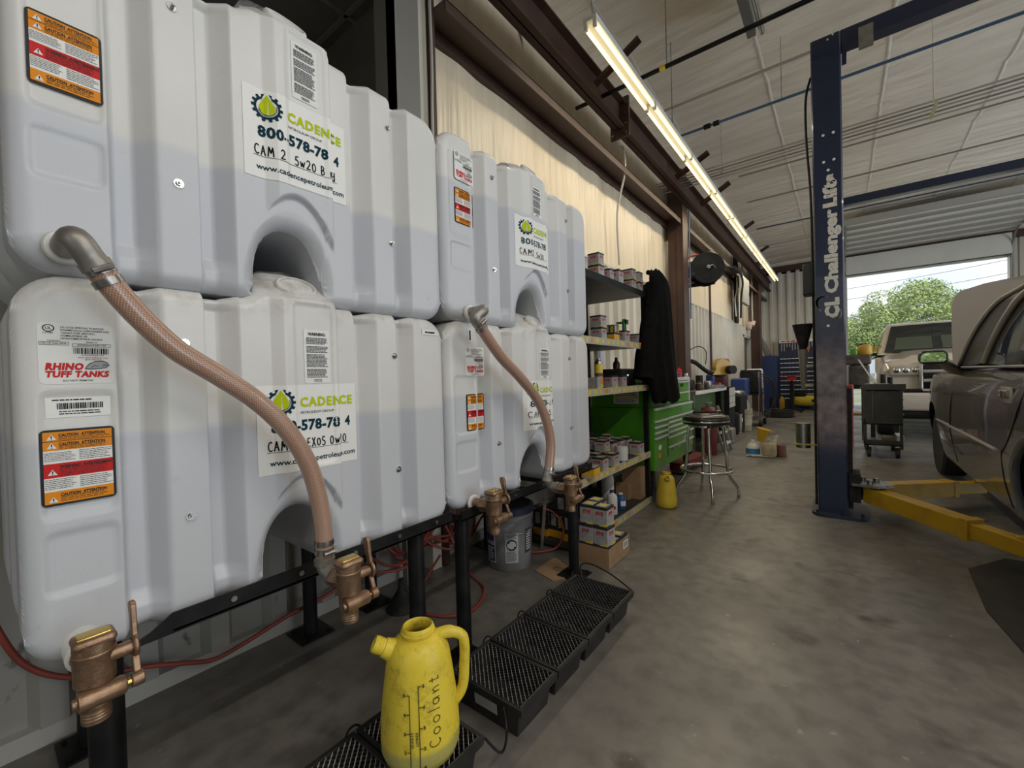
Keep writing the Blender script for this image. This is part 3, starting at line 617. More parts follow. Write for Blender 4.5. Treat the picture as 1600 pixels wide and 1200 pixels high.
# stands -------------------------------------------------------
def stand(label, y0, y1, zt_, legs_f, legs_r, taper):
    root = thing('tank_stand', label, 'stand', (-1.5, (y0 + y1) / 2, 0))
    zl = zt_ - .042
    mb = MB()
    if taper: mb.prism([(y0 - .060, zl - .004), (y0 - .060, zl + .008), (y0 - .04, zl + .016), (y0, zt_), (y1, zt_), (y1, zl)], -1.198, -1.193, 'x')
    else: mb.bb((-1.198, y0, zl), (-1.193, y1, zt_))
    mb.bb((-1.245, y0, zl), (-1.193, y1, zl + .005)); mb.build('front_rail', BLACK, root)
    mb = MB(); mb.bb((-1.93, y0, zl), (-1.925, y1, zt_)); mb.bb((-1.93, y0, zl), (-1.88, y1, zl + .005)); mb.build('rear_rail', BLACK, root)
    for yy in (y0 + .03, (y0 + y1) / 2, y1 - .03): mb = MB(); mb.bb((-1.93, yy - .02, zl - .004), (-1.20, yy + .02, zl - .001)); mb.build('cross_rail', BLACK, root)
    for x, ys_ in ((-1.245, legs_f), (-1.955, legs_r)):
        for yy in ys_:
            mb = MB(); mb.cyl((x, yy, .008), (x, yy, zl - .003), .030, n=24); l = mb.build('leg', BLACK, root, smooth=40)
            mb = MB(); mb.prism([(x - .075, yy - .075), (x + .075, yy - .075), (x + .075, yy + .075), (x - .075, yy + .075)], 0, .008, 'z')
            for dx in (-.055, .055):
                for dy in (-.055, .055): mb.cyl((x + dx, yy + dy, .008), (x + dx, yy + dy, .018), .008, n=6)
            mb.build('foot_plate', BLACK, l)
    for k in range(5):
        yy = y0 + .12 + (y1 - y0 - .2) * k / 4; mb = MB(); mb.cyl((-1.194, yy, zt_ - .018), (-1.188, yy, zt_ - .018), .007, n=10); mb.build('rivet', STEEL, root)
    return root
stand('black steel stand carrying the two near tanks', .272, 1.135, .645, [spot('x', -1.245, 168, 1150).y, spot('x', -1.245, 651, 900).y], [.22, .95], True)
stand('black steel stand carrying the two farther tanks beside the bucket', 1.19, 2.30, .632, [spot('x', -1.245, 724, 930).y, spot('x', -1.245, 896, 850).y], [1.27, 2.2], False)
# valves -------------------------------------------------------
def valve(label, p, inlet, s=1.0, rz=0):
    root = thing('drain_valve', label, 'valve', (0, 0, 0), 'bronze tank valves')
    mb = MB()
    mb.lathe([(.012, -.104), (.023, -.104), (.0225, -.099), (.0235, -.096), (.0225, -.093), (.0235, -.09), (.0225, -.087), (.0235, -.084), (.0225, -.081), (.0235, -.076), (.024, -.072), (.027, -.07), (.028, -.03), (.032, -.026), (.033, .028), (.034, .030), (.034, .034), (.0325, .036), (.0325, .055)], (0, 0, 0), 28, cap=True)
    mb.lathe([(.013, -inlet), (.021, -inlet), (.021, -.055), (.024, -.05), (.024, -.02)], (0, 0, 0), 18, axis='x')
    mb.lathe([(.030, -.066), (.030, -.05), (.024, -.028)], (0, 0, 0), 6, axis='x')
    mb.cyl((.012, .02, .018), (.012, .056, .018), .014, n=12)
    b = mb.build('valve_body', BRASS, root, smooth=35)
    mb = MB(); mb.rbox((0, 0, .058), (.056, .066, .020), .012, n=4); gc = mb.build('gate_cap', BRASS, root, smooth=40); mb = MB(); mb.rbox((0, 0, .067), (.034, .052, .008), .003); mb.build('gate_plate', BRASSY, gc, smooth=40)
    mb = MB(); mb.lathe([(.013, -.03), (.019, -.028), (.019, .036), (.017, .041), (.011, .043)], (.026, 0, -.046), 20, axis='y'); mb.lathe([(.010, -.036), (.011, -.028)], (.026, 0, -.046), 14, axis='y'); mb.build('shaft_housing', BRASS, root, smooth=35)
    mb = MB(); mb.cyl((.026, .04, -.046), (.026, .056, -.046), .008, n=10); mb.build('shaft', BRASSY, root, smooth=40)
    mb = MB(); yl = .060
    ring = _ARC(.012, .020, .019, .019, 0, 360, 20)
    mb.tube([(x, yl, z) for x, z in ring[:-1]], .0055, 8, closed=True)
    mb.prism([(z, x) for x, z in [(.016, .006), (.030, -.030), (.020, -.040), (.006, .006)]], yl - .006, yl + .006, 'y')
    mb.cyl((.026, yl - .010, -.046), (.026, yl + .010, -.046), .014, n=14)
    mb.prism([(.034, .004), (.034, .020), (.062, .014), (.100, .010), (.108, .002), (.106, -.012), (.098, -.016), (.060, -.004)], yl - .005, yl + .005, 'y')
    mb.build('lever', BRASS, root, smooth=40, bevel=.002)
    root.scale = (s, s, s); root.rotation_euler = (0, 0, rz); root.location = p
    return root
def fitting(parent, p0, p1, r, name='pipe_flange', m=None):
    mb = MB(); mb.cyl(p0, p1, r, n=24); return mb.build(name, m or GALV, parent, smooth=40)
v1 = spot('x', -1.10, 148, 1042)
valve('bronze drain valve at the bottom of the nearest tank', v1, .06, .92)
v3 = spot('x', -1.10, 772, 792); valve('bronze drain valve in front of the grey bucket', v3, .10, 1.0)
# hoses --------------------------------------------------------
def hose_mat():
    m = mat('braided_hose', (.52, .36, .29), .3, coat=.4); t = m.node_tree; b = t.nodes['Principled BSDF']; N = t.nodes.new; L = t.links.new
    u = N('ShaderNodeUVMap'); w1 = N('ShaderNodeTexWave'); w2 = N('ShaderNodeTexWave')
    for wv, a in ((w1, 45), (w2, -45)):
        mp = N('ShaderNodeMapping'); mp.inputs['Rotation'].default_value = (0, 0, R_(a)); L(u.outputs[0], mp.inputs['Vector']); L(mp.outputs[0], wv.inputs['Vector']); wv.inputs['Scale'].default_value = .68
    mn = N('ShaderNodeMath'); mn.operation = 'MAXIMUM'; L(w1.outputs['Fac'], mn.inputs[0]); L(w2.outputs['Fac'], mn.inputs[1])
    r = N('ShaderNodeMapRange'); r.inputs[1].default_value = .86; r.inputs[2].default_value = .97; L(mn.outputs[0], r.inputs[0])
    n = N('ShaderNodeTexNoise'); n.inputs['Scale'].default_value = 5; g = N('ShaderNodeNewGeometry'); L(g.outputs['Position'], n.inputs['Vector'])
    c0 = N('ShaderNodeMix'); c0.data_type = 'RGBA'; c0.inputs[6].default_value = (.30, .135, .07, 1); c0.inputs[7].default_value = (.34, .185, .125, 1); L(n.outputs['Fac'], c0.inputs[0])
    x = N('ShaderNodeMix'); x.data_type = 'RGBA'; L(c0.outputs[2], x.inputs[6]); x.inputs[7].default_value = (.52, .40, .33, 1); L(r.outputs[0], x.inputs[0]); L(x.outputs[2], b.inputs['Base Color'])
    return m
HOSE = hose_mat()
def hose(label, px, xh, xt, r, el0, el1, valve_label):
    pts = [spot('x', xh, *p) for p in px]
    root = thing('oil_hose', label, 'hose', tuple(pts[0]), 'braided oil hoses')
    path = smoothpath(pts, 10); n = 20; mb = MB(); mb.tube(path, r, n, cap=True); o = mb.build('hose', HOSE, root, smooth=60)
    # coordinates along and round the hose for its braid
    me = o.data; uv = me.uv_layers.new(name='UVMap'); ln = [0]
    for a, b in zip(path[:-1], path[1:]): ln.append(ln[-1] + (b - a).length)
    for p in me.polygons:
        ks = [me.loops[l].vertex_index for l in p.loop_indices]; ring = [k % n for k in ks]; wrap = max(ring) - min(ring) > n / 2
        for l, k in zip(p.loop_indices, ks): uv.data[l].uv = (ln[min(k // n, len(ln) - 1)] / (2 * PI * r) * 14, ((k % n) + (n if wrap and k % n < n / 2 else 0)) / n * 14)
    def clamp(i, name):
        a, b = path[i], path[i + (3 if i == 0 else -3)]; d = (b - a).normalized(); mb = MB(); mb.cyl(a + d * .006, a + d * .022, r * 1.10, n=24); mb.cyl(a + d * .030, a + d * .044, r * 1.12, n=24)
        q = d.orthogonal().normalized(); q = (Vector((1, 0, 0)) - d * d.x).normalized(); e = d.cross(q)
        mb.cyl(a + d * .014 + q * r * 1.25 - e * r * .7, a + d * .014 + q * r * 1.25 + e * r * .7, .006, n=8); mb.build(name, STEEL, root, smooth=35)
    clamp(0, 'hose_clamp'); clamp(len(path) - 1, 'hose_clamp')
    d0 = (path[0] - path[4]).normalized()
    s0 = spot('x', xt, *el0); e0 = Vector((xh, s0.y, s0.z)); c = path[0]
    mb = MB(); pth = smoothpath([s0, s0.lerp(e0, .45), (e0 * .62 + (c + d0 * .04) * .38), c + d0 * .012, c - d0 * .012], 6)
    mb.tube(pth, r * 1.02, 16); mb.lathe([(r * .9, 0), (r * 1.15, 0), (r * 1.15, .016), (r * .9, .016)], c + d0 * .004, 18, rot=(-d0).to_track_quat('Z', 'Y').to_matrix()); mb.build('tank_elbow', GALV, root, smooth=50)
    mb = MB(); mb.lathe([(r * .9, 0), (r * 1.45, 0), (r * 1.5, .006), (r * 1.35, .012), (r * .9, .012)], s0 + Vector((0.0, 0, 0)), 28, axis='x'); mb.build('flange_ring', WHITE, root, smooth=40)
    # lower elbow and its valve
    c1 = path[-1]; d1 = (path[-1] - path[-4]).normalized(); p1 = spot('x', xh, *el1)
    out = p1 + Vector((.055, 0, 0))
    mb = MB(); mb.tube(smoothpath([c1 - d1 * .02, c1 + d1 * .015, p1 + Vector((.006, 0, .008)), p1 + Vector((.03, 0, 0)), out], 6), r * .98, 16)
    mb.lathe([(r * .9, 0), (r * 1.18, 0), (r * 1.18, .016), (r * .9, .016)], c1 + d1 * .006, 18, rot=d1.to_track_quat('Z', 'Y').to_matrix()); mb.lathe([(r * .8, 0), (r * 1.2, 0), (r * 1.2, .018), (r * .8, .018)], out - Vector((.016, 0, 0)), 18, axis='x'); mb.build('lower_elbow', GALV, root, smooth=50)
    mb = MB(); mb.cyl(out, out + Vector((.008, 0, 0)), r * .9, n=20); mb.build('thread_tape', WHITE, root)
    valve(valve_label, out + Vector((.062, 0, 0)), .07, .92)
    return root
hose('thick braided hose looping across the two near tanks', [(148, 412), (175, 447), (220, 497), (275, 546), (340, 586), (402, 627), (448, 672), (480, 722), (497, 775), (505, 825), (507, 868)], -1.115, -1.215, .0225, (102, 388), (508, 892), 'bronze valve under the near hose, above the yellow coolant jug')
hose('braided hose hanging across the two farther tanks', [(745, 500), (760, 525), (785, 560), (813, 590), (838, 622), (853, 655), (860, 690), (859, 720), (856, 745)], -1.11, -1.222, .0225, (733, 489), (858, 760), 'bronze valve at the foot of the farther hose, over the filter cartons')
mb = MB(); mb.lathe([(.02, 0), (.032, 0), (.033, .005), (.028, .010), (.02, .010)], (-1.215, v3.y, v3.z), 24, axis='x'); mb.build('outlet_ring', WHITE, T2L, smooth=40)
mb = MB(); mb.lathe([(.02, -.06), (.032, -.06), (.033, .005), (.028, .010), (.02, .010)], (-1.17, v1.y, v1.z), 24, axis='x'); mb.build('outlet_ring', WHITE, T1L, smooth=40)
# ================================================================ drip trays and jugs on the floor
TRAYP = mat('tray_plastic', (.014, .014, .015), .45, col2=(.03, .028, .026), scale=12); MESHM = mat('expanded_mesh', (.46, .46, .46), .35, .5, col2=(.22, .22, .22), scale=40)
def tray(label, x0, x1, y0, y1, h=.112, tilt=0, sticker=False):
    root = thing('drip_tray', label, 'tray', ((x0 + x1) / 2, (y0 + y1) / 2, 0), 'linked black drip trays')
    mb = MB(); i = .035; g = .02
    # basin: outer wall, rim, inner wall, inner floor
    def loop(a, z): return [(x0 + a, y0 + a * .6, z), (x1 - a, y0 + a * .6, z), (x1 - a, y1 - a * .6, z), (x0 + a, y1 - a * .6, z)]
    L_ = [loop(i, 0), loop(.022, h - .03), loop(.004, h - .026), loop(0, h), loop(.012, h), loop(.016, h - .012), loop(i + .01, .012)]
    vs = [p for l in L_ for p in l]; fs = [tuple(range(3, -1, -1))]
    for k in range(len(L_) - 1):
        for j in range(4): fs.append((k * 4 + j, k * 4 + (j + 1) % 4, k * 4 + 4 + (j + 1) % 4, k * 4 + 4 + j))
    fs.append(tuple(range(len(vs) - 4, len(vs)))); mb.add(vs, fs); mb.build('basin', TRAYP, root)
    mb = MB(); xa, xb, ya, yb = x0 + .014, x1 - .014, y0 + .010, y1 - .010; z = h - .002
    nx = 15; ny = 20; cx = (xb - xa) / nx; cy = (yb - ya) / ny
    for r in range(ny + 1):
        pts = []
        for k in range(nx * 2 + 1):
            s = 1 if (k + r) % 2 else -1; yy = ya + r * cy + s * cy * .42
            pts.append((xa + k * cx / 2, min(max(yy, ya), yb), z + (.0012 if s > 0 else -.0012)))
        P = [[(p[0], p[1] - .0016, p[2] + .0016) for p in pts], [(p[0], p[1] + .0016, p[2] - .0006) for p in pts]]
        mb.sheet(P); mb.sheet([[(a, b, c - .0014) for a, b, c in row] for row in P])
    for a, b in (((xa, ya, z), (xb, ya, z)), ((xb, ya, z), (xb, yb, z)), ((xb, yb, z), (xa, yb, z)), ((xa, yb, z), (xa, ya, z))): mb.cyl(a, b, .0035, n=6, mi=1)
    mb.build('grate', [MESHM, TRAYP], root)
    for xx in (x0 - .004,):
        mb = MB(); mb.tube(smoothpath([(xx + .004, y1 - .03, h - .01), (xx - .006, y1 - .01, h + .004), (xx - .006, y1 + .014, h + .004), (xx + .004, y1 + .03, h - .01)], 5), .0035, 6); mb.build('link', BLACK, root)
    if sticker:
        mb = MB(); mb.add([(x0 + .12, y0 + .008, .045), (x0 + .22, y0 + .008, .045), (x0 + .22, y0 + .0045, .083), (x0 + .12, y0 + .0045, .083)], [(0, 1, 2, 3)]); mb.build('label', GREY, root)
    return root
for i, (y0, y1, s_) in enumerate(((1.035, 1.250, 'nearest of the row, just behind the yellow coolant jug'), (1.257, 1.478, 'second in the row from the coolant jug'), (1.485, 1.708, 'third in the row from the coolant jug'), (1.715, 1.945, 'last in the row, by the open filter carton'))):
    tray('black drip tray with mesh grate, ' + s_, -1.128, -.802, y0, y1, sticker=i == 0)
tray('black drip tray with mesh grate under the yellow coolant jug', -1.165, -.835, .690, .900)
tray('black drip tray cut off by the bottom edge, beside the one under the jug', -1.165, -.835, .470, .683)
mb = MB(); mb.tube(smoothpath([(-1.09, 1.955, .10), (-1.10, 1.965, .155), (-1.06, 1.99, .165), (-.95, 1.995, .14), (-.815, 1.955, .106)], 6), .004, 7)
tag(mb.build('wire_bail', BLACK), 'thin black wire bail at the far end of the drip tray row', 'wire')
mb = MB(); mb.tube(smoothpath([(-.84, .905, .10), (-.80, .93, .06), (-.835, 1.00, .05), (-.87, 1.03, .10)], 6), .004, 7)
tag(mb.build('wire_bail', BLACK), 'thin black wire link between the tray under the jug and the tray row', 'wire')
JUGM = mat('yellow_jug_plastic', (.80, .62, .05), .42, col2=(.68, .53, .05), scale=9, lo=.45, hi=.7, bump=.05, bscale=60, stretch=(1, 1, .4))
t = JUGM.node_tree; b_ = t.nodes['Principled BSDF']; src = b_.inputs['Base Color'].links[0].from_socket
n_ = t.nodes.new('ShaderNodeTexNoise'); n_.inputs['Scale'].default_value = 26; n_.inputs['Detail'].default_value = 10; n_.inputs['Roughness'].default_value = .75
r_ = t.nodes.new('ShaderNodeMapRange'); r_.inputs[1].default_value = .52; r_.inputs[2].default_value = .72; r_.inputs[4].default_value = .75
x_ = t.nodes.new('ShaderNodeMix'); x_.data_type = 'RGBA'; x_.inputs[7].default_value = (.14, .10, .02, 1)
s_ = t.nodes.new('ShaderNodeSeparateXYZ'); lq = t.nodes.new('ShaderNodeMapRange'); lq.inputs[1].default_value = .165; lq.inputs[2].default_value = .18; lq.inputs[3].default_value = .75; lq.inputs[4].default_value = 0; lx = t.nodes.new('ShaderNodeMix'); lx.data_type = 'RGBA'; lx.inputs[7].default_value = (.36, .36, .13, 1)
g_ = t.nodes.new('ShaderNodeNewGeometry'); t.links.new(g_.outputs['Position'], n_.inputs['Vector']); t.links.new(n_.outputs['Fac'], r_.inputs[0]); t.links.new(r_.outputs[0], x_.inputs[0]); t.links.new(src, x_.inputs[6]); t.links.new(g_.outputs['Position'], s_.inputs[0]); t.links.new(s_.outputs['Z'], lq.inputs[0]); t.links.new(lq.outputs[0], lx.inputs[0]); t.links.new(x_.outputs[2], lx.inputs[6]); t.links.new(lx.outputs[2], b_.inputs['Base Color'])
JUG2 = mat('yellow_oil_jug', (.72, .53, .04), .45, col2=(.60, .43, .04), scale=9)
def jug(label, c, s, z0, ax, writing=None):
    """a tall measuring jug: round foot, tapering body, threaded spout, open mouth and a side handle; ax = direction of the handle"""
    JUGM_ = JUGM if writing else JUG2
    c = Vector((c[0], c[1], z0)); ax = Vector((*ax, 0)).normalized(); fr = Vector((ax.y, -ax.x, 0))
    root = thing('measuring_jug', label, 'jug', tuple(c))
    prof = [(.0, .0), (.088, .0), (.100, .008), (.108, .03), (.109, .06), (.107, .11), (.101, .17), (.093, .23), (.087, .272), (.081, .294), (.069, .312), (.052, .322), (.043, .326), (.043, .350), (.040, .353), (.038, .349), (.038, .325), (.05, .31), (.068, .29), (.09, .15), (.098, .03), (0, .015)]
    M = Matrix(((ax.x, fr.x, 0), (ax.y, fr.y, 0), (0, 0, 1)))
    mb = MB(); mb.lathe([(r * s, h * s) for r, h in prof], c, 44, cap=False, rot=M, sc=(1, .92))
    mb.lathe([(.043 * s, 0), (.047 * s, .001), (.047 * s, .006 * s), (.043 * s, .007 * s)], c + Vector((0, 0, .334 * s)), 40, cap=False)
    P = lambda a, z, f=0: c + ax * (a * s) + fr * (f * s) + Vector((0, 0, z * s))
    mb.build('jug_body', JUGM_, root, smooth=50)
    mb = MB(); d = (P(-.118, .322) - P(-.05, .285)).normalized(); a0 = P(-.045, .278)
    q = d.to_track_quat('Z', 'Y').to_matrix(); L_ = (P(-.118, .322) - a0).length
    mb.lathe([(.040 * s, 0), (.030 * s, L_ * .35), (.025 * s, L_ * .6), (.025 * s, L_ * .64), (.0215 * s, L_ * .66), (.0215 * s, L_ * .72), (.023 * s, L_ * .74), (.0215 * s, L_ * .77), (.023 * s, L_ * .82), (.0215 * s, L_ * .85), (.023 * s, L_ * .90), (.0215 * s, L_ * .94), (.021 * s, L_), (.017 * s, L_), (.017 * s, L_ * .6), (0, L_ * .55)], a0, 28, cap=False, rot=q); mb.build('spout', JUGM_, root, smooth=40)
    mb = MB(); hp = smoothpath([P(.045, .312), P(.085, .318), P(.122, .302), P(.130, .268), P(.128, .215), P(.124, .165), P(.112, .135), P(.090, .110)], 6); mb.tube(hp, [.017 * s if k < 8 else .0150 * s for k in range(len(hp))], 12); mb.build('handle', JUGM_, root, smooth=60)
    if writing:
        view = -fr if (c + fr - EYE).length > (c - fr - EYE).length else fr
        def fn(u, v):
            r = np.interp(v / s, [h for _, h in prof[1:12]], [a for a, _ in prof[1:12]]) * s
            return tuple(c + ax * u + view * (.92 * math.sqrt(max(r * r - u * u, 0)) + .0018) + Vector((0, 0, v)))
        mb = MB(); T = lambda x, y: fn(x, y)
        rot = lambda f: (lambda u, v: f(.052 * s - v, u))
        put_hand(mb, 'Coolant', lambda u, v: fn(.064 * s - v, u), .075 * s, .014 * s, .028 * s, .0022 * s, 0, .45, width=.185 * s)
        for uu, zz in ((-.028, (.028, .215)), (-.004, (.030, .235))):
            put_stroke(mb, fn, [(uu * s, (zz[0] + (zz[1] - zz[0]) * k / 8) * s) for k in range(9)], .0022 * s, 0)
            for k in range(5):
                z = (zz[0] + (zz[1] - zz[0]) * k / 4) * s; sg = -1 if uu < -.02 else 1
                put_stroke(mb, fn, [(uu * s, z), ((uu + sg * .008) * s, z)], .0022 * s, 0)
                dg = (str(k + 1))
                put_text(mb, dg, fn, (uu + sg * .013) * s - .003 * s, z - .004 * s, (uu + sg * .013) * s + .003 * s, .008 * s, 0, .05)
        put_text(mb, 'QUARTS', lambda u, v: fn(-.022 * s - v, u), .085 * s, -.002 * s, .125 * s, .006 * s, 0, .02); put_text(mb, 'LITRES', lambda u, v: fn(-.010 * s - v, u), .09 * s, -.002 * s, .125 * s, .006 * s, 0, .02)
        mb.build('marker_writing', mat('marker_ink', (.06, .05, .02), .6), root)
    return root
jug('yellow plastic measuring jug with Coolant handwritten on it, on a drip tray', (-.955, .765), 1.0, .112, (.62, .784), writing=True)
jug('plain yellow oil jug on the floor beside the green tool chest', (-1.22, 3.72), .86, 0, (-.42, .91))
# cords ---------------------------------------------------------
CORD = mat('red_rubber_hose', (.30, .055, .035), .5, col2=(.20, .04, .03), scale=9)
def cord(label, pts, r, m=CORD, name='air_hose', cat='hose', n=8, group=None):
    mb = MB(); mb.tube(smoothpath(pts, n), r, 8); return tag(mb.build(name, m, None, smooth=60), label, cat, group)
cord('red air hose running along the foot of the wall under the tanks', [spot('x', -2.0, *p) for p in ((-60, 880), (-25, 940), (0, 992), (35, 1036), (85, 1056), (150, 1056), (225, 1042), (290, 1036), (335, 1030), (385, 1003), (450, 962), (510, 930), (545, 905), (580, 880))], .009)
q = random.Random(11)
for k in range(9):
    pts = []
    cx, cy = q.uniform(-1.97, -1.84), 1.40 + .07 * k + q.uniform(-.05, .05); ry, rz, zc_ = q.uniform(.14, .34), q.uniform(.12, .24), q.uniform(.26, .40)
    for i in range(9):
        a = i * 2 * PI / 8 + k; pts.append((cx + .05 * math.sin(3 * a + k), cy + ry * math.cos(a), max(.012, zc_ + rz * math.sin(a))))
    where = ('hanging lowest', 'crossing the near leg', 'looped highest', 'bunched in the middle', 'sagging toward the bucket', 'lying against the wall', 'twisted round the others', 'nearest the bucket', 'drooping behind the far leg')[k]
    cord('red extension cord of the tangle under the tanks, ' + where, pts, .0075, name='extension_cord', cat='cord', group='tangled red cords')
cord('red cord lying in a loop on the floor behind the stand legs', [(-1.95, 1.75, .35), (-1.85, 1.8, .12), (-1.72, 1.78, .012), (-1.55, 1.70, .010), (-1.46, 1.52, .010), (-1.52, 1.40, .010), (-1.68, 1.36, .010), (-1.84, 1.50, .010), (-1.92, 1.72, .10)], .0075, name='extension_cord', cat='cord')
cord('red cord curling round the leaning wooden board', [(-1.86, 2.10, .32), (-1.72, 2.28, .30), (-1.56, 2.40, .25), (-1.48, 2.42, .14), (-1.50, 2.36, .03), (-1.62, 2.24, .010), (-1.75, 2.15, .010)], .0075, name='extension_cord', cat='cord')
# small black funnel lying behind the stand leg
mb = MB(); mb.lathe([(.078, 0), (.080, .004), (.018, .10), (.011, .15), (.008, .15), (.014, .10), (.074, .004)], (-1.78, 1.33, .0), 26, cap=False); tag(mb.build('funnel', BLACKM, None, smooth=50), 'small black funnel upside down on the floor behind the stand leg', 'funnel')
# grey bucket ---------------------------------------------------
bc = (-1.655, 2.06, 0); root = thing('plastic_bucket', 'grey plastic bucket with blue-rimmed black lid under the farther tanks', 'bucket', bc)
BKT = mat('grey_bucket_plastic', (.20, .205, .205), .45, col2=(.15, .15, .15), scale=9)
BL = [(.0, 0), (.128, 0), (.132, .006), (.139, .14), (.145, .30), (.150, .30), (.151, .312), (.146, .314), (.147, .355), (.14, .355)]
mb = MB(); mb.lathe(BL, bc, 44); mb.build('bucket_body', BKT, root, smooth=40)
mb = MB(); mb.lathe([(.140, .335), (.156, .335), (.157, .372), (.150, .378), (.135, .378), (.130, .368), (0, .366)], bc, 44, cap=False); l = mb.build('lid', mat('lid_navy', (.014, .018, .045), .4), root, smooth=40)
mb = MB(); mb.lathe([(.128, .3685), (.1285, .371), (0, .371)], bc, 40, cap=False); mb.build('lid_inset', BLACKM, l)
mb = MB(); arc = [(bc[0] + .153 * math.cos(a), bc[1] + .153 * math.sin(a), .305 - .075 * math.sin(PI * i / 16)) for i, a in enumerate([R_(-115 + 180 * i / 16) for i in range(17)])]; mb.tube(smoothpath(arc, 3), .0028, 7); mb.build('bail_handle', STEEL, root, smooth=60)
for nm, a0, a1, z0_, z1_, m_, kind in (('front_label', -133, -88, .05, .22, mat('bucket_blue_label', (.02, .025, .14), .45), 0), ('warning_label', -62, -30, .055, .235, mat('bucket_grey_label', (.42, .43, .42), .5), 1), ('side_label', -10, 15, .10, .25, mat('bucket_navy_label', (.05, .055, .075), .5), 2)):
    def fb(u, v, d=.0): a = R_(a0 + (a1 - a0) * u); z = z0_ + (z1_ - z0_) * v; r = .132 + (.145 - .132) * z / .30 + .0022 + d; return (bc[0] + r * math.cos(a), bc[1] + r * math.sin(a), z)
    f2 = lambda u, v: fb(u, v, .0012)
    mb = MB(); put_rect(mb, fb, 0, 0, 1, 1, 0, 12, 1)
    if kind == 0:
        put_rect(mb, f2, .94, 0, 1, 1, 1, 1, 1); put_rect(mb, f2, 0, 0, 1, .03, 1, 8, 1)
        put_text(mb, 'LX-32', f2, .30, .62, .9, .13, 1, .02); lines(mb, f2, .3, .9, .08, .55, 5, 1, .5, 3)
    elif kind == 1:
        put_stroke(mb, f2, _ARC(.5, .60, .38, .16, 0, 360, 24), .05, 1); put_stroke(mb, f2, [(.22, .70), (.78, .50)], .05, 1); lines(mb, f2, .1, .9, .05, .40, 9, 1, .35, 5); lines(mb, f2, .1, .9, .80, .96, 4, 1, .4, 8)
    else: lines(mb, f2, .15, .85, .1, .9, 8, 1, .4, 12)
    mb.build(nm, [m_, WHITE if kind != 1 else INK], root)
# leaning board, flat cardboard
mb = MB(); M = Matrix.Rotation(R_(14), 3, 'Y') @ Matrix.Rotation(R_(12), 3, 'X'); mb.box((-1.60, 2.36, .17), (.02, .085, .34), M @ Matrix.Rotation(R_(35), 3, 'Z'))
tag(mb.build('wooden_board', mat('weathered_wood', (.26, .22, .17), .8, col2=(.15, .12, .09), scale=30, stretch=(1, 1, .15))), 'short weathered wooden board leaning beside the grey bucket', 'board')
mb = MB(); mb.prism([(-1.30, 2.00), (-1.22, 2.14), (-1.44, 2.27), (-1.465, 2.25), (-1.455, 2.05)], .002, .006, 'z'); mb.tube([(-1.35 + .03 * math.cos(a), 2.14 + .022 * math.sin(a), .0065) for a in [i * PI / 8 for i in range(16)]], .0012, 5, mi=1, closed=True)
tag(mb.build('cardboard_flap', [CARD, INK]), 'flat piece of cardboard on the floor beside the bucket', 'cardboard')
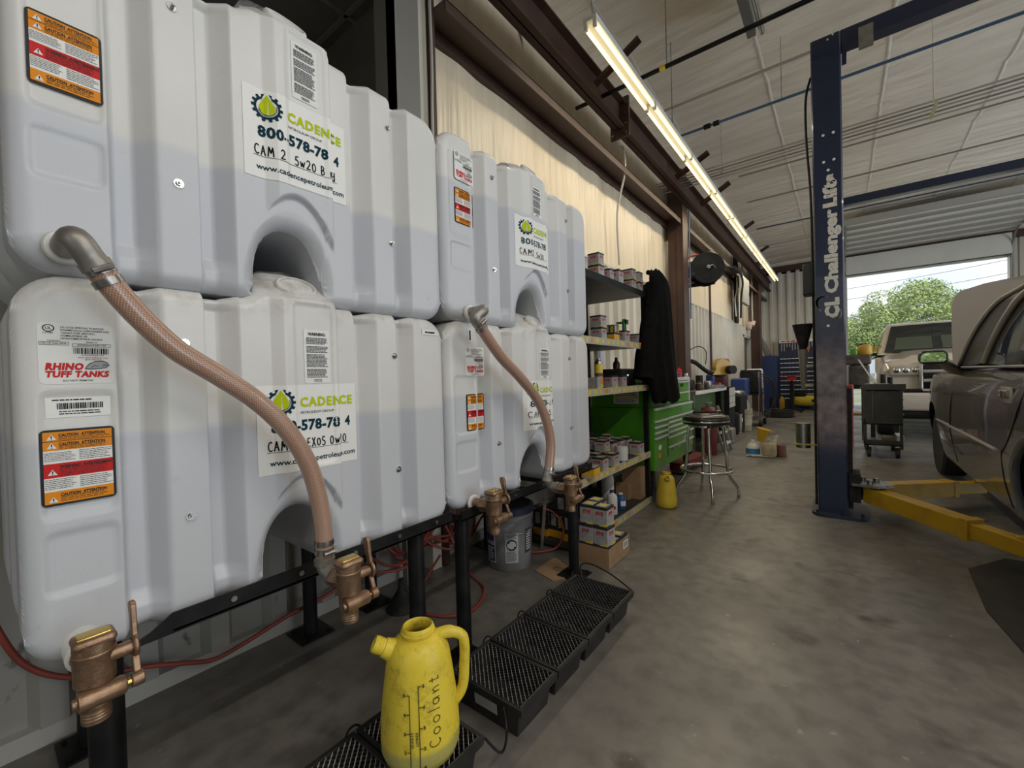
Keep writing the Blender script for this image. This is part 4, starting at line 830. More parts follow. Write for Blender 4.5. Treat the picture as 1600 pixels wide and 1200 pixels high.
# ---------------------------------------------------------------- filter boxes
FW = mat('filter_box_silver', (.44, .43, .42), .4, col2=(.36, .355, .35), scale=40); FK = mat('filter_box_black', (.03, .03, .032), .45); FY = mat('filter_box_yellow', (.78, .60, .05), .45); FR = mat('filter_box_red', (.50, .03, .07), .45); FO = mat('filter_box_amber', (.80, .42, .02), .45)
def filter_box(label, c, w, d, h, rz=0, kind=0, group=None):
    """printed carton; c = middle of its base, w along the shelf, d deep"""
    root_m = MB(); M = Matrix.Rotation(rz, 3, 'Z'); c = Vector(c)
    P = lambda x, y, z: tuple(c + M @ Vector((x, y, z)))
    root_m.box(c + Vector((0, 0, h / 2)), (d, w, h), M, 0)
    e = .0006
    faces = [(lambda u, v: P(d / 2 + e, -w / 2 + w * u, h * v)), (lambda u, v: P(-d / 2 + d * u, -w / 2 - e, h * v)), (lambda u, v: P(d / 2 - d * u, w / 2 + e, h * v))]
    f2s = [(lambda u, v: P(d / 2 + 2 * e, -w / 2 + w * u, h * v)), (lambda u, v: P(-d / 2 + d * u, -w / 2 - 2 * e, h * v)), (lambda u, v: P(d / 2 - d * u, w / 2 + 2 * e, h * v))]
    f3s = [(lambda u, v: P(d / 2 + 3 * e, -w / 2 + w * u, h * v)), (lambda u, v: P(-d / 2 + d * u, -w / 2 - 3 * e, h * v)), (lambda u, v: P(d / 2 - d * u, w / 2 + 3 * e, h * v))]
    for f, f2, f3 in zip(faces, f2s, f3s):
        if kind == 0:      # silver carton with black lid band, red name and yellow foot
            put_rect(root_m, f, 0, .86, 1, 1, 1); put_rect(root_m, f, 0, 0, 1, .035, 1); put_poly(root_m, f2, [(.45, .0), (1, .0), (1, .16), (.62, .07), (.45, .05)], 2); put_text(root_m, 'EVE', f2, .2, .56, .74, .18, 3, .05, .25); put_rect(root_m, f2, .1, .46, .8, .49, 4); put_rect(root_m, f2, .1, .36, .7, .385, 4); put_rect(root_m, f2, .12, .20, .4, .34, 4)
        elif kind == 1:    # black carton over an amber foot
            put_rect(root_m, f, 0, .40, 1, 1, 1); put_text(root_m, 'WIX', lambda u, v: f2(.93 - v, u), .50, .0, .95, .25, 2, .05); put_rect(root_m, f2, .15, .55, .5, .95, 0); put_rect(root_m, f, 0, 0, 1, .4, 5); lines(root_m, f2, .1, .75, .05, .13, 1, 0, .6, 3)
        elif kind == 2:    # plain white carton
            put_rect(root_m, f, .1, .6, .9, .8, 4); put_rect(root_m, f, 0, 0, 1, .10, 2)
        elif kind == 3:    # black carton
            put_rect(root_m, f, 0, 0, 1, 1, 1); put_rect(root_m, f2, .2, .25, .6, .8, 0); put_text(root_m, 'WIX', lambda u, v: f2(.93 - v, u), .2, .0, .85, .2, 2, .05)
        elif kind == 4:    # amber carton
            put_rect(root_m, f, 0, 0, 1, 1, 5); put_rect(root_m, f2, .05, .06, .95, .26, 0); put_rect(root_m, f2, 0, .88, 1, 1, 1)
    if kind in (0, 1, 3): put_rect(root_m, lambda u, v: P(-d / 2 + d * u, -w / 2 + w * v, h + e), 0, 0, 1, 1, 1); put_rect(root_m, lambda u, v: P(-d / 2 + d * u, -w / 2 + w * v, h + 2 * e), .12, .12, .88, .88, 0 if kind == 0 else 1)
    if kind == 0: put_rect(root_m, lambda u, v: P(-d / 2 + d * u, -w / 2 + w * v, h + 3 * e), .3, .3, .7, .7, 2)
    return tag(root_m.build('filter_box', [FW, FK, FY, FR, GREY, FO]), label, 'box', group)
# open carton of filter boxes on the floor
cc = Vector((-1.215, 2.475, 0)); root = thing('open_carton', 'open brown cardboard carton of filter boxes at the foot of the shelf', 'carton', tuple(cc))
def carton(root, c, lx, ly, h, t=.005, rz=0):
    M = Matrix.Rotation(rz, 3, 'Z'); mb = MB(); c = Vector(c)
    mb.box(c + Vector((0, 0, t / 2)), (lx, ly, t), M)
    for dx, dy, a, b in ((lx / 2, 0, t, ly), (-lx / 2, 0, t, ly), (0, ly / 2, lx, t), (0, -ly / 2, lx, t)): mb.box(c + M @ Vector((dx, dy, 0)) + Vector((0, 0, h / 2)), (a, b, h), M)
    return mb.build('carton_wall', CARD, root)
carton(root, cc, .21, .31, .115)
mb = MB(); mb.bb((cc.x + .1085, cc.y + .05, .05), (cc.x + .109, cc.y + .125, .10)); mb.bb((cc.x + .109, cc.y + .06, .058), (cc.x + .1094, cc.y + .115, .092), 1); mb.build('shipping_label', [WHITE, GREY], root)
b = .098
GB = 'filter boxes heaped in the floor carton'
for lab, x, y, z, k in (('low in the near corner of the floor carton', -1.165, 2.375, .006, 0), ('low at the back of the floor carton', -1.265, 2.375, .006, 0), ('low in the far half of the floor carton', -1.165, 2.478, .006, 0), ('tilted in the far corner of the floor carton', -1.168, 2.578, .012, 0), ('at the rear of the floor carton', -1.265, 2.478, .006, 0),
                       ('in the second layer over the floor carton, at the front', -1.165, 2.382, .123, 0), ('in the second layer over the floor carton, at the back', -1.265, 2.382, .123, 0), ('in the second layer, nearest the shelf edge', -1.268, 2.484, .123, 0),
                       ('in the third layer of the carton heap', -1.172, 2.390, .240, 0), ('crowning the heap over the floor carton', -1.262, 2.39, .240, 0), ('on the third layer behind the crown', -1.268, 2.492, .240, 0)):
    filter_box('silver and black filter box ' + lab, (x, y, z), .096, .094, .115, q.uniform(-.06, .06), k, GB)
for lab, x, y, z, k in (('black and amber filter carton beside the wooden board', -1.56, 2.52, .02, 1), ('black and amber filter carton behind the stand leg', -1.44, 2.50, .02, 1), ('black filter carton on top of the amber ones by the bucket', -1.50, 2.50, .226, 3), ('black and amber filter carton deeper under the tanks', -1.68, 2.50, .02, 1)):
    filter_box(lab, (x, y, z), .115, .115, .20 if k == 1 else .14, q.uniform(-.08, .08), k)
# ---------------------------------------------------------------- shelf rack
SX0, SX1, SY0, SY1 = -2.0, -1.38, 2.395, 3.77
root = thing('shelf_rack', 'black steel shelf rack of filters between the tanks and the tool chest', 'shelf', ((SX0 + SX1) / 2, (SY0 + SY1) / 2, 0))
SHZ = [.05, .46, 1.06, 1.425, 1.885]
for x in (SX0 + .02, SX1 - .02):
    for y in (SY0 + .02, SY1 - .005):
        mb = MB(); mb.bb((x - .02, y - .02, 0), (x - .012 if x < -1.7 else x + .02, y + .02, 1.96)); mb.bb((x - .02, y - .004, 0), (x + .02, y + .004, 1.96)); mb.build('post', BLACK, root)
TAG = mat('price_strip', (.46, .45, .41), .45); DARKSH = mat('shelf_dark', (.03, .03, .028), .5, col2=(.05, .045, .04), scale=6)
for k, z in enumerate(SHZ):
    mb = MB(); mb.bb((SX0, SY0, z - .03), (SX1, SY1, z)); s_ = mb.build('shelf_board', DARKSH, root)
    mb = MB(); mb.bb((SX1, SY0, z - .048), (SX1 + .012, SY1, z + .004)); r2 = random.Random(k); y = SY0 + .05
    while k < 4 and y < SY1 - .06:
        wd = r2.uniform(.03, .05); mb.add([(SX1 + .0125, y, z - .036), (SX1 + .0125, y + wd, z - .036), (SX1 + .0125, y + wd, z - .006), (SX1 + .0125, y, z - .006)], [(0, 1, 2, 3)], 1 if r2.random() < .9 else 2); y += wd + r2.uniform(.03, .06)
    mb.build('front_rail', [BLACK if k == 4 else TAG, FY, ORANGE], s_)
mb = MB(); mb.prism([(3.30, .95), (3.34, .95), (3.62, .47), (3.58, .47)], SX0 + .03, SX0 + .045, 'x'); mb.build('brace', BLACK, root)
ORD = ['first', 'second', 'third', 'fourth', 'fifth', 'sixth', 'seventh', 'eighth', 'ninth', 'tenth', 'eleventh', 'twelfth']
def on_shelf(k, x, px, py): return Vector((x, min(max(spot('x', x, px, py).y, SY0 + .06), SY1 - .07), SHZ[k]))
SN = ['bottom shelf', 'second lowest shelf', 'middle shelf', 'fourth shelf up', 'top shelf']
rows = [(4, -1.44, [(931, 410, 0, .085, 2), (947, 418, 0, .075, 1), (962, 420, 0, .095, 1.3), (983, 431, 0, .08, 2), (1000, 433, 0, .085, 2)], 'front'),
        (3, -1.44, [(935, 512, 0, .09, 2), (955, 515, 1, .10, 1.35), (972, 518, 0, .10, 1.05), (992, 522, 0, .09, .95)], 'front'),
        (2, -1.45, [(928, 599, 2, .07, .9), (953, 596, 0, .10, 1.0), (968, 596, 0, .085, 1.0)], 'front'),
        (1, -1.425, [(938, 723, 0, .085, 1.0), (955, 715, 0, .10, 1.0), (995, 698, 0, .10, 1.2)], 'front'),
        (1, -1.525, [(930, 700, 0, .09, 1), (941, 695, 0, .09, 2), (953, 692, 0, .09, 1.7), (965, 690, 0, .09, 1.7), (977, 688, 0, .09, 1.6)], 'second'),
        (1, -1.63, [(928, 692, 0, .09, 2), (938, 690, 0, .09, 1), (948, 690, 0, .09, 2)], 'back')]
for k, x, items, rw in rows:
    for j, (px, py, kind, wd, lv) in enumerate(items):
        p = on_shelf(k, x, px, py); hh = .088
        n_ = 2 if lv == 2 else 1
        for l in range(n_):
            lab = '%s filter box, %s in the %s row of the %s%s' % (('silver', 'black and amber', 'white', 'black', 'amber')[kind], ORD[j], rw, SN[k], '' if n_ == 1 else (', lower of two' if l == 0 else ', upper of two'))
            filter_box(lab, p + Vector((0, 0, l * (hh + .002))), wd, .09, hh if n_ == 2 else .092 * lv, q.uniform(-.05, .05), kind, 'filter boxes on the shelf rack')
filter_box('amber filter box overhanging the front corner of the second lowest shelf', (-1.36, 2.60, .465), .11, .09, .075, .1, 4)
p = Vector((-1.52, 2.47, SHZ[4])); mb = MB(); mb.box(p + Vector((0, 0, .18)), (.16, .10, .36)); tag(mb.build('cardboard_box', CARD), 'tall brown cardboard box on the top shelf behind the tank corner', 'box')
# other things on the rack
p = on_shelf(2, -1.43, 936, 600); root = thing('spray_can', 'tall orange and yellow spray can on the middle shelf', 'spray can', tuple(p)); mb = MB(); mb.lathe([(.028, 0), (.030, .004), (.030, .05), (.030, .17), (.028, .18)], p, 24); mb.build('can_body', FY, root, smooth=40)
mb = MB(); mb.lathe([(.0305, .03), (.0305, .085)], p, 24, cap=False); mb.build('orange_band', ORANGE, root, smooth=True); mb = MB(); mb.lathe([(.0306, .088), (.0306, .115)], p, 24, cap=False); mb.build('purple_band', mat('purple_print', (.10, .07, .22), .4), root, smooth=True)
mb = MB(); mb.lathe([(.029, .18), (.029, .19), (.022, .205), (.010, .21), (.008, .225), (0, .226)], p, 24, cap=False); mb.build('nozzle_cap', STEEL, root, smooth=40)
p = Vector((-1.57, 3.57, SHZ[2])); root = thing('printer', 'black label printer at the back of the middle shelf', 'printer', tuple(p)); mb = MB(); mb.rbox(p + Vector((0, 0, .075)), (.20, .30, .15), .015); mb.build('case', BLACKM, root, smooth=40); mb = MB(); mb.bb((p.x + .101, p.y - .05, .085 + p.z), (p.x + .1025, p.y - .02, p.z + .10)); mb.build('status_light', glow('green_led', (.3, .9, .8), 1.0), root)
p = Vector((-1.84, 3.35, SHZ[2])); mb = MB(); mb.rbox(p + Vector((0, -.05, .17)), (.15, .26, .34), .02); tag(mb.build('equipment_case', BLACKM, None, smooth=40), 'dark equipment case at the back of the middle shelf', 'case')
p = Vector((-1.57, 3.53, SHZ[2])) + Vector((0, 0, .152)); mb = MB(); mb.lathe([(.03, 0), (.03, .05), (.012, .075), (.012, .10), (0, .10)], p, 18, cap=False); tag(mb.build('bottle', mat('amber_bottle', (.05, .015, .01), .3), None, smooth=40), 'small dark bottle standing on the black printer', 'bottle')
p = on_shelf(3, -1.56, 974, 505); mb = MB(); mb.bb((p.x, p.y - .03, 1.49), (p.x + .02, p.y + .02, 1.66)); mb.bb((p.x, p.y - .02, 1.62), (p.x + .02, p.y + .07, 1.66)); mb.bb((p.x - .06, p.y - .02, 1.62), (p.x, p.y, 1.64)); mb.bb((p.x - .1, p.y-.02, 1.425), (p.x + .02, p.y + .02, 1.49)); tag(mb.build('clamp', mat('green_tool', (.06, .22, .03), .4)), 'green clamp standing behind the boxes above the middle shelf', 'clamp')
p = on_shelf(1, -1.41, 972, 717); root = thing('oil_filter', 'loose white spin-on oil filter on the second lowest shelf', 'filter', tuple(p)); mb = MB(); mb.lathe([(.042, 0), (.046, .004), (.047, .10), (.042, .118), (.02, .122)], p, 28); mb.build('canister', mat('filter_white', (.62, .63, .61), .4), root, smooth=40); mb = MB(); mb.lathe([(.044, -.0), (.049, .001), (.049, .008), (.047, .010)], p, 28, cap=False); mb.build('seam_ring', STEEL, root, smooth=40)
p = Vector((-1.85, 3.3, SHZ[1])); mb = MB(); mb.box(p + Vector((0, 0, .10)), (.22, .2, .2)); tag(mb.build('storage_box', BLACKM), 'black box at the back of the second lowest shelf', 'box')
# things on and over the bottom shelf
for lab, px, py, r, h, m_ in (('tall white jug at the back of the bottom shelf', 950, 775, .055, .30, 'w'), ('white bottle with a red mark at the front of the bottom shelf', 957, 806, .042, .19, 'w'), ('blue and white bottle beside the white ones on the bottom shelf', 970, 795, .042, .13, 'b')):
    x = -1.62 if 'back' in lab else -1.46; p = on_shelf(0, x, px, py); root = thing('bottle', lab, 'bottle', tuple(p)); mb = MB(); mb.lathe([(r * .9, 0), (r, .006), (r, h * .72), (r * .8, h * .82), (r * .4, h * .88), (r * .4, h * .92)], p, 22, sc=(1, .8)); mb.build('bottle_body', WHITE if m_ == 'w' else mat('bottle_blue', (.03, .10, .30), .4), root, smooth=40)
    mb = MB(); mb.lathe([(r * .45, h * .91), (r * .45, h), (0, h)], p, 16, cap=False); mb.build('cap', WHITE if m_ == 'b' else mat('cap_blue', (.05, .08, .3), .4), root, smooth=40)
    mb = MB(); put_rect(mb, lambda u, v: (p.x + r * 1.01 * math.cos(R_(-70 + 80 * u)), p.y + .81 * r * math.sin(R_(-70 + 80 * u)), p.z + h * (.2 + .35 * v)), .2 if m_ == 'w' else 0, .1, .5 if m_ == 'w' else 1, .5 if m_ == 'w' else 1, 0, 6, 1); mb.build('label', RED if 'red' in lab else (WHITE if m_ == 'b' else GREY), root)
p = on_shelf(0, -1.50, 993, 783); root = thing('cardboard_box', 'tall closed cardboard box on the bottom shelf by the post', 'box', tuple(p)); mb = MB(); mb.box(p + Vector((0, 0, .14)), (.17, .14, .28)); mb.build('box_body', CARD, root); mb = MB(); mb.bb((p.x + .0855, p.y - .02, p.z + .02), (p.x + .086, p.y + .02, p.z + .27)); mb.build('tape', mat('clear_tape', (.48, .36, .24), .2), root)
p = on_shelf(0, -1.56, 972, 790); mb = MB(); mb.box(p + Vector((0, 0.06, .07)), (.12, .10, .14)); tag(mb.build('cardboard_box', CARD), 'low cardboard box behind the bottles on the bottom shelf', 'box')
# poster-like sheet on the chest seen through the rack comes with the chest
# ---------------------------------------------------------------- jacket hung on the rack's corner
def jacket():
    root = thing('work_jacket', 'black work jacket hanging from the corner of the shelf rack', 'jacket', (-1.36, 3.83, .88))
    prof = [(2.075, -.04, .05, .05), (2.05, -.07, .16, .07), (2.0, -.08, .28, .09), (1.90, -.075, .34, .10), (1.75, -.07, .36, .10), (1.55, -.10, .40, .10), (1.40, -.13, .46, .11), (1.2, -.14, .52, .11), (1.05, -.13, .58, .12), (.93, -.08, .64, .11), (.89, -.02, .66, .09)]
    n = 48; rows = []
    for z, a, b, dpt in prof:
        row = []
        for k in range(n + 1):
            t = 2 * PI * k / n; u = .5 - .5 * math.cos(t); y = 3.80 + a + (b - a) * u
            fold = .010 * math.sin(u * 15 + z * 3.4) * min(1, (2.08 - z) * 2.2) + .004 * math.sin(u * 33 + z * 5)
            row.append((-1.305 + (dpt * .5 + fold) * (1 if math.sin(t) >= 0 else -1) * abs(math.sin(t)) ** .6 - .01 * (z < 1.5), y, z + .02 * math.sin(u * 9)))
        rows.append(row)
    mb = MB(); mb.sheet(rows); m = mat('black_cloth', (.006, .006, .0065), .95, col2=(.009, .009, .009), scale=20, bump=.2, bscale=40, spec=.1); mb.build('jacket_body', m, root, smooth='keep')
    mb = MB(); sl = smoothpath([(-1.33, 3.80, 1.97), (-1.34, 3.75, 1.66), (-1.35, 3.66, 1.38), (-1.36, 3.60, 1.12)], 8); mb.tube(sl, [.060 + .0012 * i + .004 * math.sin(i * .8) for i in range(len(sl))], 16); mb.build('sleeve', m, root, smooth=60)
    mb = MB(); mb.tube(smoothpath([(-1.36, 3.78, 2.07), (-1.33, 3.88, 2.06), (-1.33, 3.98, 2.0)], 5), .022, 10); mb.build('collar', m, root, smooth=60)
jacket()
# ================================================================ tool chests, stool, bench
ALU = mat('drawer_rail', (.74, .74, .73), .35, .15); CHB = mat('chest_white', (.70, .70, .66), .4)
def chest():
    K_ = .847; x1, x0, y0, y1 = -1.63, -2.37, 4.58, 6.08
    root = thing('tool_chest', 'bright green tool chest with white drawer rails beside the shelf rack', 'tool chest', ((x0 + x1) / 2, (y0 + y1) / 2, 0))
    mb = MB(); mb.bb((x0, y0, .10), (x1, y1, .785)); mb.build('lower_cabinet', GREENP, root)
    mb = MB(); mb.bb((x0, y0 + .02, .79), (x1 - .04, y1, 1.07)); mb.build('top_cabinet', GREENP, root)
    mb = MB(); mb.bb((x0 - .01, y0 + .01, 1.07), (x1 - .02, y1 + .01, 1.11)); mb.build('lid', CHB, root)
    ym = y0 + .45
    # lower drawers: narrow bank then wide bank
    mb = MB(); mb.bb((x1, y0 + .01, .10), (x1 + .004, y1 - .01, .19)); mb.build('kick_panel', GREENP, root)
    mb = MB(); mb.bb((x1, ym - .012, .19), (x1 + .006, ym + .012, .64)); mb.build('divider', BLACKM, root)
    def drawer(ya, yb, za, zb, par=root):
        mb = MB(); mb.bb((x1, ya, za), (x1 + .012, yb, zb)); d = mb.build('drawer', GREENP, par)
        mb = MB(); mb.bb((x1 + .012, ya, zb - .022), (x1 + .030, yb, zb)); mb.build('drawer_rail', ALU, d); return d
    drawer(y0 + .01, y1 - .01, .655, .78)
    for za, zb in ((.585, .645), (.525, .58), (.465, .52), (.405, .46)): drawer(y0 + .01, ym - .015, za, zb)
    mb = MB(); mb.bb((x1, y0 + .01, .195), (x1 + .010, ym - .015, .40)); d = mb.build('side_door', GREENP, root)
    for za, zb in ((.60, .65), (.545, .595), (.485, .54), (.425, .48), (.31, .42), (.195, .305)): drawer(ym + .015, y1 - .01, za, zb)
    for yy, zz, w_, m_ in ((4.75, .335, .05, WHITE), (4.74, .245, .045, ORANGE), (5.18, .26, .03, mat('sticker_blue', (.03, .08, .2), .4)), (5.45, .28, .07, mat('sticker_pale', (.28, .45, .22), .4)), (5.72, .31, .09, GREY)):
        mb = MB(); mb.prism(_ARC(yy, zz, w_, w_ * .62, 0, 345, 20), x1 + .0135, x1 + .0145, 'x'); mb.build('sticker', m_, root)
    # top cabinet drawers with a rail each
    for za, zb in ((.80, .92), (.925, 1.06)):
        mb = MB(); mb.bb((x1 - .04, y0 + .03, za), (x1 - .03, y1 - .03, zb)); d = mb.build('drawer', GREENP, root); mb = MB(); mb.bb((x1 - .03, y0 + .03, zb - .022), (x1 - .012, y1 - .03, zb)); mb.build('drawer_rail', ALU, d)
    mb = MB(); mb.bb((x1 - .04, y1 - .03, .79), (x1 - .015, y1, 1.07)); mb.build('corner_post', CHB, root)
    for yy, w_, zz, m_ in ((5.70, .13, 1.005, BLACK), (5.62, .05, .86, FY)):
        mb = MB(); mb.bb((x1 - .030, yy, zz - .02), (x1 - .0288, yy + w_, zz + .02)); mb.build('badge', m_, root)
    for yy in (y0 + .1, y1 - .1):
        for xx in (x0 + .06, x1 - .06):
            zc_ = -.2077 + .075; mb = MB(); mb.cyl((xx - .02, yy, zc_), (xx + .02, yy, zc_), .075, n=20); mb.bb((xx - .03, yy - .03, zc_ + .02), (xx + .03, yy + .03, .10)); mb.build('caster', RUBBER, root, smooth=40)
    # notice sheet and dark strut on the side facing the rack
    f = lambda u, v: (-1.86 + .0 + u, y0 - .0015, v); mb = MB(); put_rect(mb, f, -.22, .83, .08, .99, 0); f2 = lambda u, v: (-1.86 + u, y0 - .0025, v)
    put_rect(mb, f2, -.22, .895, .08, .915, 2); lines(mb, f2, -.2, .06, .84, .89, 3, 1, .4, 2); lines(mb, f2, -.2, .06, .92, .985, 4, 1, .4, 6); mb.build('notice_sheet', [PAPER, INK, FY], root)
    root.location = (root.location.x * K_, root.location.y * K_, 1.15 * (1 - K_)); root.scale = (K_, K_, K_)
    return root
chest()
# jars and tools on the chest
for lab, y, h, m_ in (('small clear bottle standing on the green chest', 5.66, .10, WHITE), ('dark blue tin on the green chest', 5.80, .07, mat('tin_blue', (.04, .04, .12), .4)), ('red spray cap tin at the far end of the green chest', 5.98, .11, RED), ('purple tin between the blue and red ones on the chest', 5.90, .075, mat('tin_purple', (.08, .03, .12), .4))):
    p = (-1.75 * .847, y * .847, 1.1165); mb = MB(); mb.lathe([(.03, 0), (.03, h * .7), (.012, h * .85), (.012, h), (0, h)], p, 18, cap=False); tag(mb.build('tin', m_, None, smooth=40), lab, 'tin')
# bar stool --------------------------------------------------------
def stool():
    c = Vector((-1.012, 4.238, 0)); root = thing('bar_stool', 'chrome bar stool with torn black round seat on the shop floor', 'stool', tuple(c))
    mb = MB(); mb.lathe([(.0, .675), (.175, .675), (.198, .682), (.202, .70), (.202, .735), (.196, .742), (.185, .748)], c, 44, cap=False); mb.lathe([(.185, .748), (.172, .760), (.11, .768), (0, .770)], c, 44, cap=False); mb.build('seat', mat('black_vinyl', (.013, .013, .013), .3), root, smooth=50)
    mb = MB(); rr = random.Random(5); pts = [(  .192 * (1 + .04 * rr.uniform(-1, 1)) * math.cos(a),   .192 * (1 + .04 * rr.uniform(-1, 1)) * math.sin(a)) for a in [i * PI / 16 for i in range(32)]]
    for i in range(32):
        j = (i + 1) % 32; mb.add([c + Vector((0, 0, .7745)), c + Vector((pts[i][0], pts[i][1], .752)), c + Vector((pts[j][0], pts[j][1], .752))], [(0, 1, 2)])
    mb.build('torn_cover', mat('torn_vinyl', (.36, .31, .23), .6, col2=(.10, .085, .06), scale=13, lo=.5, hi=.58), root, smooth=True)
    mb = MB(); mb.lathe([(.2025, .700), (.2045, .702), (.2045, .712), (.2025, .714)], c, 44, cap=False); mb.build('seat_band', CHROME, root, smooth=True)
    mb = MB(); mb.lathe([(.12, .655), (.14, .655), (.14, .676), (.12, .676)], c, 36); mb.build('swivel_ring', CHROME, root, smooth=40)
    for k in range(4):
        a = R_(-67 + 90 * k); D = Vector((math.cos(a), math.sin(a), 0)); mb = MB()
        mb.tube(smoothpath([c + D * .06 + Vector((0, 0, .672)), c + D * .12 + Vector((0, 0, .665)), c + D * .150 + Vector((0, 0, .63)), c + D * .165 + Vector((0, 0, .45)), c + D * .185 + Vector((0, 0, .235)), c + D * .20 + Vector((0, 0, .18)), c + D * .262 + Vector((0, 0, .085)), c + D * .27 + Vector((0, 0, .012))], 6), .0135, 12); l = mb.build('leg', CHROME, root, smooth=60)
        mb = MB(); mb.cyl(c + D * .27, c + D * .27 + Vector((0, 0, .03)), .015, n=14); mb.build('foot_cap', GALV, l, smooth=40)
    for z in (.255,):
        mb = MB(); mb.tube([(c.x + .222 * math.cos(i * PI / 24), c.y + .222 * math.sin(i * PI / 24), z) for i in range(48)], .012, 10, closed=True); mb.build('foot_ring', CHROME, root, smooth=60)
    # tools left on the seat
    mb = MB(); mb.cyl(c + Vector((-.10, -.02, .785)), c + Vector((-.02, .06, .785)), .013, n=12); mb.cyl(c + Vector((-.02, .06, .785)), c + Vector((.12, .11, .785)), .008, n=10); tag(mb.build('screwdriver', BLACKM, None, smooth=40), 'dark screwdriver lying on the torn stool seat', 'tool')
stool()
# second green cabinet under a bench -------------------------------
root = thing('workbench', 'workbench with white edge over a green cabinet beyond the tool chest', 'bench', (-1.8, 7.15, 0))
mb = MB(); mb.bb((-2.0, 6.18, .86), (-1.60, 8.12, .90)); tp = mb.build('bench_top', mat('bench_top_dark', (.10, .09, .08), .6), root)
mb = MB(); mb.bb((-1.60, 6.18, .855), (-1.585, 8.12, .905)); mb.build('edge_strip', CHB, tp)
for y in (6.2, 8.06):
    for x in (-1.97, -1.64): mb = MB(); mb.bb((x - .02, y - .02, 0), (x + .02, y + .02, .86)); mb.build('leg', STEEL, root)
mb = MB(); mb.bb((-2.0, 6.3, .42), (-1.72, 7.9, .85)); mb.build('under_cabinet', mat('dark_green_panel', (.03, .10, .02), .4), root)
mb = MB(); mb.bb((-2.0, 6.2, .13), (-1.62, 8.06, .16)); mb.build('under_shelf', DARKSH, root)
root = thing('tool_trolley', 'white drawer trolley with black wheels at the end of the workbench', 'trolley', (-1.72, 8.42, 0))
mb = MB(); mb.bb((-1.95, 8.18, .10), (-1.56, 8.66, .90)); mb.build('trolley_body', BLACKM, root)
for za, zb in ((.74, .88), (.62, .73), (.54, .61)): mb = MB(); mb.bb((-1.56, 8.19, za), (-1.548, 8.65, zb)); mb.build('drawer', CHB, root)
for yy in (8.24, 8.6): mb = MB(); mb.cyl((-1.63, yy, .05), (-1.59, yy, .05), .05, n=16); mb.build('caster', RUBBER, root, smooth=40)
# cut-off saw on the bench
c = Vector((-1.80, 7.55, .90)); root = thing('chop_saw', 'yellow and black chop saw standing on the workbench', 'saw', tuple(c))
mb = MB(); mb.rbox(c + Vector((0, 0, .03)), (.32, .50, .06), .012); mb.build('saw_base', mat('saw_grey', (.12, .11, .10), .5, col2=(.22, .2, .17), scale=20), root)
mb = MB(); mb.bb((c.x - .1, c.y - .10, .95), (c.x + .02, c.y - .05, 1.12)); mb.build('fence', BLACKM, root)
mb = MB(); pts = [(c.y + .32 + .145 * math.cos(R_(a)), 1.24 + .145 * math.sin(R_(a))) for a in range(-20, 200, 12)] + [(c.y + .12, 1.12), (c.y + .46, 1.12)]; mb.prism(pts, c.x - .05, c.x + .05, 'x'); g = mb.build('blade_guard', mat('guard_amber', (.50, .30, .03), .45), root, bevel=.006)
mb = MB(); mb.cyl((c.x - .03, c.y + .32, 1.22), (c.x - .024, c.y + .32, 1.22), .15, n=32); mb.build('blade', BLACKM, root)
mb = MB(); mb.cyl((c.x + .05, c.y + .42, 1.20), (c.x + .16, c.y + .42, 1.20), .07, n=20); mb.build('motor', BLACKM, root, smooth=40)
mb = MB(); mb.tube(smoothpath([(c.x, c.y + .30, 1.10), (c.x, c.y + .05, 1.18), (c.x, c.y - .15, 1.32), (c.x, c.y - .25, 1.36)], 5), .035, 10); mb.build('arm', BLACKM, root, smooth=60)
mb = MB(); mb.tube(smoothpath([(c.x, c.y - .25, 1.34), (c.x, c.y - .30, 1.50), (c.x, c.y - .12, 1.60), (c.x, c.y + .03, 1.52), (c.x, c.y + .02, 1.30)], 6), .008, 6); mb.build('power_cord', BLACK, root); root.rotation_euler = (0, 0, R_(-40))
for lab, y, h, r, m_ in (('grey steel canister on the workbench by the chop saw', 6.55, .26, .06, STEEL), ('blue jug standing behind the saw on the workbench', 8.03, .30, .075, mat('jug_blue', (.02, .05, .22), .4)), ('white bottle with a dull cap at the near end of the workbench', 6.35, .20, .05, WHITE), ('rusty tin at the front of the workbench', 6.85, .13, .05, BROWN)):
    p = (-1.72 if 'front' in lab else -1.82, y, .901); mb = MB(); mb.lathe([(r * .95, 0), (r, .01), (r, h * .7), (r * .45, h * .85), (r * .45, h), (0, h)], p, 20, cap=False); tag(mb.build('canister', m_, None, smooth=40), lab, 'canister')
for lab, cx, cy, cz, sx, sy, sz, m_ in (('black tool bag on the workbench behind the tins', -1.86, 6.62, .9025, .22, .34, .16, BLACKM), ('small red tool case at the far end of the workbench', -1.70, 7.95, .9025, .12, .2, .08, mat('case_red', (.22, .02, .02), .4)), ('grey metal vise block at the front of the workbench', -1.66, 7.15, .9025, .10, .16, .13, STEEL), ('dark folded tarp stuffed under the workbench', -1.78, 7.3, .162, .30, .80, .22, BLACKM), ('black crate on the floor between trolley and machine', -1.70, 8.82, .002, .36, .24, .40, BLACKM)):
    mb = MB(); mb.rbox((cx, cy, cz + sz / 2), (sx, sy, sz), min(sx, sy, sz) * .22); nm = 'tool_bag' if 'bag' in lab else 'tool_case' if 'case' in lab else 'vise' if 'vise' in lab else 'tarp' if 'tarp' in lab else 'crate'; tag(mb.build(nm, m_, None, smooth=50), lab, nm.replace('_', ' '))
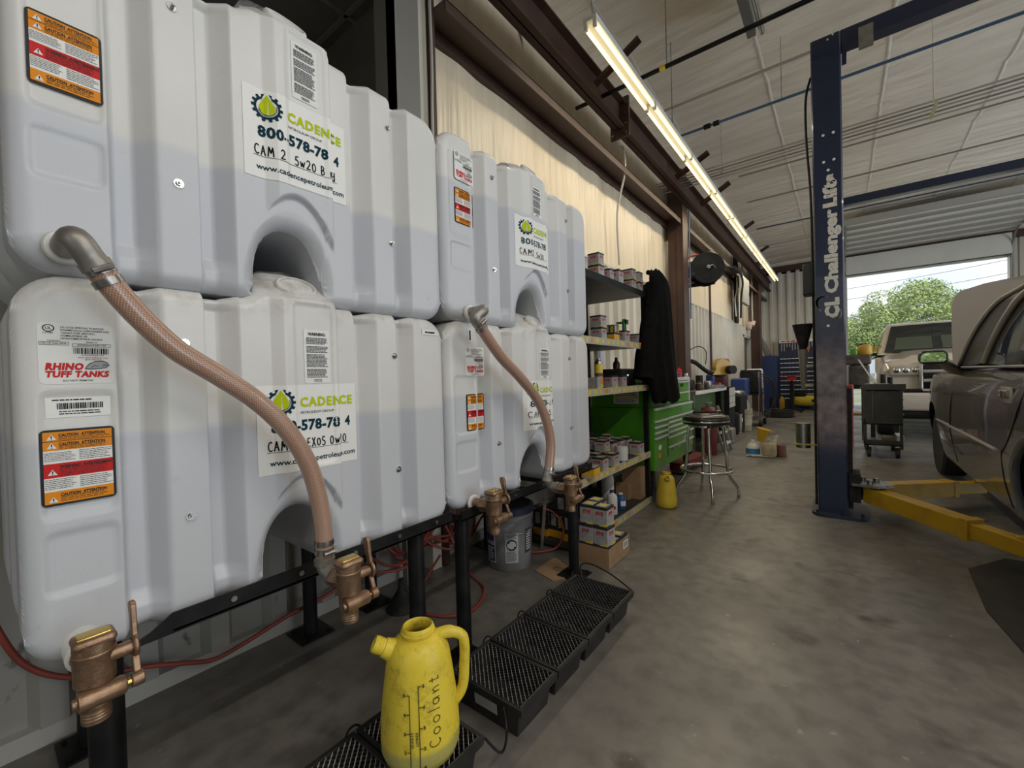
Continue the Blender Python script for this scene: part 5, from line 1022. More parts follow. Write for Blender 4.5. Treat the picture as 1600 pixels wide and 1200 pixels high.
# dark heap of covers, welders and machines farther along the wall ------------
c = Vector((-1.765, 9.35, 0)); root = thing('tyre_machine', 'dark workshop machine with red motor and grey post beyond the bench', 'machine', tuple(c))
mb = MB(); mb.rbox(c + Vector((0, 0, .36)), (.50, .70, .70), .03); mb.build('cabinet', BLACKM, root); mb = MB(); mb.lathe([(.26, .70), (.27, .72), (.27, .77), (.2, .80), (.06, .80)], c, 28); mb.build('turntable', STEEL, root, smooth=40)
mb = MB(); mb.bb((c.x - .2, c.y + .1, .7), (c.x - .1, c.y + .22, 1.30)); mb.build('post', mat('machine_white', (.6, .6, .58), .4), root)
mb = MB(); mb.rbox(c + Vector((-.15, .16, 1.36)), (.20, .34, .16), .04); mb.build('motor_head', mat('machine_red', (.30, .03, .03), .4), root, smooth=40); mb = MB(); mb.rbox(c + Vector((-.12, -.18, 1.0)), (.22, .30, .40), .06); mb.build('dark_red_cover', mat('maroon_cover', (.07, .012, .012), .5), root, smooth=40)
mb = MB(); mb.rbox((-1.68, 9.95, .85), (.30, .42, .36), .04); tag(mb.build('plastic_crate', mat('crate_blue', (.03, .07, .25), .4)), 'blue crate wedged behind the dark workshop machine', 'crate')
c = Vector((-1.55, 10.55, 0)); root = thing('welding_cart', 'white and black welding cart with looping cables before the blue cabinet', 'cart', tuple(c))
mb = MB(); mb.bb((c.x - .22, c.y - .35, .14), (c.x + .2, c.y + .35, .18)); mb.build('cart_deck', STEEL, root); mb = MB(); mb.rbox(c + Vector((0, -.12, .95)), (.36, .42, .50), .04); mb.build('welder_body', BLACKM, root, smooth=40)
mb = MB(); mb.rbox(c + Vector((.02, .22, 1.0)), (.3, .20, .44), .03); mb.build('white_panel', WHITE, root, smooth=40); mb = MB(); mb.bb((c.x - .2, c.y - .33, .66), (c.x + .18, c.y + .33, .70)); mb.build('cart_shelf', BLACKM, root)
for dx, dy in ((-.19, -.32), (.17, -.32), (-.19, .32), (.17, .32)): mb = MB(); mb.cyl((c.x + dx, c.y + dy, .05), (c.x + dx, c.y + dy, 1.15), .014, n=8); mb.build('upright', CHROME, root)
for k in range(4): mb = MB(); mb.tube(smoothpath([(c.x + .2, c.y - .05 + .1 * k, 1.1 - .05 * k), (c.x + .34, c.y + .15 + .14 * k, .95), (c.x + .36, c.y + .3 + .12 * k, .55), (c.x + .28, c.y + .25 + .1 * k, .16 + .05 * k), (c.x + .2, c.y + .1, .22)], 6), .012, 8); mb.build('cable', RUBBER, root, smooth=60)
for dy in (-.3, .3): mb = MB(); mb.cyl((c.x + .16, c.y + dy, .07), (c.x + .22, c.y + dy, .07), .07, n=18); mb.build('wheel', RUBBER, root, smooth=40)
mb = MB(); mb.sheet([[(-1.58 + .05 * math.sin(i * .8 + j), 9.72 + .06 * i, .72 - .55 * (j / 6) + .02 * math.sin(i * 2.1)) for j in range(7)] for i in range(7)]); tag(mb.build('rag', mat('white_rag', (.60, .62, .64), .8), None, smooth='keep'), 'white rag draped over the dark machine', 'rag')
# buckets and cans on the floor along the wall
def pail(lab, p, r, h, m_, lid=None, lm=None):
    root = thing('pail', lab, 'pail', (p[0], p[1], 0)); mb = MB(); mb.lathe([(r * .88, 0), (r * .9, .005), (r, h * .92), (r * 1.05, h * .92), (r * 1.05, h), (r * .95, h), (r * .8, h * .97), (0, h * .97)], (p[0], p[1], 0), 26, cap=False); mb.build('pail_body', m_, root, smooth=40)
    mb = MB(); mb.lathe([(r * .93, h * .25), (r * .975, h * .72)], (p[0] + .004, p[1] - .004, 0), 26, cap=False); mb.build('paper_band', lm or GREY, root, smooth=True)
    mb = MB(); mb.tube([(p[0] + r * 1.06 * math.cos(a), p[1] + r * 1.06 * math.sin(a), h * (.85 - .3 * math.sin((a + 2.2) * 1.0) ** 2)) for a in [-2.2 + i * PI / 12 for i in range(13)]], .004, 6); mb.build('bail_handle', STEEL, root); return root
CREAM = mat('cream_plastic', (.55, .50, .38), .5, col2=(.42, .37, .27), scale=10)
pail('cream pail with a yellow lid on the floor beyond the trolley', spot('z', 0, 1164, 672), .13, .42, CREAM, lm=mat('pale_label', (.6, .56, .44), .5))
pail('dirty cream pail half hidden behind the stool legs', spot('z', 0, 1147, 676), .14, .36, CREAM)
c = spot('z', 0, 1139, 692); mb = MB(); mb.rbox((c.x, c.y, .125), (.17, .24, .25), .02); mb.cyl((c.x, c.y - .05, .25), (c.x, c.y - .05, .29), .03, n=14); tag(mb.build('oil_can', GALV, None, smooth=40), 'square metal oil can on the floor past the stool', 'can')
c = Vector((-1.42, 5.55, 0)); root = thing('floor_jack', 'low red floor jack lying under and before the green chest', 'jack', tuple(c)); mb = MB(); mb.prism([(-1.58, 4.95), (-1.44, 4.9), (-1.36, 5.7), (-1.50, 5.78)], .05, .14, 'z'); mb.build('jack_frame', mat('jack_red', (.16, .02, .02), .45), root)
for x, y in ((-1.50, 5.0), (-1.42, 5.66)): mb = MB(); mb.cyl((x - .07, y, .04), (x + .07, y, .04), .04, n=16); mb.build('wheel', STEEL, root, smooth=40)
c = Vector((-1.50, 6.45, 0)); root = thing('oil_drain', 'dark red upright cylinder standing behind the bar stool', 'cylinder', tuple(c)); mb = MB(); mb.lathe([(.10, 0), (.105, .01), (.105, .62), (.09, .66), (.03, .68)], c, 24); mb.build('cylinder_body', mat('maroon_paint', (.13, .02, .02), .4), root, smooth=40); mb = MB(); mb.lathe([(.03, .68), (.03, .72), (.05, .72), (.05, .74), (0, .74)], c, 16, cap=False); mb.build('valve_cap', STEEL, root, smooth=40)
c = Vector((-1.36, 6.75, 0)); root = thing('step_ladder', 'folded grey step ladder leaning under the bench behind the stool', 'ladder', tuple(c))
for dx in (0, .26): mb = MB(); mb.box((c.x - .10 + dx * .2, c.y + dx, .33), (.03, .05, .68), Matrix.Rotation(R_(-16), 3, 'Y')); mb.build('side_rail', GALV, root)
for k in range(4): mb = MB(); mb.box((c.x - .16 + .05 * (3 - k) * .9 + .03, c.y + .13, .12 + .15 * k), (.07, .28, .025)); mb.build('tread', ALU, root)
# jugs on the open floor --------------------------------------------
p = Vector((-.985, 6.66, 0)); root = thing('bleach_jug', 'white and blue plastic jug on the open floor by a rag', 'jug', tuple(p)); mb = MB(); mb.lathe([(.080, 0), (.086, .008), (.086, .10), (.080, .125), (.05, .165), (.022, .185), (.022, .20)], p, 28, sc=(1, .75)); mb.build('jug_body', mat('translucent_white', (.66, .65, .58), .45), root, smooth=50)
mb = MB(); mb.lathe([(.0868, .025), (.0868, .098)], p, 28, cap=False, sc=(1, .757)); mb.build('label_band', mat('label_blue', (.04, .20, .42), .4), root, smooth=True); mb = MB(); mb.lathe([(.025, .195), (.025, .215), (0, .216)], p, 16, cap=False); mb.build('cap', WHITE, root, smooth=40)
mb = MB(); mb.tube(smoothpath([(p.x + .02, p.y, .185), (p.x + .07, p.y, .17), (p.x + .075, p.y, .12)], 5), .011, 8); mb.build('handle', mat('translucent_white_handle', (.66, .65, .58), .45), root, smooth=60)
p = Vector((-.785, 6.62, 0)); root = thing('gas_can', 'dirty cream plastic can with a spout on the open floor', 'can', tuple(p)); mb = MB(); mb.rbox(p + Vector((0, 0, .10)), (.17, .15, .20), .035); mb.build('can_body', mat('cream_can', (.45, .38, .24), .55, col2=(.30, .25, .15), scale=10), root, smooth=50)
mb = MB(); mb.cyl(p + Vector((.05, 0, .19)), p + Vector((.10, .02, .30)), .03, .018, n=16); mb.build('spout', CREAM, root, smooth=40); mb = MB(); mb.tube(smoothpath([p + Vector((.04, .0, .20)), p + Vector((.0, 0, .235)), p + Vector((-.05, 0, .20))], 5), .012, 8); mb.build('handle', CREAM, root, smooth=60)
fp = p + Vector((-.095, -.01, .232)); M = Matrix.Rotation(R_(16), 3, 'Y'); mb = MB(); mb.lathe([(.032, -.022), (.042, .0), (.084, .15), (.088, .15), (.080, .14), (.035, 0)], fp, 28, cap=False, rot=M); tag(mb.build('funnel', mat('yellow_funnel', (.62, .38, .02), .4), None, smooth=50), 'yellow funnel tilted on top of the cream can', 'funnel')
p = Vector((-.66, 6.72, 0)); mb = MB(); mb.lathe([(.06, 0), (.062, .14), (.05, .16)], p, 20); tag(mb.build('can', mat('rust_can', (.13, .05, .03), .6), None, smooth=40), 'rusty brown can just behind the cream can', 'can')
mb = MB(); mb.sheet([[(-1.05 + .045 * i, 6.52 + .035 * j + .02 * math.sin(i * 2), .004 + .014 * abs(math.sin(i * 1.7 + j * 2.1))) for j in range(5)] for i in range(8)]); tag(mb.build('rag', mat('grey_rag', (.50, .49, .45), .9), None, smooth='keep'), 'crumpled pale rag on the floor under the white jug', 'rag')
c = Vector((-1.29, 12.65, 0)); root = thing('drain_pan', 'round black oil drain pan on the floor near the back wall', 'drain pan', tuple(c)); mb = MB(); mb.lathe([(.30, 0), (.34, .02), (.36, .15), (.38, .155), (.37, .165), (.34, .15), (.32, .06), (0, .05)], c, 36, cap=False); mb.build('pan_body', RUBBER, root, smooth=40); mb = MB(); mb.rbox(c + Vector((-.1, 0, .18)), (.2, .3, .05), .02); mb.build('spout_lid', BLACKM, root)
# ---------------------------------------------------------------- back wall furniture
root = thing('steel_cabinet', 'tall blue steel cabinet in the far left corner', 'cabinet', (-1.78, 15.3, 0)); BLUE = mat('blue_enamel', (.03, .055, .19), .4, col2=(.025, .045, .15), scale=2)
mb = MB(); mb.bb((-2.02, 14.75, 0), (-1.55, 15.6, 1.62)); mb.build('cabinet_body', BLUE, root); mb = MB(); mb.bb((-2.02, 14.745, .05), (-1.79, 14.75, 1.58)); mb.build('door', BLUE, root); mb = MB(); mb.bb((-1.775, 14.745, .05), (-1.555, 14.75, 1.58)); d = mb.build('door', BLUE, root); mb = MB(); mb.bb((-1.77, 14.735, .8), (-1.755, 14.745, .92)); mb.build('handle', CHROME, d)
mb = MB(); mb.bb((-1.73, 14.742, .02), (-1.58, 14.746, .38)); mb.build('vent', BLACKM, root)
mb = MB(); mb.rbox((-1.86, 15.05, 1.90), (.13, .42, .60), .03, Matrix.Rotation(R_(-24), 3, 'Y')); tag(mb.build('seat_pad', mat('grey_foam', (.19, .19, .17), .7), None, smooth=40), 'grey padded panel leaning on top of the blue cabinet', 'panel')
def binrack():
    x0, x1, y = -1.52, -.55, 15.55
    root = thing('bolt_bin_rack', 'tall navy bolt bin rack against the back wall', 'bin rack', ((x0 + x1) / 2, y, 0)); NV = mat('navy_bins', (.018, .028, .075), .45)
    mb = MB(); mb.bb((x0, y, 0), (x1, y + .22, 2.06)); mb.bb((x0 - .02, y - .04, 0), (x0, y + .24, 2.08)); mb.bb((x1, y - .04, 0), (x1 + .02, y + .24, 2.08)); mb.build('rack_frame', NV, root)
    mb = MB(); mb.bb((x0, y - .03, 2.02), (x1, y - .02, 2.10)); f = lambda u, v: (u, y - .032, v); lines(mb, f, x0 + .05, x1 - .1, 2.03, 2.09, 1, 1, .7, 5); mb.build('header', [PAPER, FR], root)
    for r in range(10):
        z = .30 + .135 * r; mb = MB(); mb.bb((x0, y - .055, z), (x1, y, z + .03)); s_ = mb.build('bin_row', NV, root)
        mb = MB(); k = x0 + .02
        while k < x1 - .08: mb.bb((k, y - .057, z + .002), (k + .085, y - .0555, z + .026)); k += .098
        mb.build('label_strip', WHITE, s_)
    mb = MB(); rr = random.Random(2)
    for k in range(13): xx = x0 + .05 + k * .07; L_ = rr.uniform(.10, .24); mb.bb((xx, y - .03, 2.0 - L_), (xx + .028, y - .008, 2.0))
    mb.build('hanging_parts', STEEL, root); mb = MB(); mb.bb((x0 + .58, y - .06, 1.72), (x0 + .76, y - .01, 1.85)); mb.build('orange_pack', mat('orange_pack', (.72, .15, .02), .5), root)
binrack()
c = Vector((-1.12, 14.35, 0)); root = thing('jack_stand', 'red-topped transmission jack standing before the bin rack', 'jack', tuple(c)); mb = MB(); mb.cyl(c + Vector((0, 0, .05)), c + Vector((0, 0, .80)), .055, n=16); mb.cyl(c + Vector((0, 0, .8)), c + Vector((0, 0, .98)), .03, n=12); mb.build('column', BLACKM, root, smooth=40)
mb = MB(); mb.bb((c.x - .24, c.y - .1, 1.00), (c.x + .24, c.y + .1, 1.03)); mb.bb((c.x - .10, c.y - .07, .88), (c.x + .10, c.y + .07, 1.0)); 
for dx in (-.24, .24): mb.cyl(c + Vector((dx, 0, 1.03)), c + Vector((dx, 0, 1.10)), .012, n=8)
mb.build('saddle', mat('jack_red_bright', (.42, .02, .035), .4), root)
for a in range(4): D = Vector((math.cos(R_(45 + 90 * a)), math.sin(R_(45 + 90 * a)), 0)); mb = MB(); mb.cyl(c + Vector((0, 0, .08)), c + D * .32 + Vector((0, 0, .05)), .02, n=8); mb.cyl(c + D * .32 + Vector((0, -.015, .035)), c + D * .32 + Vector((0, .015, .035)), .035, n=12); mb.build('leg', BLACKM, root)
c = Vector((-.86, 15.1, 0)); root = thing('air_compressor', 'small yellow air compressor on the floor by the bin rack', 'compressor', tuple(c)); mb = MB(); mb.lathe([(.02, -.30), (.11, -.28), (.155, -.22), (.155, .22), (.11, .28), (.02, .30)], c + Vector((.0, 0, .27)), 26, axis='x'); mb.build('tank', FY, root, smooth=50); mb = MB(); mb.rbox(c + Vector((-.12, 0, .46)), (.30, .22, .14), .03); mb.build('pump', BLACKM, root, smooth=40)
for dx in (-.2, .2):
    for dy in (-.14, .14): mb = MB(); mb.cyl(c + Vector((dx, dy - .02, .06)), c + Vector((dx, dy + .02, .06)), .06, n=16); mb.cyl(c + Vector((dx, dy, .06)), c + Vector((dx, dy * .5, .2)), .012, n=8); mb.build('wheel', RUBBER, root, smooth=40)
mb = MB(); mb.bb((-.69, 14.925, .24), (-.49, 14.932, .32)); mb.build('badge', BLACKM, root)
c = Vector((-1.42, 14.95, 0)); mb = MB(); mb.lathe([(.07, 0), (.075, .01), (.075, .30), (.04, .36), (.03, .40)], c, 18); tag(mb.build('bottle', mat('amber_plastic', (.5, .3, .03), .4), None, smooth=40), 'amber bottle on the floor beside the transmission jack', 'bottle')
# ================================================================ strip lights and what hangs from the roof
TUBE = glow('fluorescent_tube', (1.0, .80, .42), 2.3)
FIXT = mat('fixture_white', (.72, .70, .64), .4)
def strip_light(label, x, y, z, L_=1.225, group=None, watts=8.0, col=WARM):
    root = thing('strip_light', label, 'light', (x, y, z), group)
    mb = MB(); mb.prism([(b, a) for a, b in [(x - .052, z + .022), (x - .052, z + .07), (x + .052, z + .07), (x + .052, z + .022), (x + .046, z + .022), (x + .02, z + .040), (x - .02, z + .040), (x - .046, z + .022)]], y, y + L_, 'y'); mb.build('housing', FIXT, root)
    for dx in (-.036, .036):
        mb = MB(); mb.cyl((x + dx, y + .03, z), (x + dx, y + L_ - .03, z), .014, n=14); mb.build('tube', TUBE, root, smooth=40)
    for yy in (y + .012, y + L_ - .012):
        mb = MB()
        for dx in (-.036, .036): mb.bb((x + dx - .013, yy - .010, z - .016), (x + dx + .013, yy + .010, z + .035))
        mb.build('lamp_holder', FIXT, root)
    l = lamp('strip_lamp', 'AREA', (x, y + L_ / 2, z - .018), (x, y + L_ / 2, 0), watts * L_ / 1.225, col, .09, L_ - .06); l.data.spread = R_(170)
    return root
for k in range(9):
    lab = 'twin tube strip light, %s of the row along the left wall' % ('nearest', 'second', 'third', 'fourth', 'fifth', 'sixth', 'seventh', 'eighth', 'farthest')[k]
    strip_light(lab, -1.40, 2.83 + 1.235 * k, 3.68, group='strip lights in a row')
    if k % 2 == 0:
        for dx in (-.03, .03):
            pass
mb = MB(); mb.cyl((-1.40, 2.9, 3.76), (-1.44, 2.75, zceil(-1.44, 2.75)), .006, n=6); tag(mb.build('hanger_wire', STEEL), 'wire hanging the nearest strip light from the ceiling', 'wire')
mb = MB(); mb.cyl((-1.36, 4.6, 3.76), (-1.36, 4.6, zceil(-1.36, 4.6)), .005, n=6); tag(mb.build('hanger_chain', STEEL), 'thin chain holding up the second strip light', 'chain')
# unseen strip lights added over the other bays to brighten the shop
for i, (x, y) in enumerate(((1.9, -2.5), (1.9, .2), (4.6, 1.0), (4.6, 4.5), (4.6, 8.0), (7.0, 4.5), (7.0, 9.5))):
    strip_light('unseen twin tube strip light added over the middle of the shop' if i < 2 else 'unseen twin tube strip light added over the far bays', x, y, 3.9, 2.4, group='unseen strip lights added over the other bays', watts=22.0, col=(1, .94, .85))
PIPEM = {'black': BLACK, 'grey': mat('conduit_grey', (.48, .46, .42), .4, .2), 'blue': mat('air_pipe_blue', (.075, .14, .25), .4), 'dark': mat('conduit_dark', (.26, .25, .225), .45), 'navy': mat('cable_navy', (.03, .05, .10), .5)}
def overhead(label, z, pa, pb, r, m_, x0=None, x1=4.5, name='conduit', dz=0):
    a, b = spot('z', z, *pa), spot('z', z, *pb); y = (a.y + b.y) / 2
    mb = MB(); mb.cyl((a.x if x0 is None else x0, y, z + dz), (x1, y, z + dz), r, n=10); return tag(mb.build(name, PIPEM[m_], None, smooth=40), label, 'pipe'), y
o, yb = overhead('thick black pipe crossing under the ceiling above the nearest lights', 3.82, (1010, 117), (1267, 0), .019, 'black', -2.05)
mb = MB(); mb.cyl((-1.22, yb, 3.82), (-1.17, yb, 3.82), .0205, n=12); tag(mb.build('pipe_tag', FY), 'small yellow tag wrapped round the black pipe', 'tag')
mb = MB(); mb.cyl((-1.16, yb, 3.83), (-1.16, yb, zceil(-1.16, yb)), .005, n=6); tag(mb.build('hanger_rod', STEEL), 'thin rod holding the black pipe', 'rod')
overhead('grey conduit between the black pipe and the blue air pipe', 3.95, (1042, 172), (1262, 83), .014, 'grey', -1.45)
o, yb = overhead('blue air pipe running across below the ceiling', 3.95, (1072, 211), (1600, 17), .014, 'blue', -1.55)
mb = MB(); mb.cyl((-1.20, yb, 3.95), (-1.13, yb, 3.95), .028, n=12); mb.cyl((-1.10, yb, 3.95), (-1.04, yb, 3.95), .028, n=12); tag(mb.build('pipe_coupling', BLACK, None, smooth=40), 'black coupling on the blue air pipe', 'coupling')
mb = MB(); mb.cyl((-.45, yb, 3.95), (-.45, yb, zceil(-.45, yb)), .004, n=6); tag(mb.build('hanger_rod', STEEL), 'thin rod holding the blue air pipe near the lift post', 'rod')
for k in range(5): overhead('grey conduit of the five run in a bundle, %s' % ('topmost', 'second from the top', 'middle one', 'second from the bottom', 'lowest')[k], 3.86, (1026, 290 + 4.6 * k), (1600, 113 + 6.2 * k), .010, ('grey', 'dark', 'grey', 'dark', 'grey')[k], -2.05, dz=0)
overhead('thin grey conduit just beyond the conduit bundle', 4.15, (1125, 285), (1600, 150), .012, 'dark', -1.2)
overhead('dark conduit farther back, beyond the thin grey one', 4.2, (1140, 325), (1600, 208), .013, 'dark', -1.3)
overhead('navy cable stretched across in front of the far ceiling', 4.0, (1165, 362), (1262, 341), .012, 'navy', -1.3)
overhead('thin dark cable nearest the back wall', 4.1, (1190, 385), (1262, 372), .010, 'dark', -1.4)
for px, zz in (((1040, 240), 3.86), ((1056, 300), 4.0)): pass
for k, (px, py, qx, qy) in enumerate(((930, 132, 999, 60), (1056, 278, 1107, 238), (1095, 320, 1140, 285), (1161, 358, 1178, 346), (1188, 393, 1201, 384))):
    a = spot('x', -1.70, px, py); b = spot('y', a.y, qx, qy); d = (b - a).normalized(); n_ = Vector((0, 1, 0)); u = d.cross(n_)
    mb = MB()
    for w_, v_ in ((n_, u), (u, n_)):
        q4 = [a - w_ * .04, a + w_ * .04, b + w_ * .04, b - w_ * .04]; mb.add(q4 + [p + v_ * .006 for p in q4], [(0, 1, 2, 3), (7, 6, 5, 4), (0, 4, 5, 1), (1, 5, 6, 2), (2, 6, 7, 3), (3, 7, 4, 0)])
    struct('beam_brace_%d' % (k + 1), mb, BROWN)
# wall conduit that bends over the girt
mb = MB(); mb.tube(smoothpath([(-1.99, 4.62, 2.42), (-1.99, 4.60, 3.0), (-1.885, 4.58, 3.4), (-1.875, 4.56, 3.62), (-1.90, 4.56, 3.70), (-2.0, 4.56, 3.72)], 6), .012, 8); tag(mb.build('conduit', PIPEM['grey'], None, smooth=60), 'bent grey conduit climbing the vinyl wall above the shelf', 'conduit')
mb = MB(); mb.tube(smoothpath([(-1.935, 1.78, 2.1), (-1.935, 1.775, 2.7), (-1.93, 1.78, 3.1), (-1.935, 1.775, 3.8)], 6), .009, 8); tag(mb.build('conduit', PIPEM['grey'], None, smooth=60), 'cable clipped to the grey column above the tanks', 'cable')
mb = MB(); mb.tube(smoothpath([(-1.9, 2.0, 3.68), (-1.86, 2.25, 3.90), (-1.84, 2.45, 3.85), (-1.86, 2.6, 3.72), (-1.9, 2.7, 3.69)], 6), .010, 8); tag(mb.build('cable', PIPEM['grey'], None, smooth=60), 'looped grey cable lying on the girt at the top', 'cable')
mb = MB(); mb.cyl((-1.825, 6.90, 2.0), (-1.825, 6.90, 3.9), .010, n=8); tag(mb.build('air_line', PIPEM['blue'], None, smooth=40), 'thin blue air line down the brown column', 'pipe')
mb = MB(); mb.cyl((-1.53, 5.45, 3.95), (-1.53, 8.6, 3.80), .012, n=8); tag(mb.build('air_line', PIPEM['grey'], None, smooth=40), 'pale pipe slung under the rafter beside the lights', 'pipe')
a_ = spot('z', 4.40, 1168, 30); mb = MB(); mb.bb((a_.x - .02, a_.y - .9, 4.30), (a_.x + .05, a_.y + .12, 4.56)); tag(mb.build('roof_channel', mat('channel_grey', (.13, .13, .125), .5)), 'short grey steel channel under the ceiling above the black pipe', 'channel')
mb = MB(); mb.cyl((a_.x + .10, a_.y - .9, 4.32), (a_.x + .10, a_.y + .14, 4.32), .026, n=14); tag(mb.build('vent_pipe', CHROME, None, smooth=40), 'short shiny pipe end beside the grey roof channel', 'pipe')
# hanging label beneath the bundle
for lab, px, py, z in (('small yellow sign hanging from a rod below the ceiling at right', 1459, 172, 3.72), ('small pale tag hanging from the conduit bundle near the lights', 1128, 268, 3.90)):
    c = spot('z', z, px, py); mb = MB(); mb.box(c, (.03, .012, .16) if 'right' in lab else (.02, .01, .09), Matrix.Rotation(R_(18), 3, 'Y')); mb.cyl(c + Vector((0, 0, .07)), (c.x, c.y, zceil(c.x, c.y)), .004, n=6); tag(mb.build('hanging_sign', [mat('sign_pale_yellow', (.62, .60, .36), .5)] if 'right' in lab else [GREY]), lab, 'sign')
# hose reel on the brown column ---------------------------------------
c = spot('y', 7.25, 1104, 420); root = thing('hose_reel', 'black hose reel bracketed to the brown column', 'hose reel', tuple(c)); D = Vector((.45, -.85, .06)).normalized(); q_ = D.to_track_quat('Z', 'Y').to_matrix()
for off in (-.14, .06): mb = MB(); mb.lathe([(.05, 0), (.20, .004), (.245, .0), (.252, .012), (.244, .020), (.20, .012), (.12, .022), (.05, .022)], c + D * off, 36, rot=q_); mb.build('flange', BLACK, root, smooth=40)
mb = MB(); mb.lathe([(.20, -.12), (.20, .06)], c, 30, rot=q_); mb.build('wound_hose', RUBBER, root, smooth=40); mb = MB(); mb.cyl(c + D * .07, c + D * .12, .03, n=12); mb.tube([c + D * .11, c + D * .11 + Vector((.05, .05, .03)), c + D * .11 + Vector((.09, .07, -.02))], .010, 8); mb.build('hub', STEEL, root, smooth=40)
mb = MB(); mb.box(c - D * .16 + Vector((-.05, 0, -.20)), (.42, .06, .04)); mb.box(c - D * .17 + Vector((-.16, 0, 0)), (.12, .05, .40)); mb.box((c.x - .19, 7.08, c.z - .1), (.10, .30, .06)); mb.build('bracket', BLACKM, root)
mb = MB(); mb.tube(smoothpath([c + Vector((-.10, -.05, .23)), c + Vector((-.24, -.10, .20)), c + Vector((-.30, -.10, .02)), c + Vector((-.26, -.08, -.16)), c + Vector((-.18, -.05, -.2))], 6), .017, 8); mb.build('red_inlet_hose', mat('bright_red_hose', (.45, .07, .05), .4), root, smooth=60)
mb = MB(); mb.tube(smoothpath([c + D * -.05 + Vector((.2, .1, .05)), c + Vector((.34, .5, .02)), c + Vector((.36, .9, -.10)), c + Vector((.30, 1.1, -.35)), c + Vector((.28, 1.15, -.7))], 6), .016, 8); mb.build('hose_tail', RUBBER, root, smooth=60)
mb = MB(); mb.box(c + Vector((.30, .55, .03)), (.08, .3, .07)); mb.build('hose_guide', BLACKM, root)
# electrical boxes and conduits near the far door
def wallbox(label, px0, py0, px1, py1, x, d, m_, name='electrical_box'):
    a, b = spot('x', x, px0, py0), spot('x', x, px1, py1); mb = MB(); mb.bb((x - d, min(a.y, b.y), min(a.z, b.z)), (x, max(a.y, b.y), max(a.z, b.z))); return tag(mb.build(name, m_, None, bevel=.006), label, 'box')
wallbox('grey electrical panel on the left wall near the far door', 1161, 430, 1171, 478, -1.76, .08, mat('panel_grey', (.42, .41, .37), .5))
wallbox('dark cover panel above the wall liner beyond the hose reel', 1149, 396, 1155, 505, -2.0, .06, BLACKM, 'wall_panel')
for k, (px, y0_, y1_) in enumerate(((1159, 400, 510), (1174, 420, 510))):
    a, b = spot('x', -1.98, px, y0_), spot('x', -1.98, px + 1, y1_); mb = MB(); mb.cyl((-1.98, a.y, a.z), (-1.98, a.y, b.z), .02, n=8); tag(mb.build('conduit', PIPEM['grey'], None, smooth=40), ('grey conduit dropping on the near side of the electrical panel', 'grey conduit dropping on the far side of the electrical panel')[k], 'conduit')
mb = MB(); mb.tube(smoothpath([(-1.99, 11.2, 3.4), (-1.97, 11.35, 3.62), (-1.97, 11.5, 3.4), (-1.97, 11.45, 3.1), (-1.98, 11.3, 2.9), (-1.98, 11.4, 2.5)], 6), .014, 7); tag(mb.build('cable', WHITE, None, smooth=60), 'white cable looping above the electrical panel', 'cable')
c = spot('x', -1.99, 1171, 509); mb = MB(); mb.rbox(c, (.1, .2, .22), .03); mb.cyl(c + Vector((.05, .1, 0)), c + Vector((.08, .2, .12)), .05, n=12); tag(mb.build('emergency_light', mat('pink_white', (.60, .48, .45), .5)), 'pale emergency light over the far side door', 'lamp')
mb = MB(); mb.cyl((-2.02, 9.0, 0.1), (-2.02, 9.0, 3.4), .022, n=8); tag(mb.build('downpipe', BROWN, None, smooth=40), 'brown pipe running up the ribbed liner past the hose reel', 'pipe')
mb = MB(); mb.rbox((-2.045, 4.20, 1.35), (.05, .10, .34), .02); mb.cyl((-2.045, 4.20, 1.49), (-2.045, 4.20, 1.55), .05, n=14, mi=1); tag(mb.build('bottle', [mat('pale_tube', (.55, .6, .75), .4), mat('cap_violet', (.05, .05, .35), .4)]), 'white tube with a blue cap hung on the wall behind the jacket', 'bottle')
c = spot('x', -1.75, 1200, 440)
# overhead door: one section upright, the rest on the track under the ceiling ---------------
root = thing('overhead_door', 'white sectional overhead door rolled up under the ceiling at the back', 'garage door', (1.72, 14.5, 3.84)); DOORP = mat('door_panel', (.80, .79, .75), .4, col2=(.75, .74, .70), scale=2); RIBM = mat('door_strut', (.36, .35, .32), .5)
mb = MB(); mb.bb((DX0 + .04, 15.60, 3.84), (DX1 - .04, 15.64, 4.36)); p_ = mb.build('section', DOORP, root)
mb = MB(); mb.bb((DX0 + .04, 15.59, 3.835), (DX1 - .04, 15.65, 3.85)); mb.build('bottom_seal', RUBBER, p_)
for k in range(6):
    ya = 15.38 - .56 * k; mb = MB(); mb.bb((DX0 + .04, ya - .545, 4.41), (DX1 - .04, ya, 4.45)); p_ = mb.build('section', DOORP, root)
    mb = MB(); mb.bb((DX0 + .04, ya - .53, 4.36), (DX1 - .04, ya - .49, 4.41)); mb.bb((DX0 + .04, ya - .05, 4.385), (DX1 - .04, ya - .02, 4.41)); mb.build('strut', RIBM, p_)
    for xx in (.75, 1.72, 2.7): mb = MB(); mb.bb((xx - .03, ya - .60, 4.395), (xx + .03, ya - .47, 4.41)); mb.build('hinge', GALV, p_)
for xx in (DX0 + .01, DX1 - .03):
    mb = MB(); mb.tube(smoothpath([(xx, 15.66, .05), (xx, 15.66, 3.4), (xx, 15.64, 3.9), (xx, 15.52, 4.2), (xx, 15.2, 4.38), (xx, 14.5, 4.39), (xx, 11.9, 4.39)], 5), .022, 6); mb.build('track', GALV, root, smooth=60)
mb = MB(); mb.bb((.0, 11.86, 4.30), (3.6, 11.98, 4.42)); mb.build('track_hanger', RIBM, root)
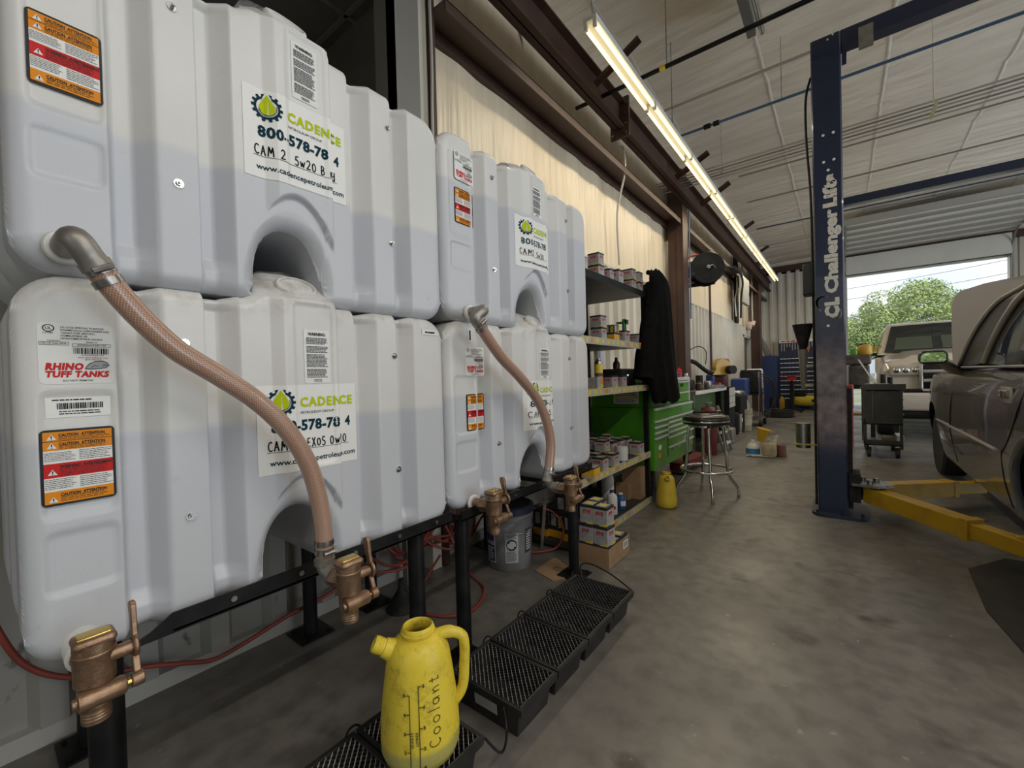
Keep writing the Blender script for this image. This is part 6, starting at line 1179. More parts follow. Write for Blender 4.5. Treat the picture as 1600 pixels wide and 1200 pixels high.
# ================================================================ two-post lift
NAVY = mat('lift_blue', (.010, .019, .058), .3, col2=(.009, .016, .048), scale=5, coat=.2)
t = NAVY.node_tree; b_ = t.nodes['Principled BSDF']; src = b_.inputs['Base Color'].links[0].from_socket
g_ = t.nodes.new('ShaderNodeNewGeometry'); s_ = t.nodes.new('ShaderNodeSeparateXYZ'); t.links.new(g_.outputs['Position'], s_.inputs[0])
def mr(a, b, c, d):
    r = t.nodes.new('ShaderNodeMapRange'); r.interpolation_type = 'SMOOTHSTEP'; r.inputs[1].default_value = a; r.inputs[2].default_value = b; r.inputs[3].default_value = c; r.inputs[4].default_value = d; t.links.new(s_.outputs['Z'], r.inputs[0]); return r.outputs[0]
def mth(op, a, b):
    m = t.nodes.new('ShaderNodeMath'); m.operation = op
    for i, v in enumerate((a, b)):
        if isinstance(v, float): m.inputs[i].default_value = v
        else: t.links.new(v, m.inputs[i])
    return m.outputs[0]
n_ = t.nodes.new('ShaderNodeTexNoise'); n_.inputs['Scale'].default_value = 14; n_.inputs['Detail'].default_value = 8; t.links.new(g_.outputs['Position'], n_.inputs['Vector'])
dirt = mth('MULTIPLY', mth('MULTIPLY', mr(.45, .75, 0, 1), mr(.95, 1.6, 1, 0)), mth('ADD', mth('MULTIPLY', n_.outputs['Fac'], 2.0), -.3))
x_ = t.nodes.new('ShaderNodeMix'); x_.data_type = 'RGBA'; x_.inputs[7].default_value = (.26, .205, .215, 1); t.links.new(dirt, x_.inputs[0]); t.links.new(src, x_.inputs[6]); t.links.new(x_.outputs[2], b_.inputs['Base Color'])
LIFTT = mat('lift_lettering', (.66, .65, .60), .5, col2=(.42, .40, .36), scale=30, lo=.55, hi=.7)
def lift(label, xl, xr, yf, zt_, front=True):
    root = thing('vehicle_lift', label, 'vehicle lift', (xl, yf + .12, 0))
    for i, x in enumerate((xl, xr)):
        mb = MB(); s = 1 if i == 0 else -1
        if i == 0: mb.prism([(x - .095, yf + .012), (x - .085, yf), (x + .085, yf), (x + .095, yf + .012), (x + .095, yf + .26), (x - .095, yf + .26)], .02, zt_, 'z')
        else: mb.bb((x - .095, yf, .02), (x + .095, yf + .26, zt_))
        p = mb.build('post', NAVY, root)
        mb = MB(); mb.prism(_ARC(x + .14 * s, yf + .02, .08, .09, -90, 0, 5) + _ARC(x + .14 * s, yf + .33, .08, .07, 0, 90, 5) + _ARC(x - .06 * s, yf + .33, .08, .07, 90, 180, 5) + _ARC(x - .06 * s, yf + .02, .08, .09, 180, 270, 5), .0, .022, 'z')
        for dx, dy in ((-.10, -.03), (.06, -.04), (.18, .0)): mb.cyl((x + dx * s, yf + dy, .022), (x + dx * s, yf + dy, .045), .012, n=6)
        mb.build('base_plate', mat('lift_base', (.02, .028, .05), .35), root)
        mb = MB(); mb.bb((x + s * .095, yf + .06, .06), (x + s * .125, yf + .20, 1.0)); mb.bb((x + s * .10, yf + .02, .12), (x + s * .17, yf + .24, .34)); mb.build('carriage', BLACKM, root)
    mb = MB(); mb.bb((xl + .095, yf + .05, zt_ - .085), (xr - .095, yf + .17, zt_ + .03)); mb.build('crossbeam', NAVY, root)
    return root
LX, LY = -.066, 4.165
LIFT = lift('navy two-post lift lettered down its post, with yellow arms', LX, 3.25, LY, 3.74)
LIFT2 = lift('navy lift crossbeam and posts beyond the first lift', -.10, 3.3, 8.25, 3.74)
zof = lambda py: spot('y', LY, 1300, py).z
mb = MB(); ft = lambda u, v: (LX + v, LY - .0015, u)      # reads upward: u along height, v to the left
fl = lambda u, v: (LX - v, LY - .0015, u)
put_text(mb, 'Challenger', fl, zof(458), -.050, zof(326), .076, 0, .05); put_text(mb, 'Lifts', fl, zof(323), -.050, zof(271), .078, 0, .06)
put_text(mb, 'C', fl, zof(497), -.052, zof(478), .078, 0, .07); put_text(mb, 'L', fl, zof(477), -.052, zof(465), .078, 0, .08)
for pts, w0, w1 in (([(484, .055), (478, .074), (471, .083), (465, .072), (462, .045), (463, .016)], .005, .011), ([(493, .02), (497, -.011), (499.5, -.04), (498, -.060), (492, -.071), (486, -.068), (483.5, -.062)], .007, .001)):
    sw = smoothpath([Vector((zof(a_), b_, 0)) for a_, b_ in pts], 6); n_ = len(sw) - 1
    for k in range(n_): put_stroke(mb, fl, [sw[k][:2], sw[k + 1][:2]], (w0 + w1 * math.sin(PI * k / n_)) if w1 > .005 else w0 * (1 - k / n_) + .002, 0)
mb.build('lettering', LIFTT, LIFT)
for px, py in ((1286, 212), (1302, 207), (1287, 254), (1303, 249), (1294, 266), (1294, 509), (1293, 62), (1301, 54)):
    c = spot('y', LY, px, py); mb = MB(); mb.cyl(c, c + Vector((0, -.006, 0)), .010 if py > 100 else .006, n=12); mb.build('bolt', WHITE if py < 300 or py > 500 else STEEL, LIFT)
mb = MB(); a = spot('y', LY + .05, 1341, 44); mb.bb((a.x, LY + .02, 3.56), (a.x + .085, LY + .05, 3.715)); mb.build('pulley_guard', GALV, LIFT)
mb = MB(); mb.bb((LX + .10, LY + .02, 3.58), (LX + .13, LY + .20, 3.74)); mb.build('end_bracket', NAVY, LIFT)
mb = MB(); mb.tube(smoothpath([(LX - .10, LY + .10, 3.52), (LX - .135, LY + .10, 3.35), (LX - .135, LY + .10, 3.0), (LX - .112, LY + .10, 2.5), (LX - .108, LY + .10, 1.5), (LX - .11, LY + .10, .05)], 8), .009, 8); mb.build('hydraulic_hose', RUBBER, LIFT, smooth=60)
# yellow arms
def arm(a, b, w_, h_, m_=YELLOWP, name='swing_arm', par=None, ext=True):
    a, b = Vector(a), Vector(b); d = (b - a).normalized(); n_ = Vector((-d.y, d.x, 0)); k = a.lerp(b, .70)
    def beam(p, q, w, h, mb):
        vs = [p + n_ * w + Vector((0, 0, h)), p - n_ * w + Vector((0, 0, h)), p - n_ * w - Vector((0, 0, h)), p + n_ * w - Vector((0, 0, h))]; vs += [v + (q - p) for v in vs]
        mb.add(vs, [(0, 1, 2, 3), (7, 6, 5, 4), (0, 4, 5, 1), (1, 5, 6, 2), (2, 6, 7, 3), (3, 7, 4, 0)])
    mb = MB(); beam(a, k, w_, h_, mb); beam(k - d * .02, k + d * .03, w_ * 1.06, h_ * 1.12, mb); o = mb.build(name, m_, par, bevel=.004)
    mb = MB(); beam(k, b, w_ * .80, h_ * .75, mb); mb.cyl(b - d * .03 + Vector((0, 0, -.02)), b - d * .03 + Vector((0, 0, .06)), .03, n=18); mb.build('arm_extension', m_, o, bevel=.003)
    return o
arm((.16, LY + .09, .185), (.80, 3.52, .145), .055, .058, par=LIFT); arm((.16, LY + .20, .185), (.90, 5.15, .145), .055, .058, par=LIFT)
mb = MB(); mb.prism([(.05, LY + .0), (.20, LY - .03), (.30, LY + .08), (.22, LY + .22), (.05, LY + .24)], .255, .275, 'z')
for dx, dy in ((.16, .05), (.2, .15), (.12, .16)): mb.cyl((dx, LY + dy, .12), (dx, LY + dy, .30), .02, n=10)
mb.build('arm_pivot', STEEL, LIFT)
# things fixed to the post's left side
a = spot('y', LY + .12, 1254, 415); b = spot('y', LY + .12, 1290, 459); mb = MB(); mb.rbox(((a.x - .0 + LX - .095) / 2, LY + .14, (a.z + b.z) / 2), (LX - .095 - a.x, .14, a.z - b.z), .012); mb.build('switch_box', mat('switch_grey', (.035, .04, .04), .5), LIFT, smooth=40)
c = spot('y', LY + .16, 1255, 560); cx = c.x
zf = lambda py: spot('y', LY + .16, 1255, py).z
mb = MB(); mb.lathe([(.022, zf(548)), (.072, zf(509)), (.075, zf(507)), (.070, zf(509)), (.018, zf(546))], (cx, LY + .16, 0), 30, cap=False); tag(mb.build('funnel', BLACKM, None, smooth=40), 'black funnel held in a clear tube on the lift post', 'funnel')
root = thing('funnel_tube', 'clear dirty tube clipped to the lift post under the black funnel', 'tube', (cx, LY + .16, zf(610))); mb = MB(); mb.lathe([(.036, zf(546)), (.018, zf(608)), (.014, zf(610)), (.016, zf(606)), (.030, zf(546))], (cx, LY + .16, 0), 24, cap=False); mb.build('tube_wall', mat('smoky_plastic', (.22, .20, .16), .2, spec=.7), root, smooth=40)
for py in (572, 602): mb = MB(); mb.bb((cx + .012, LY + .14, zf(py) - .012), (LX - .095, LY + .18, zf(py) + .012)); mb.build('clip', mat('ivory_clip', (.5, .47, .4), .5), root)
c = spot('y', LY + .12, 1255, 680); zf = lambda py: spot('y', LY + .12, 1255, py).z
mb = MB(); mb.cyl((c.x, LY + .12, zf(699)), (c.x, LY + .12, zf(661)), .052, n=24); tag(mb.build('metal_cup', STEEL, None, smooth=40), 'round steel cup in a bracket low on the lift post', 'cup')
mb = MB(); mb.bb((c.x - .06, LY + .06, zf(693) - .004), (LX - .09, LY + .18, zf(693) + .004)); mb.build('cup_bracket', mat('bracket_yellow', (.4, .3, .06), .5), LIFT)
# ================================================================ silver sedan on the lift
CARP = mat('car_paint', (.29, .265, .235), .20, .6, coat=.7); DGLASS = mat('car_glass', (.02, .026, .026), .03, spec=.9, coat=.5); CARBLK = mat('car_black', (.008, .008, .009), .25); CARTRIM = mat('car_chrome', (.62, .60, .56), .25, .5)
def car():
    xc = 1.66; root = thing('silver_sedan', 'silver sedan on the lift with its hood up, nose to the far door', 'car', (xc, 4.7, 0))
    yr, yf = 2.25, 7.28; WF, WR, wz, wr = 6.35, 3.20, .40, .385
    def zb(y):
        z = .255 + .10 * max(0, (y - 6.6)) ** 1.0
        for w_ in (WF, WR):
            u = abs(y - w_)
            if u < wr: z = max(z, wz + math.sqrt(wr * wr - u * u))
        return z
    def ztop(y): return 1.135 - .10 * max(0, y - 5.2) ** 1.3 / 2.0 - .05 * max(0, 3.0 - y)
    def xs(y, z):
        t_ = np.interp(z, [.2, .30, .45, .60, .80, .95, 1.06, 1.14], [.085, .045, .018, .0, .004, .014, .035, .075])
        e = .22 * max(0, (y - 6.3) / 1.0) ** 2.2 + .16 * max(0, (3.0 - y)) ** 2; return .75 + t_ + e
    ys_ = sorted(set([round(yr + .05 * i, 3) for i in range(101)] + [round(w_ + wr * math.cos(a), 3) for w_ in (WF, WR) for a in np.linspace(0, PI, 25)])); M = 26
    for sgn in (1, -1):
        mb = MB(); rows = []
        for y in ys_:
            a, b = zb(y), max(ztop(y), zb(y) + .02); row = []
            for j in range(M):
                z = a + (b - a) * j / (M - 1); x = xs(y, z); row.append((x if sgn > 0 else 2 * xc - x, y, z))
            rows.append(row)
        mb.sheet(rows); mb.build('body_side', CARP, root, smooth='keep')
        mb = MB(); mb.sheet([[(r[0][0], r[0][1], r[0][2]) for r in rows], [(r[0][0] + .12 * sgn, r[0][1], r[0][2] - .0) for r in rows]]); mb.build('sill_return', CARBLK, root)
    # nose, tail and deck
    mb = MB(); mb.sheet([[(xs(yf, z) + (2 * xc - 2 * xs(yf, z)) * k / 10, yf + .10 * math.sin(PI * k / 10), z) for z in np.linspace(.33, ztop(yf), 8)] for k in range(11)]); mb.build('nose', CARP, root, smooth='keep')
    mb = MB(); mb.sheet([[(xs(yr, z) + (2 * xc - 2 * xs(yr, z)) * k / 10, yr - .08 * math.sin(PI * k / 10), z) for z in np.linspace(.30, ztop(yr), 8)] for k in range(11)]); mb.build('tail', CARP, root, smooth='keep')
    mb = MB(); mb.sheet([[(xs(y, ztop(y)) + (2 * xc - 2 * xs(y, ztop(y))) * k / 8, y, ztop(y) + .02 * math.sin(PI * k / 8) - (.25 if 5.75 < y < 6.95 and 1 < k < 7 else 0)) for k in range(9)] for y in ys_]); mb.build('deck', CARP, root, smooth='keep')
    mb = MB(); mb.bb((.95, 2.4, .34), (2.4, 7.1, .40)); mb.build('underbody', BLACKM, root)
    # greenhouse
    L = lambda px, py, x: spot('x', x, px, py)
    A = [L(1495, 579, .79), L(1512, 538, .80), L(1532, 503, .815), L(1560, 470, .835), L(1600, 446, .86)]
    A = [Vector((p.x, p.y, p.z)) for p in A]; A += [A[-1] + Vector((.02, -.5, .05)), A[-1] + Vector((.03, -1.0, .03)), A[-1] + Vector((.02, -1.5, -.12)), A[-1] + Vector((-.05, -1.75, -.40))]
    pth = smoothpath(A, 8); mb = MB(); mb.tube(pth, .014, 8); mb.tube([p + Vector((.03, .0, .012)) for p in pth], .022, 8, mi=1); mb.build('roof_rail', [CARTRIM, CARP], root, smooth=60)
    B = [L(1537, 566, .785), L(1552, 530, .80), L(1572, 494, .815), L(1600, 458, .835)]; B += [B[-1] + Vector((.02, -.45, .05)), B[-1] + Vector((.02, -.9, .02))]
    pb = smoothpath(B, 8); mb = MB(); mb.tube(pb, .017, 8); mb.build('window_frame', CARTRIM, root, smooth=60)
    n_ = min(len(pth), len(pb)); pa = [pth[int(i * (len(pth) - 1) * .72 / (n_ - 1))] for i in range(n_)]
    mb = MB(); mb.sheet([[a_ + Vector((.01, 0, 0)) for a_ in pa], [b_ + Vector((.01, 0, 0)) for b_ in pb[:n_]]]); mb.build('front_pillar_panel', CARBLK, root, smooth='keep')
    mb = MB(); mb.sheet([[p + Vector((.014, 0, 0)) for p in pb], [Vector((.795, p.y + .0 - .05 * 0, 1.135)) for p in pb]]); mb.build('side_window', DGLASS, root, smooth='keep')
    mb = MB(); mb.tube([(xs(y, 1.13) - .075 + .04, y, 1.142) for y in np.linspace(5.05, 2.7, 20)], .009, 8); mb.build('belt_moulding', CARTRIM, root, smooth=60)
    roof = [[Vector((p.x + (2 * xc - 2 * p.x) * k / 8, p.y + .10 * math.sin(PI * k / 8) * (1 if i < 20 else 0), p.z + .05 * math.sin(PI * k / 8))) for k in range(9)] for i, p in enumerate(pth[26:56])]
    mb = MB(); mb.sheet(roof); mb.build('roof', CARP, root, smooth='keep')
    ws = [[Vector((p.x + (2 * xc - 2 * p.x) * k / 8, p.y + .16 * math.sin(PI * k / 8), p.z + .02 * math.sin(PI * k / 8))) for k in range(9)] for p in pth[:27]]
    mb = MB(); mb.sheet(ws); mb.build('windscreen', DGLASS, root, smooth='keep')
    mb = MB(); mb.sheet([[Vector((2 * xc - p.x, p.y, p.z)) for p in pth], [Vector((2 * xc - .80, p.y, min(1.12, p.z))) for p in pth]]); mb.build('far_side_window', DGLASS, root, smooth='keep')
    mr_ = lambda p: Vector((2 * xc - p.x, p.y, p.z))
    mb = MB(); mb.sheet([[p.lerp(mr_(p), k / 8) + Vector((0, -.06 * math.sin(PI * k / 8), 0)) for k in range(9)] for p in pth[54:]]); mb.build('rear_window', DGLASS, root, smooth='keep')
    for fl_ in (lambda p: p, mr_):
        mb = MB(); mb.sheet([[fl_(p) for p in pth[46:]], [fl_(Vector((xs(p.y, 1.1) - .01, p.y, min(1.10, p.z - .01)))) for p in pth[46:]]]); mb.build('rear_pillar', CARP, root, smooth='keep')
    # raised hood
    out = [(.82, 1.10), (.815, 1.45), (.82, 1.74), (.84, 1.80), (.875, 1.845), (1.03, 1.895), (1.25, 1.93), (1.66, 1.95)]
    out = out + [(2 * xc - a, b) for a, b in out[::-1][1:]]
    f = lambda a, b: Vector((a, 5.60 + .06 * (b - 1.1) + .07 * (1 - ((a - xc) / .85) ** 2), b))
    cen = [(xc, 1.10 + (1.9 - 1.1) * k / 8) for k in range(9)]
    mb = MB(); N_ = len(out); rows = []
    for s_ in np.linspace(0, 1, 8): rows.append([f(xc + (a - xc) * s_, 1.10 + (b - 1.10) * (s_ * .0 + 1)) for a, b in out])
    mb.sheet(rows); rows2 = [[p + Vector((0, .035, 0)) for p in r] for r in rows]; mb.sheet(rows2); mb.sheet([rows[-1], rows2[-1]]); mb.build('hood', mat('hood_paint', (.33, .29, .245), .35, .25), root, smooth='keep')
    mb = MB(); mb.cyl((.95, 6.6, 1.0), (.98, 5.75, 1.7), .008, n=6); mb.build('hood_prop', STEEL, root)
    # trim, handle, seams
    def strip(pts, r, name, m_): mb = MB(); mb.tube(pts, r, 6); return mb.build(name, m_, root, smooth=60)
    strip([(xs(y, .625) - .004, y, .625) for y in np.linspace(6.0, 3.92, 40)], .009, 'side_moulding', CARTRIM)
    gap = [(3.48, 1.12), (3.50, .95), (3.60, .80), (3.72, .68), (3.80, .62), (3.83, .45), (3.80, .30)]
    strip(smoothpath([(xs(y, z) - .0005, y, z) for y, z in gap], 5), .0035, 'door_gap', CARBLK)
    strip(smoothpath([(xs(y, z) - .0005, y, z) for y, z in [(5.28, 1.1), (5.30, .9), (5.33, .6), (5.30, .32)]], 5), .0035, 'door_gap', CARBLK)
    x = xs(3.75, .98); mb = MB(); mb.rbox((x - .004, 3.76, .975), (.012, .20, .095), .005); hp = mb.build('handle_recess', CARTRIM, root, smooth=40); mb = MB(); mb.rbox((x - .013, 3.77, .98), (.018, .15, .05), .008); mb.build('door_handle', CARP, hp, smooth=40)
    for w_ in (WF, WR):
        pts = [(xs(w_ + (wr + .008) * math.cos(a), wz + (wr + .008) * math.sin(a)) - .004, w_ + (wr + .008) * math.cos(a), wz + (wr + .008) * math.sin(a)) for a in np.linspace(-.25, PI + .25, 30)]
        if w_ == WR: strip(pts, .021, 'arch_trim', mat('arch_trim_grey', (.21, .22, .22), .4))
        for x in (.80, 2 * xc - .80 - .20):
            mb = MB(); mb.lathe([(.20, 0), (.325, .0), (.345, .02), (.348, .10), (.345, .18), (.325, .20), (.20, .20)], (x, w_, wz - .045), 40, axis='x'); tyre = mb.build('tyre', RUBBER, root, smooth=40)
            mb = MB(); mb.lathe([(.0, .012), (.06, .0), (.10, .02), (.20, .012), (.215, .0), (.215, .19), (0, .19)], (x + (.002 if x < xc else .006), w_, wz - .045), 36, axis='x', cap=False); mb.build('wheel_rim', STEEL, tyre, smooth=40)
    # door mirror
    c = spot('x', .625, 1459, 558); W_, H_ = .150, .078
    mb = MB(); mb.rbox(c + Vector((0, .05, 0)), (W_ * 1.75 * .5 + .055, .12, .118), .045, n=5); ms = mb.build('mirror_shell', CARBLK, root, smooth=60)
    mb = MB(); P_ = [(a * .078, b * .040) for a, b in [(-.9, -1), (-1, -.85), (-.98, .2), (-.8, .75), (-.45, 1), (.75, 1), (1, .6), (1, -.6), (.8, -1)]]
    nrm = Vector((-.045, -1, .03)).normalized(); u = Vector((1, -.045, 0)).normalized(); v = u.cross(nrm) * -1
    if v.z < 0: v = -v
    mb.add([c + Vector((-.006, -.022, .0)) + u * a + v * b for a, b in P_], [tuple(range(len(P_)))]); mb.build('mirror_glass', mat('mirror', (.85, .88, .86), .02, 1.0), ms)
    mb = MB(); mb.add([c + Vector((-.006, -.0165, 0)) + u * a * 1.10 + v * b * 1.16 for a, b in P_], [tuple(range(len(P_)))]); mb.build('mirror_bezel', CARBLK, ms)
    mb = MB(); mb.tube([c + Vector((.04, .05, -.02)), (.76, c.y + .10, 1.12), (.80, c.y + .12, 1.10)], [.045, .04, .03], 10); mb.build('mirror_arm', CARP, root, smooth=60)
car()
# thin sheet that darkens the floor under the sedan
mb = MB(); mb.prism([(.52, 2.9), (.55, 3.45), (.75, 3.75), (2.0, 3.8), (2.0, 2.0), (.62, 2.0)], .0015, .006, 'z'); tag(mb.build('floor_tone', mat('dark_sheet', (.028, .026, .024), .7, col2=(.04, .036, .03), scale=8)), 'thin dark sheet darkening the floor under the silver sedan', 'mat')
# ================================================================ pickup truck beyond
TRP = mat('truck_paint', (.62, .57, .50), .22, coat=.6); TRG = mat('truck_glass', (.018, .022, .022), .04, spec=.8)
def truck():
    xc, hw, yF = 1.46, .98, 9.15; root = thing('pickup_truck', 'cream pickup truck facing the camera inside the far door', 'truck', (xc, 11, 0))
    G = lambda px, py: spot('y', yF, px, py)
    zh, zg0, zg1 = 1.30, .78, 1.24
    def half(y, z): return hw - .05 * max(0, z - .95) - .10 * max(0, (9.6 - y)) ** 2
    # fenders and hood as one rounded front clip
    rows = []
    for y in np.linspace(yF, 10.55, 14):
        hy = zh + .13 * (y - yF) / 1.4 - .10 * max(0, (yF + .14 - y) / .14) ** 2
        prof = [(-1, .45), (-1.0, .80), (-.99, 1.05), (-.95, hy - .10), (-.86, hy - .035), (-.70, hy - .02), (-.60, hy + .03), (-.40, hy + .045), (0, hy + .05)]
        prof = prof + [(-a, b) for a, b in prof[::-1][1:]]; rows.append([(xc + a * half(y, b), y, b) for a, b in prof])
    mb = MB(); mb.sheet(rows); mb.add(rows[0], [tuple(range(len(rows[0])))]); mb.build('front_clip', TRP, root, smooth=50)
    mb = MB(); mb.bb((xc - .96, 10.5, .45), (xc + .96, 15.0, 1.36)); mb.build('cab_and_bed', TRP, root, bevel=.03)
    # cab top
    b_ = [(xc - .93, 10.5, 1.40), (xc + .93, 10.5, 1.40), (xc + .93, 12.6, 1.36), (xc - .93, 12.6, 1.36)]; t_ = [(xc - .74, 11.25, 2.02), (xc + .74, 11.25, 2.02), (xc + .74, 12.5, 2.02), (xc - .74, 12.5, 2.02)]
    mb = MB(); mb.add(b_ + t_, [(4, 5, 6, 7), (0, 1, 5, 4), (1, 2, 6, 5), (2, 3, 7, 6), (3, 0, 4, 7)]); mb.build('cab_top', TRP, root, bevel=.05)
    def q(u, v, d=.012): 
        B0, B1, T0, T1 = Vector(b_[0]), Vector(b_[1]), Vector(t_[0]), Vector(t_[1]); p = B0.lerp(B1, u).lerp(T0.lerp(T1, u), v); return p + Vector((0, -d, d * .8)) + Vector((0, -.10 * math.sin(PI * u), 0))
    mb = MB(); mb.sheet([[q(.05 + .9 * i / 12, .06 + .84 * j / 6) for i in range(13)] for j in range(7)]); wsn = mb.build('windscreen', TRG, root, smooth='keep')
    for u0, u1 in ((.12, .40), (.47, .76), (.80, .95)): mb = MB(); mb.sheet([[q(u0 + (u1 - u0) * i / 4, .12 + .38 * j, .016) for i in range(5)] for j in range(2)]); mb.build('rear_window_glimpse', mat('green_view', (.08, .10, .075), .2), wsn)
    for s in (-1, 1):
        mb = MB(); x0, x1 = xc + s * .94, xc + s * .80
        mb.add([(x0 - s * .005, 10.75, 1.44), (x0 - s * .005, 12.4, 1.42), (x1 - s * .02, 12.35, 1.94), (x1 - s * .02, 11.35, 1.94)], [(0, 1, 2, 3)]); mb.build('side_window', TRG, root)
        mb = MB(); mb.rbox((xc + s * 1.12, 10.75, 1.52), (.16, .10, .26), .03); mb.cyl((xc + s * 1.06, 10.75, 1.45), (xc + s * .92, 10.78, 1.42), .03, n=8); mb.build('door_mirror', CARBLK, root, smooth=40)
        mb = MB(); mb.rbox((xc + s * .66, yF - .01, 1.11), (.40, .10, .17), .03); hl = mb.build('headlight', mat('headlight_lens', (.50, .46, .38), .12, coat=1), root, smooth=40)
        for k in range(3): mb = MB(); mb.lathe([(.0, -.064), (.04, -.062), (.05, -.055)], (xc + s * (.55 + .11 * k), yF, 1.11), 16, axis='y', cap=False); mb.build('lamp', CHROME, hl, smooth=40)
        mb = MB(); mb.prism(_ARC(xc + s * .66, .53, .13, .075, 0, 345, 20)[::-1], -1, 1, 'z') if False else None
        mb = MB(); mb.rbox((xc + s * .64, yF - .10, .58), (.26, .05, .13), .03); mb.build('fog_light_recess', CARBLK, root, smooth=40)
        for yy in (9.95, 13.7): mb = MB(); mb.lathe([(.22, 0), (.385, 0), (.40, .03), (.40, .24), (.385, .27), (.22, .27)], (xc + s * .84 - .135, yy, .40), 36, axis='x'); w_ = mb.build('tyre', RUBBER, root, smooth=40); mb = MB(); mb.lathe([(0, -.005), (.1, -.012), (.23, .01), (.23, .26), (0, .28)], (xc + s * .84 - .135, yy, .40), 30, axis='x', cap=False); mb.build('wheel_rim', STEEL, w_, smooth=40)
    mb = MB(); mb.rbox((xc, yF - .02, 1.0), (.98, .12, .46), .05); g = mb.build('grille', CARBLK, root, smooth=40)
    mb = MB(); fr = [(-.47, .80), (-.49, .84), (-.49, 1.18), (-.45, 1.23), (.45, 1.23), (.49, 1.18), (.49, .84), (.47, .80)]; mb.tube([(xc + a, yF - .085, b) for a, b in fr], .022, 8, closed=True); mb.build('grille_frame', CARTRIM, g, smooth=60)
    for z in (.95, 1.09): mb = MB(); mb.rbox((xc, yF - .085, z), (.94, .04, .05), .015); mb.build('grille_bar', CARTRIM, g, smooth=40)
    mb = MB(); mb.prism(_ARC(xc, 1.02, .16, .07, 0, 345, 24), -1, 1, 'z') if False else None
    mb = MB(); mb.lathe([(0, -.125), (.14, -.125), (.16, -.11), (.16, -.09)], (xc, yF, 1.02), 30, axis='y', cap=False); mb.v = [(xc + (x - xc), y, 1.02 + (z - 1.02) * .45) for x, y, z in mb.v]; mb.build('front_emblem', mat('emblem_blue', (.03, .06, .16), .3), g, smooth=40)
    mb = MB(); mb.rbox((xc, yF - .06, .62), (1.94, .22, .28), .05); mb.build('bumper', TRP, root, smooth=40); mb = MB(); mb.rbox((xc, yF - .05, .79), (1.6, .10, .06), .02); mb.build('bumper_top_pad', CARBLK, root, smooth=40); mb = MB(); mb.rbox((xc, yF - .01, .42), (1.7, .2, .14), .04); mb.build('air_dam', CARBLK, root, smooth=40)
truck()
# ================================================================ tool cart and clutter behind the post
CARTM = mat('cart_grey', (.035, .036, .034), .4, col2=(.055, .052, .045), scale=8)
def cart():
    x0, x1, y0, y1 = .22, .60, 7.20, 7.95; root = thing('tool_cart', 'dark grey rolling tool cart in front of the cream pickup', 'cart', ((x0 + x1) / 2, (y0 + y1) / 2, 0))
    for x in (x0, x1 - .03):
        for y in (y0, y1 - .03): mb = MB(); mb.bb((x, y, .12), (x + .03, y + .03, .92)); mb.build('upright', CARTM, root)
    mb = MB(); mb.bb((x0 + .01, y0 + .01, .46), (x1 - .01, y1 - .01, .86)); mb.build('drawer_case', CARTM, root)
    for k in range(4): mb = MB(); mb.bb((x1 - .01, y0 + .04, .48 + .095 * k), (x1 + .005, y1 - .04, .565 + .095 * k)); d = mb.build('drawer', CARTM, root); mb = MB(); mb.bb((x1 + .005, y0 + .08, .55 + .095 * k), (x1 + .02, y1 - .08, .562 + .095 * k)); mb.build('pull', STEEL, d)
    for z in (.16, .43): mb = MB(); mb.bb((x0, y0, z), (x1, y1, z + .012)); mb.bb((x0, y0, z), (x1, y0 + .008, z + .07)); mb.bb((x0, y0, z), (x0 + .008, y1, z + .07)); mb.build('tray_shelf', CARTM, root)
    mb = MB(); mb.bb((x0 - .02, y0 - .02, .88), (x1 + .03, y1, .90)); mb.bb((x0 - .02, y0 - .02, .90), (x1 + .03, y0 - .01, .95)); mb.build('top_tray', CARTM, root)
    mb = MB(); mb.bb((x1 - .05, y0 + .1, .20), (x1 + .02, y0 + .45, .28)); mb.build('white_pan', WHITE, root)
    for x in (x0 + .05, x1 - .05):
        for y in (y0 + .06, y1 - .06): mb = MB(); mb.cyl((x - .02, y, .055), (x + .02, y, .055), .055, n=18); mb.bb((x - .025, y - .02, .06), (x + .025, y + .02, .13)); mb.build('caster', RUBBER, root, smooth=40)
    mb = MB(); mb.bb((x0 + .02, y0 + .0, .905), (x1 - .12, y0 + .22, .955)); tag(mb.build('socket_tray', mat('tray_blue', (.05, .12, .22), .5, col2=(.25, .27, .26), scale=25)), 'blue and silver socket tray on top of the dark tool cart', 'tray')
    for dx, h in ((.22, .17), (.29, .13)): mb = MB(); mb.cyl((x0 + dx, y0 + .4, .902), (x0 + dx, y0 + .4, .902 + h), .028, n=14); tag(mb.build('bottle', BLACKM, None, smooth=40), 'taller dark bottle on the tool cart' if h > .15 else 'shorter dark bottle on the tool cart', 'bottle')
    mb = MB(); mb.cyl((x0 + .12, y0 + .05, .96), (x0 - .04, y0 + .15, 1.28), .012, n=8); tag(mb.build('pry_bar', CHROME, None, smooth=40), 'bright bar leaning up from the tool cart', 'bar')
    mb = MB(); mb.cyl((x0 + .09, y0 - .014, .50), (x0 + .09, y0 - .014, .86), .006, n=6); mb.build('hung_rod', CHROME, root)
    mb = MB(); mb.rbox((x0 + .25, y0 + .25, .215), (.12, .2, .08), .02); tag(mb.build('gear_part', mat('brassy_part', (.25, .2, .1), .4)), 'small brassy part on the lower shelf of the tool cart', 'part')
cart()
c = Vector((.16, 8.75, 0)); root = thing('work_table', 'cluttered dark work table behind the lift post', 'table', tuple(c)); mb = MB(); mb.bb((-.15, 8.60, .84), (.42, 9.0, .88)); mb.build('table_top', BLACKM, root); mb = MB(); mb.bb((-.12, 8.62, .42), (.40, 8.98, .45)); mb.build('lower_shelf', mat('shelf_amber', (.25, .16, .03), .5), root)
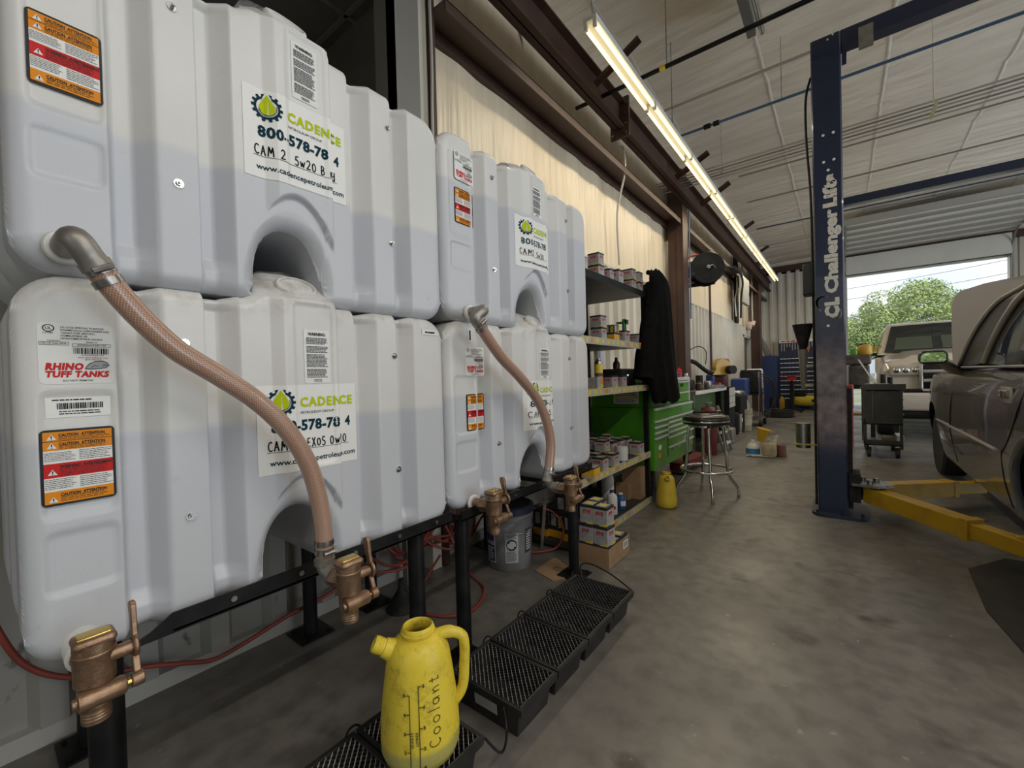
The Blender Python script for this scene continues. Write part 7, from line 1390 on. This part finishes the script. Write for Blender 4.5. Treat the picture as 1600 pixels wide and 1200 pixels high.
for x in (-.12, .38):
    for y in (8.63, 8.96): mb = MB(); mb.bb((x - .02, y - .02, 0), (x + .02, y + .02, .84)); mb.build('leg', BLACKM, root)
mb = MB(); mb.rbox((.22, 8.8, 1.05), (.26, .25, .34), .03); mb.rbox((.20, 8.8, 1.30), (.34, .3, .16), .03); tag(mb.build('bench_machine', mat('machine_dark', (.05, .045, .04), .5, col2=(.11, .09, .07), scale=10)), 'dark bench machine behind the lift post under the oil can', 'machine')
c = Vector((.30, 8.78, 1.38)); root = thing('oil_can', 'yellow oil can with a spout on the dark bench machine', 'oil can', tuple(c)); mb = MB(); mb.lathe([(.085, 0), (.09, .01), (.09, .12), (.07, .15), (.02, .16)], c, 24); mb.build('can_body', mat('can_amber', (.55, .33, .03), .4), root, smooth=40); mb = MB(); mb.cyl(c + Vector((.06, 0, .04)), c + Vector((.20, 0, .12)), .03, .014, n=12); mb.build('spout', mat('spout_amber', (.45, .24, .03), .4), root, smooth=40)
mb = MB(); mb.rbox((.15, 8.78, 1.43), (.07, .12, .10), .015); tag(mb.build('green_tin', mat('tin_green', (.10, .35, .06), .4)), 'green tin beside the yellow oil can', 'tin')
mb = MB(); mb.rbox((.10, 8.05, .75), (.07, .10, .36), .02); mb.cyl((.10, 8.05, 0.0), (.10, 8.05, .6), .03, n=12); tag(mb.build('red_jack', mat('red_stand', (.28, .03, .03), .4)), 'red stand half hidden by the lift post', 'stand')
# ================================================================ outside
LEAF = mat('leaf_green', (.24, .32, .12), .7, col2=(.42, .50, .20), scale=.9, lo=.35, hi=.65); LEAFD = mat('leaf_dark', (.15, .24, .09), .7, col2=(.27, .36, .14), scale=.9); BARK = mat('bark', (.10, .075, .05), .8)
def crown_mesh(seed, R0, H0, n, leaf):
    q = random.Random(seed); mb = MB(); lobes = []
    for i in range(26):
        a = q.uniform(0, 2 * PI); e = q.uniform(-.5, 1); r = R0 * q.uniform(.45, .82); lobes.append((Vector((r * math.cos(a) * math.sqrt(max(0, 1 - e * e * .8)), r * math.sin(a) * math.sqrt(max(0, 1 - e * e * .8)), H0 * (.5 + .42 * e))), R0 * q.uniform(.24, .42)))
    vs = []; fs = []
    for i in range(n):
        c, r = lobes[q.randrange(len(lobes))]; d = Vector((q.gauss(0, 1), q.gauss(0, 1), q.gauss(0, 1) + .25)).normalized(); p = c + d * r * q.uniform(.82, 1.05)
        u = Vector((q.gauss(0, 1), q.gauss(0, 1), q.gauss(0, 1))).normalized(); w_ = (d + u * .8).normalized(); a = w_.orthogonal().normalized(); b = w_.cross(a); s = leaf * q.uniform(.6, 1.3); k = len(vs)
        vs += [p - a * s, p + b * s * .5, p + a * s, p - b * s * .5]; fs.append((k, k + 1, k + 2, k + 3))
    mb.add(vs, fs); return mb
_crowns = [crown_mesh(3, 3.6, 6.0, 17000, .105), crown_mesh(8, 3.0, 4.6, 13000, .105)]
_cm = []
def tree(label, p, s, kind, h, dark=False):
    root = thing('tree', label, 'tree', p, 'trees outside the far door')
    if len(_cm) <= kind:
        o = _crowns[kind].build('crown', LEAF); me = o.data; bpy.data.objects.remove(o); _cm.append(me)
    c = bpy.data.objects.new('crown', _cm[kind] if not dark else _cm[kind].copy()); COL.objects.link(c); c.parent = root; c.location = (0, 0, h); c.scale = (s, s, s); c.rotation_euler = (0, 0, p[0] * 1.7)
    if dark: c.data.materials.clear(); c.data.materials.append(LEAFD)
    mb = MB(); mb.tube([Vector(p), Vector(p) + Vector((.1, 0, h * .6)), Vector(p) + Vector((0, 0, h + 2.2 * s))], [.28 * s, .22 * s, .10 * s], 8); mb.build('trunk', BARK, root, smooth=60)
def at_tree(px, y): return (spot('y', y, px, 560).x, y, -.1)
tree('broad pale green tree seen through the far door, tallest of them', at_tree(1418, 48), 1.0, 0, 1.6)
_cm_needed = True
tree('rounded tree at the left edge of the far door view', at_tree(1338, 52), .95, 1, 1.2)
tree('lower tree behind the raised hood in the far door view', at_tree(1475, 52), .95, 1, 1.0)
tree('dark green tree behind the pickup cab', at_tree(1380, 60), 1.1, 0, .3, True)
tree('dark green tree low behind the tallest one', at_tree(1445, 62), 1.1, 1, .6, True)
tree('tree outside the far door hidden by the sedan', at_tree(1530, 55), 1.1, 0, .6)
for k, p in enumerate(((-3.5, -19, -.1), (1.5, -21, -.1), (6.0, -20, -.1))): tree('green tree outside the front door, reflected in the sedan mirror', p, .8, k % 2, .4)
for k, (a, b) in enumerate((((1322, 447), (1575, 400)), ((1347, 460), (1570, 422)), ((1325, 492), (1490, 458)), ((1325, 510), (1490, 487)))):
    p, q2 = spot('y', 34, *a), spot('y', 34, *b); d = (q2 - p); mb = MB(); mb.tube([p - d * .6 + d * 2.2 * t_ + Vector((0, 0, -.25 * math.sin(PI * t_))) for t_ in [i / 12 for i in range(13)]], .016, 6); tag(mb.build('power_line', PIPEM['dark']), 'power line crossing the sky outside, %s of four' % ('highest', 'second highest', 'third highest', 'lowest')[k], 'cable')
struct('ground_front', MB().bb((-60, -60, -.12), (60, -6.1, -.02)), mat('front_yard', (.28, .27, .24), .9, col2=(.14, .2, .07), scale=.15))
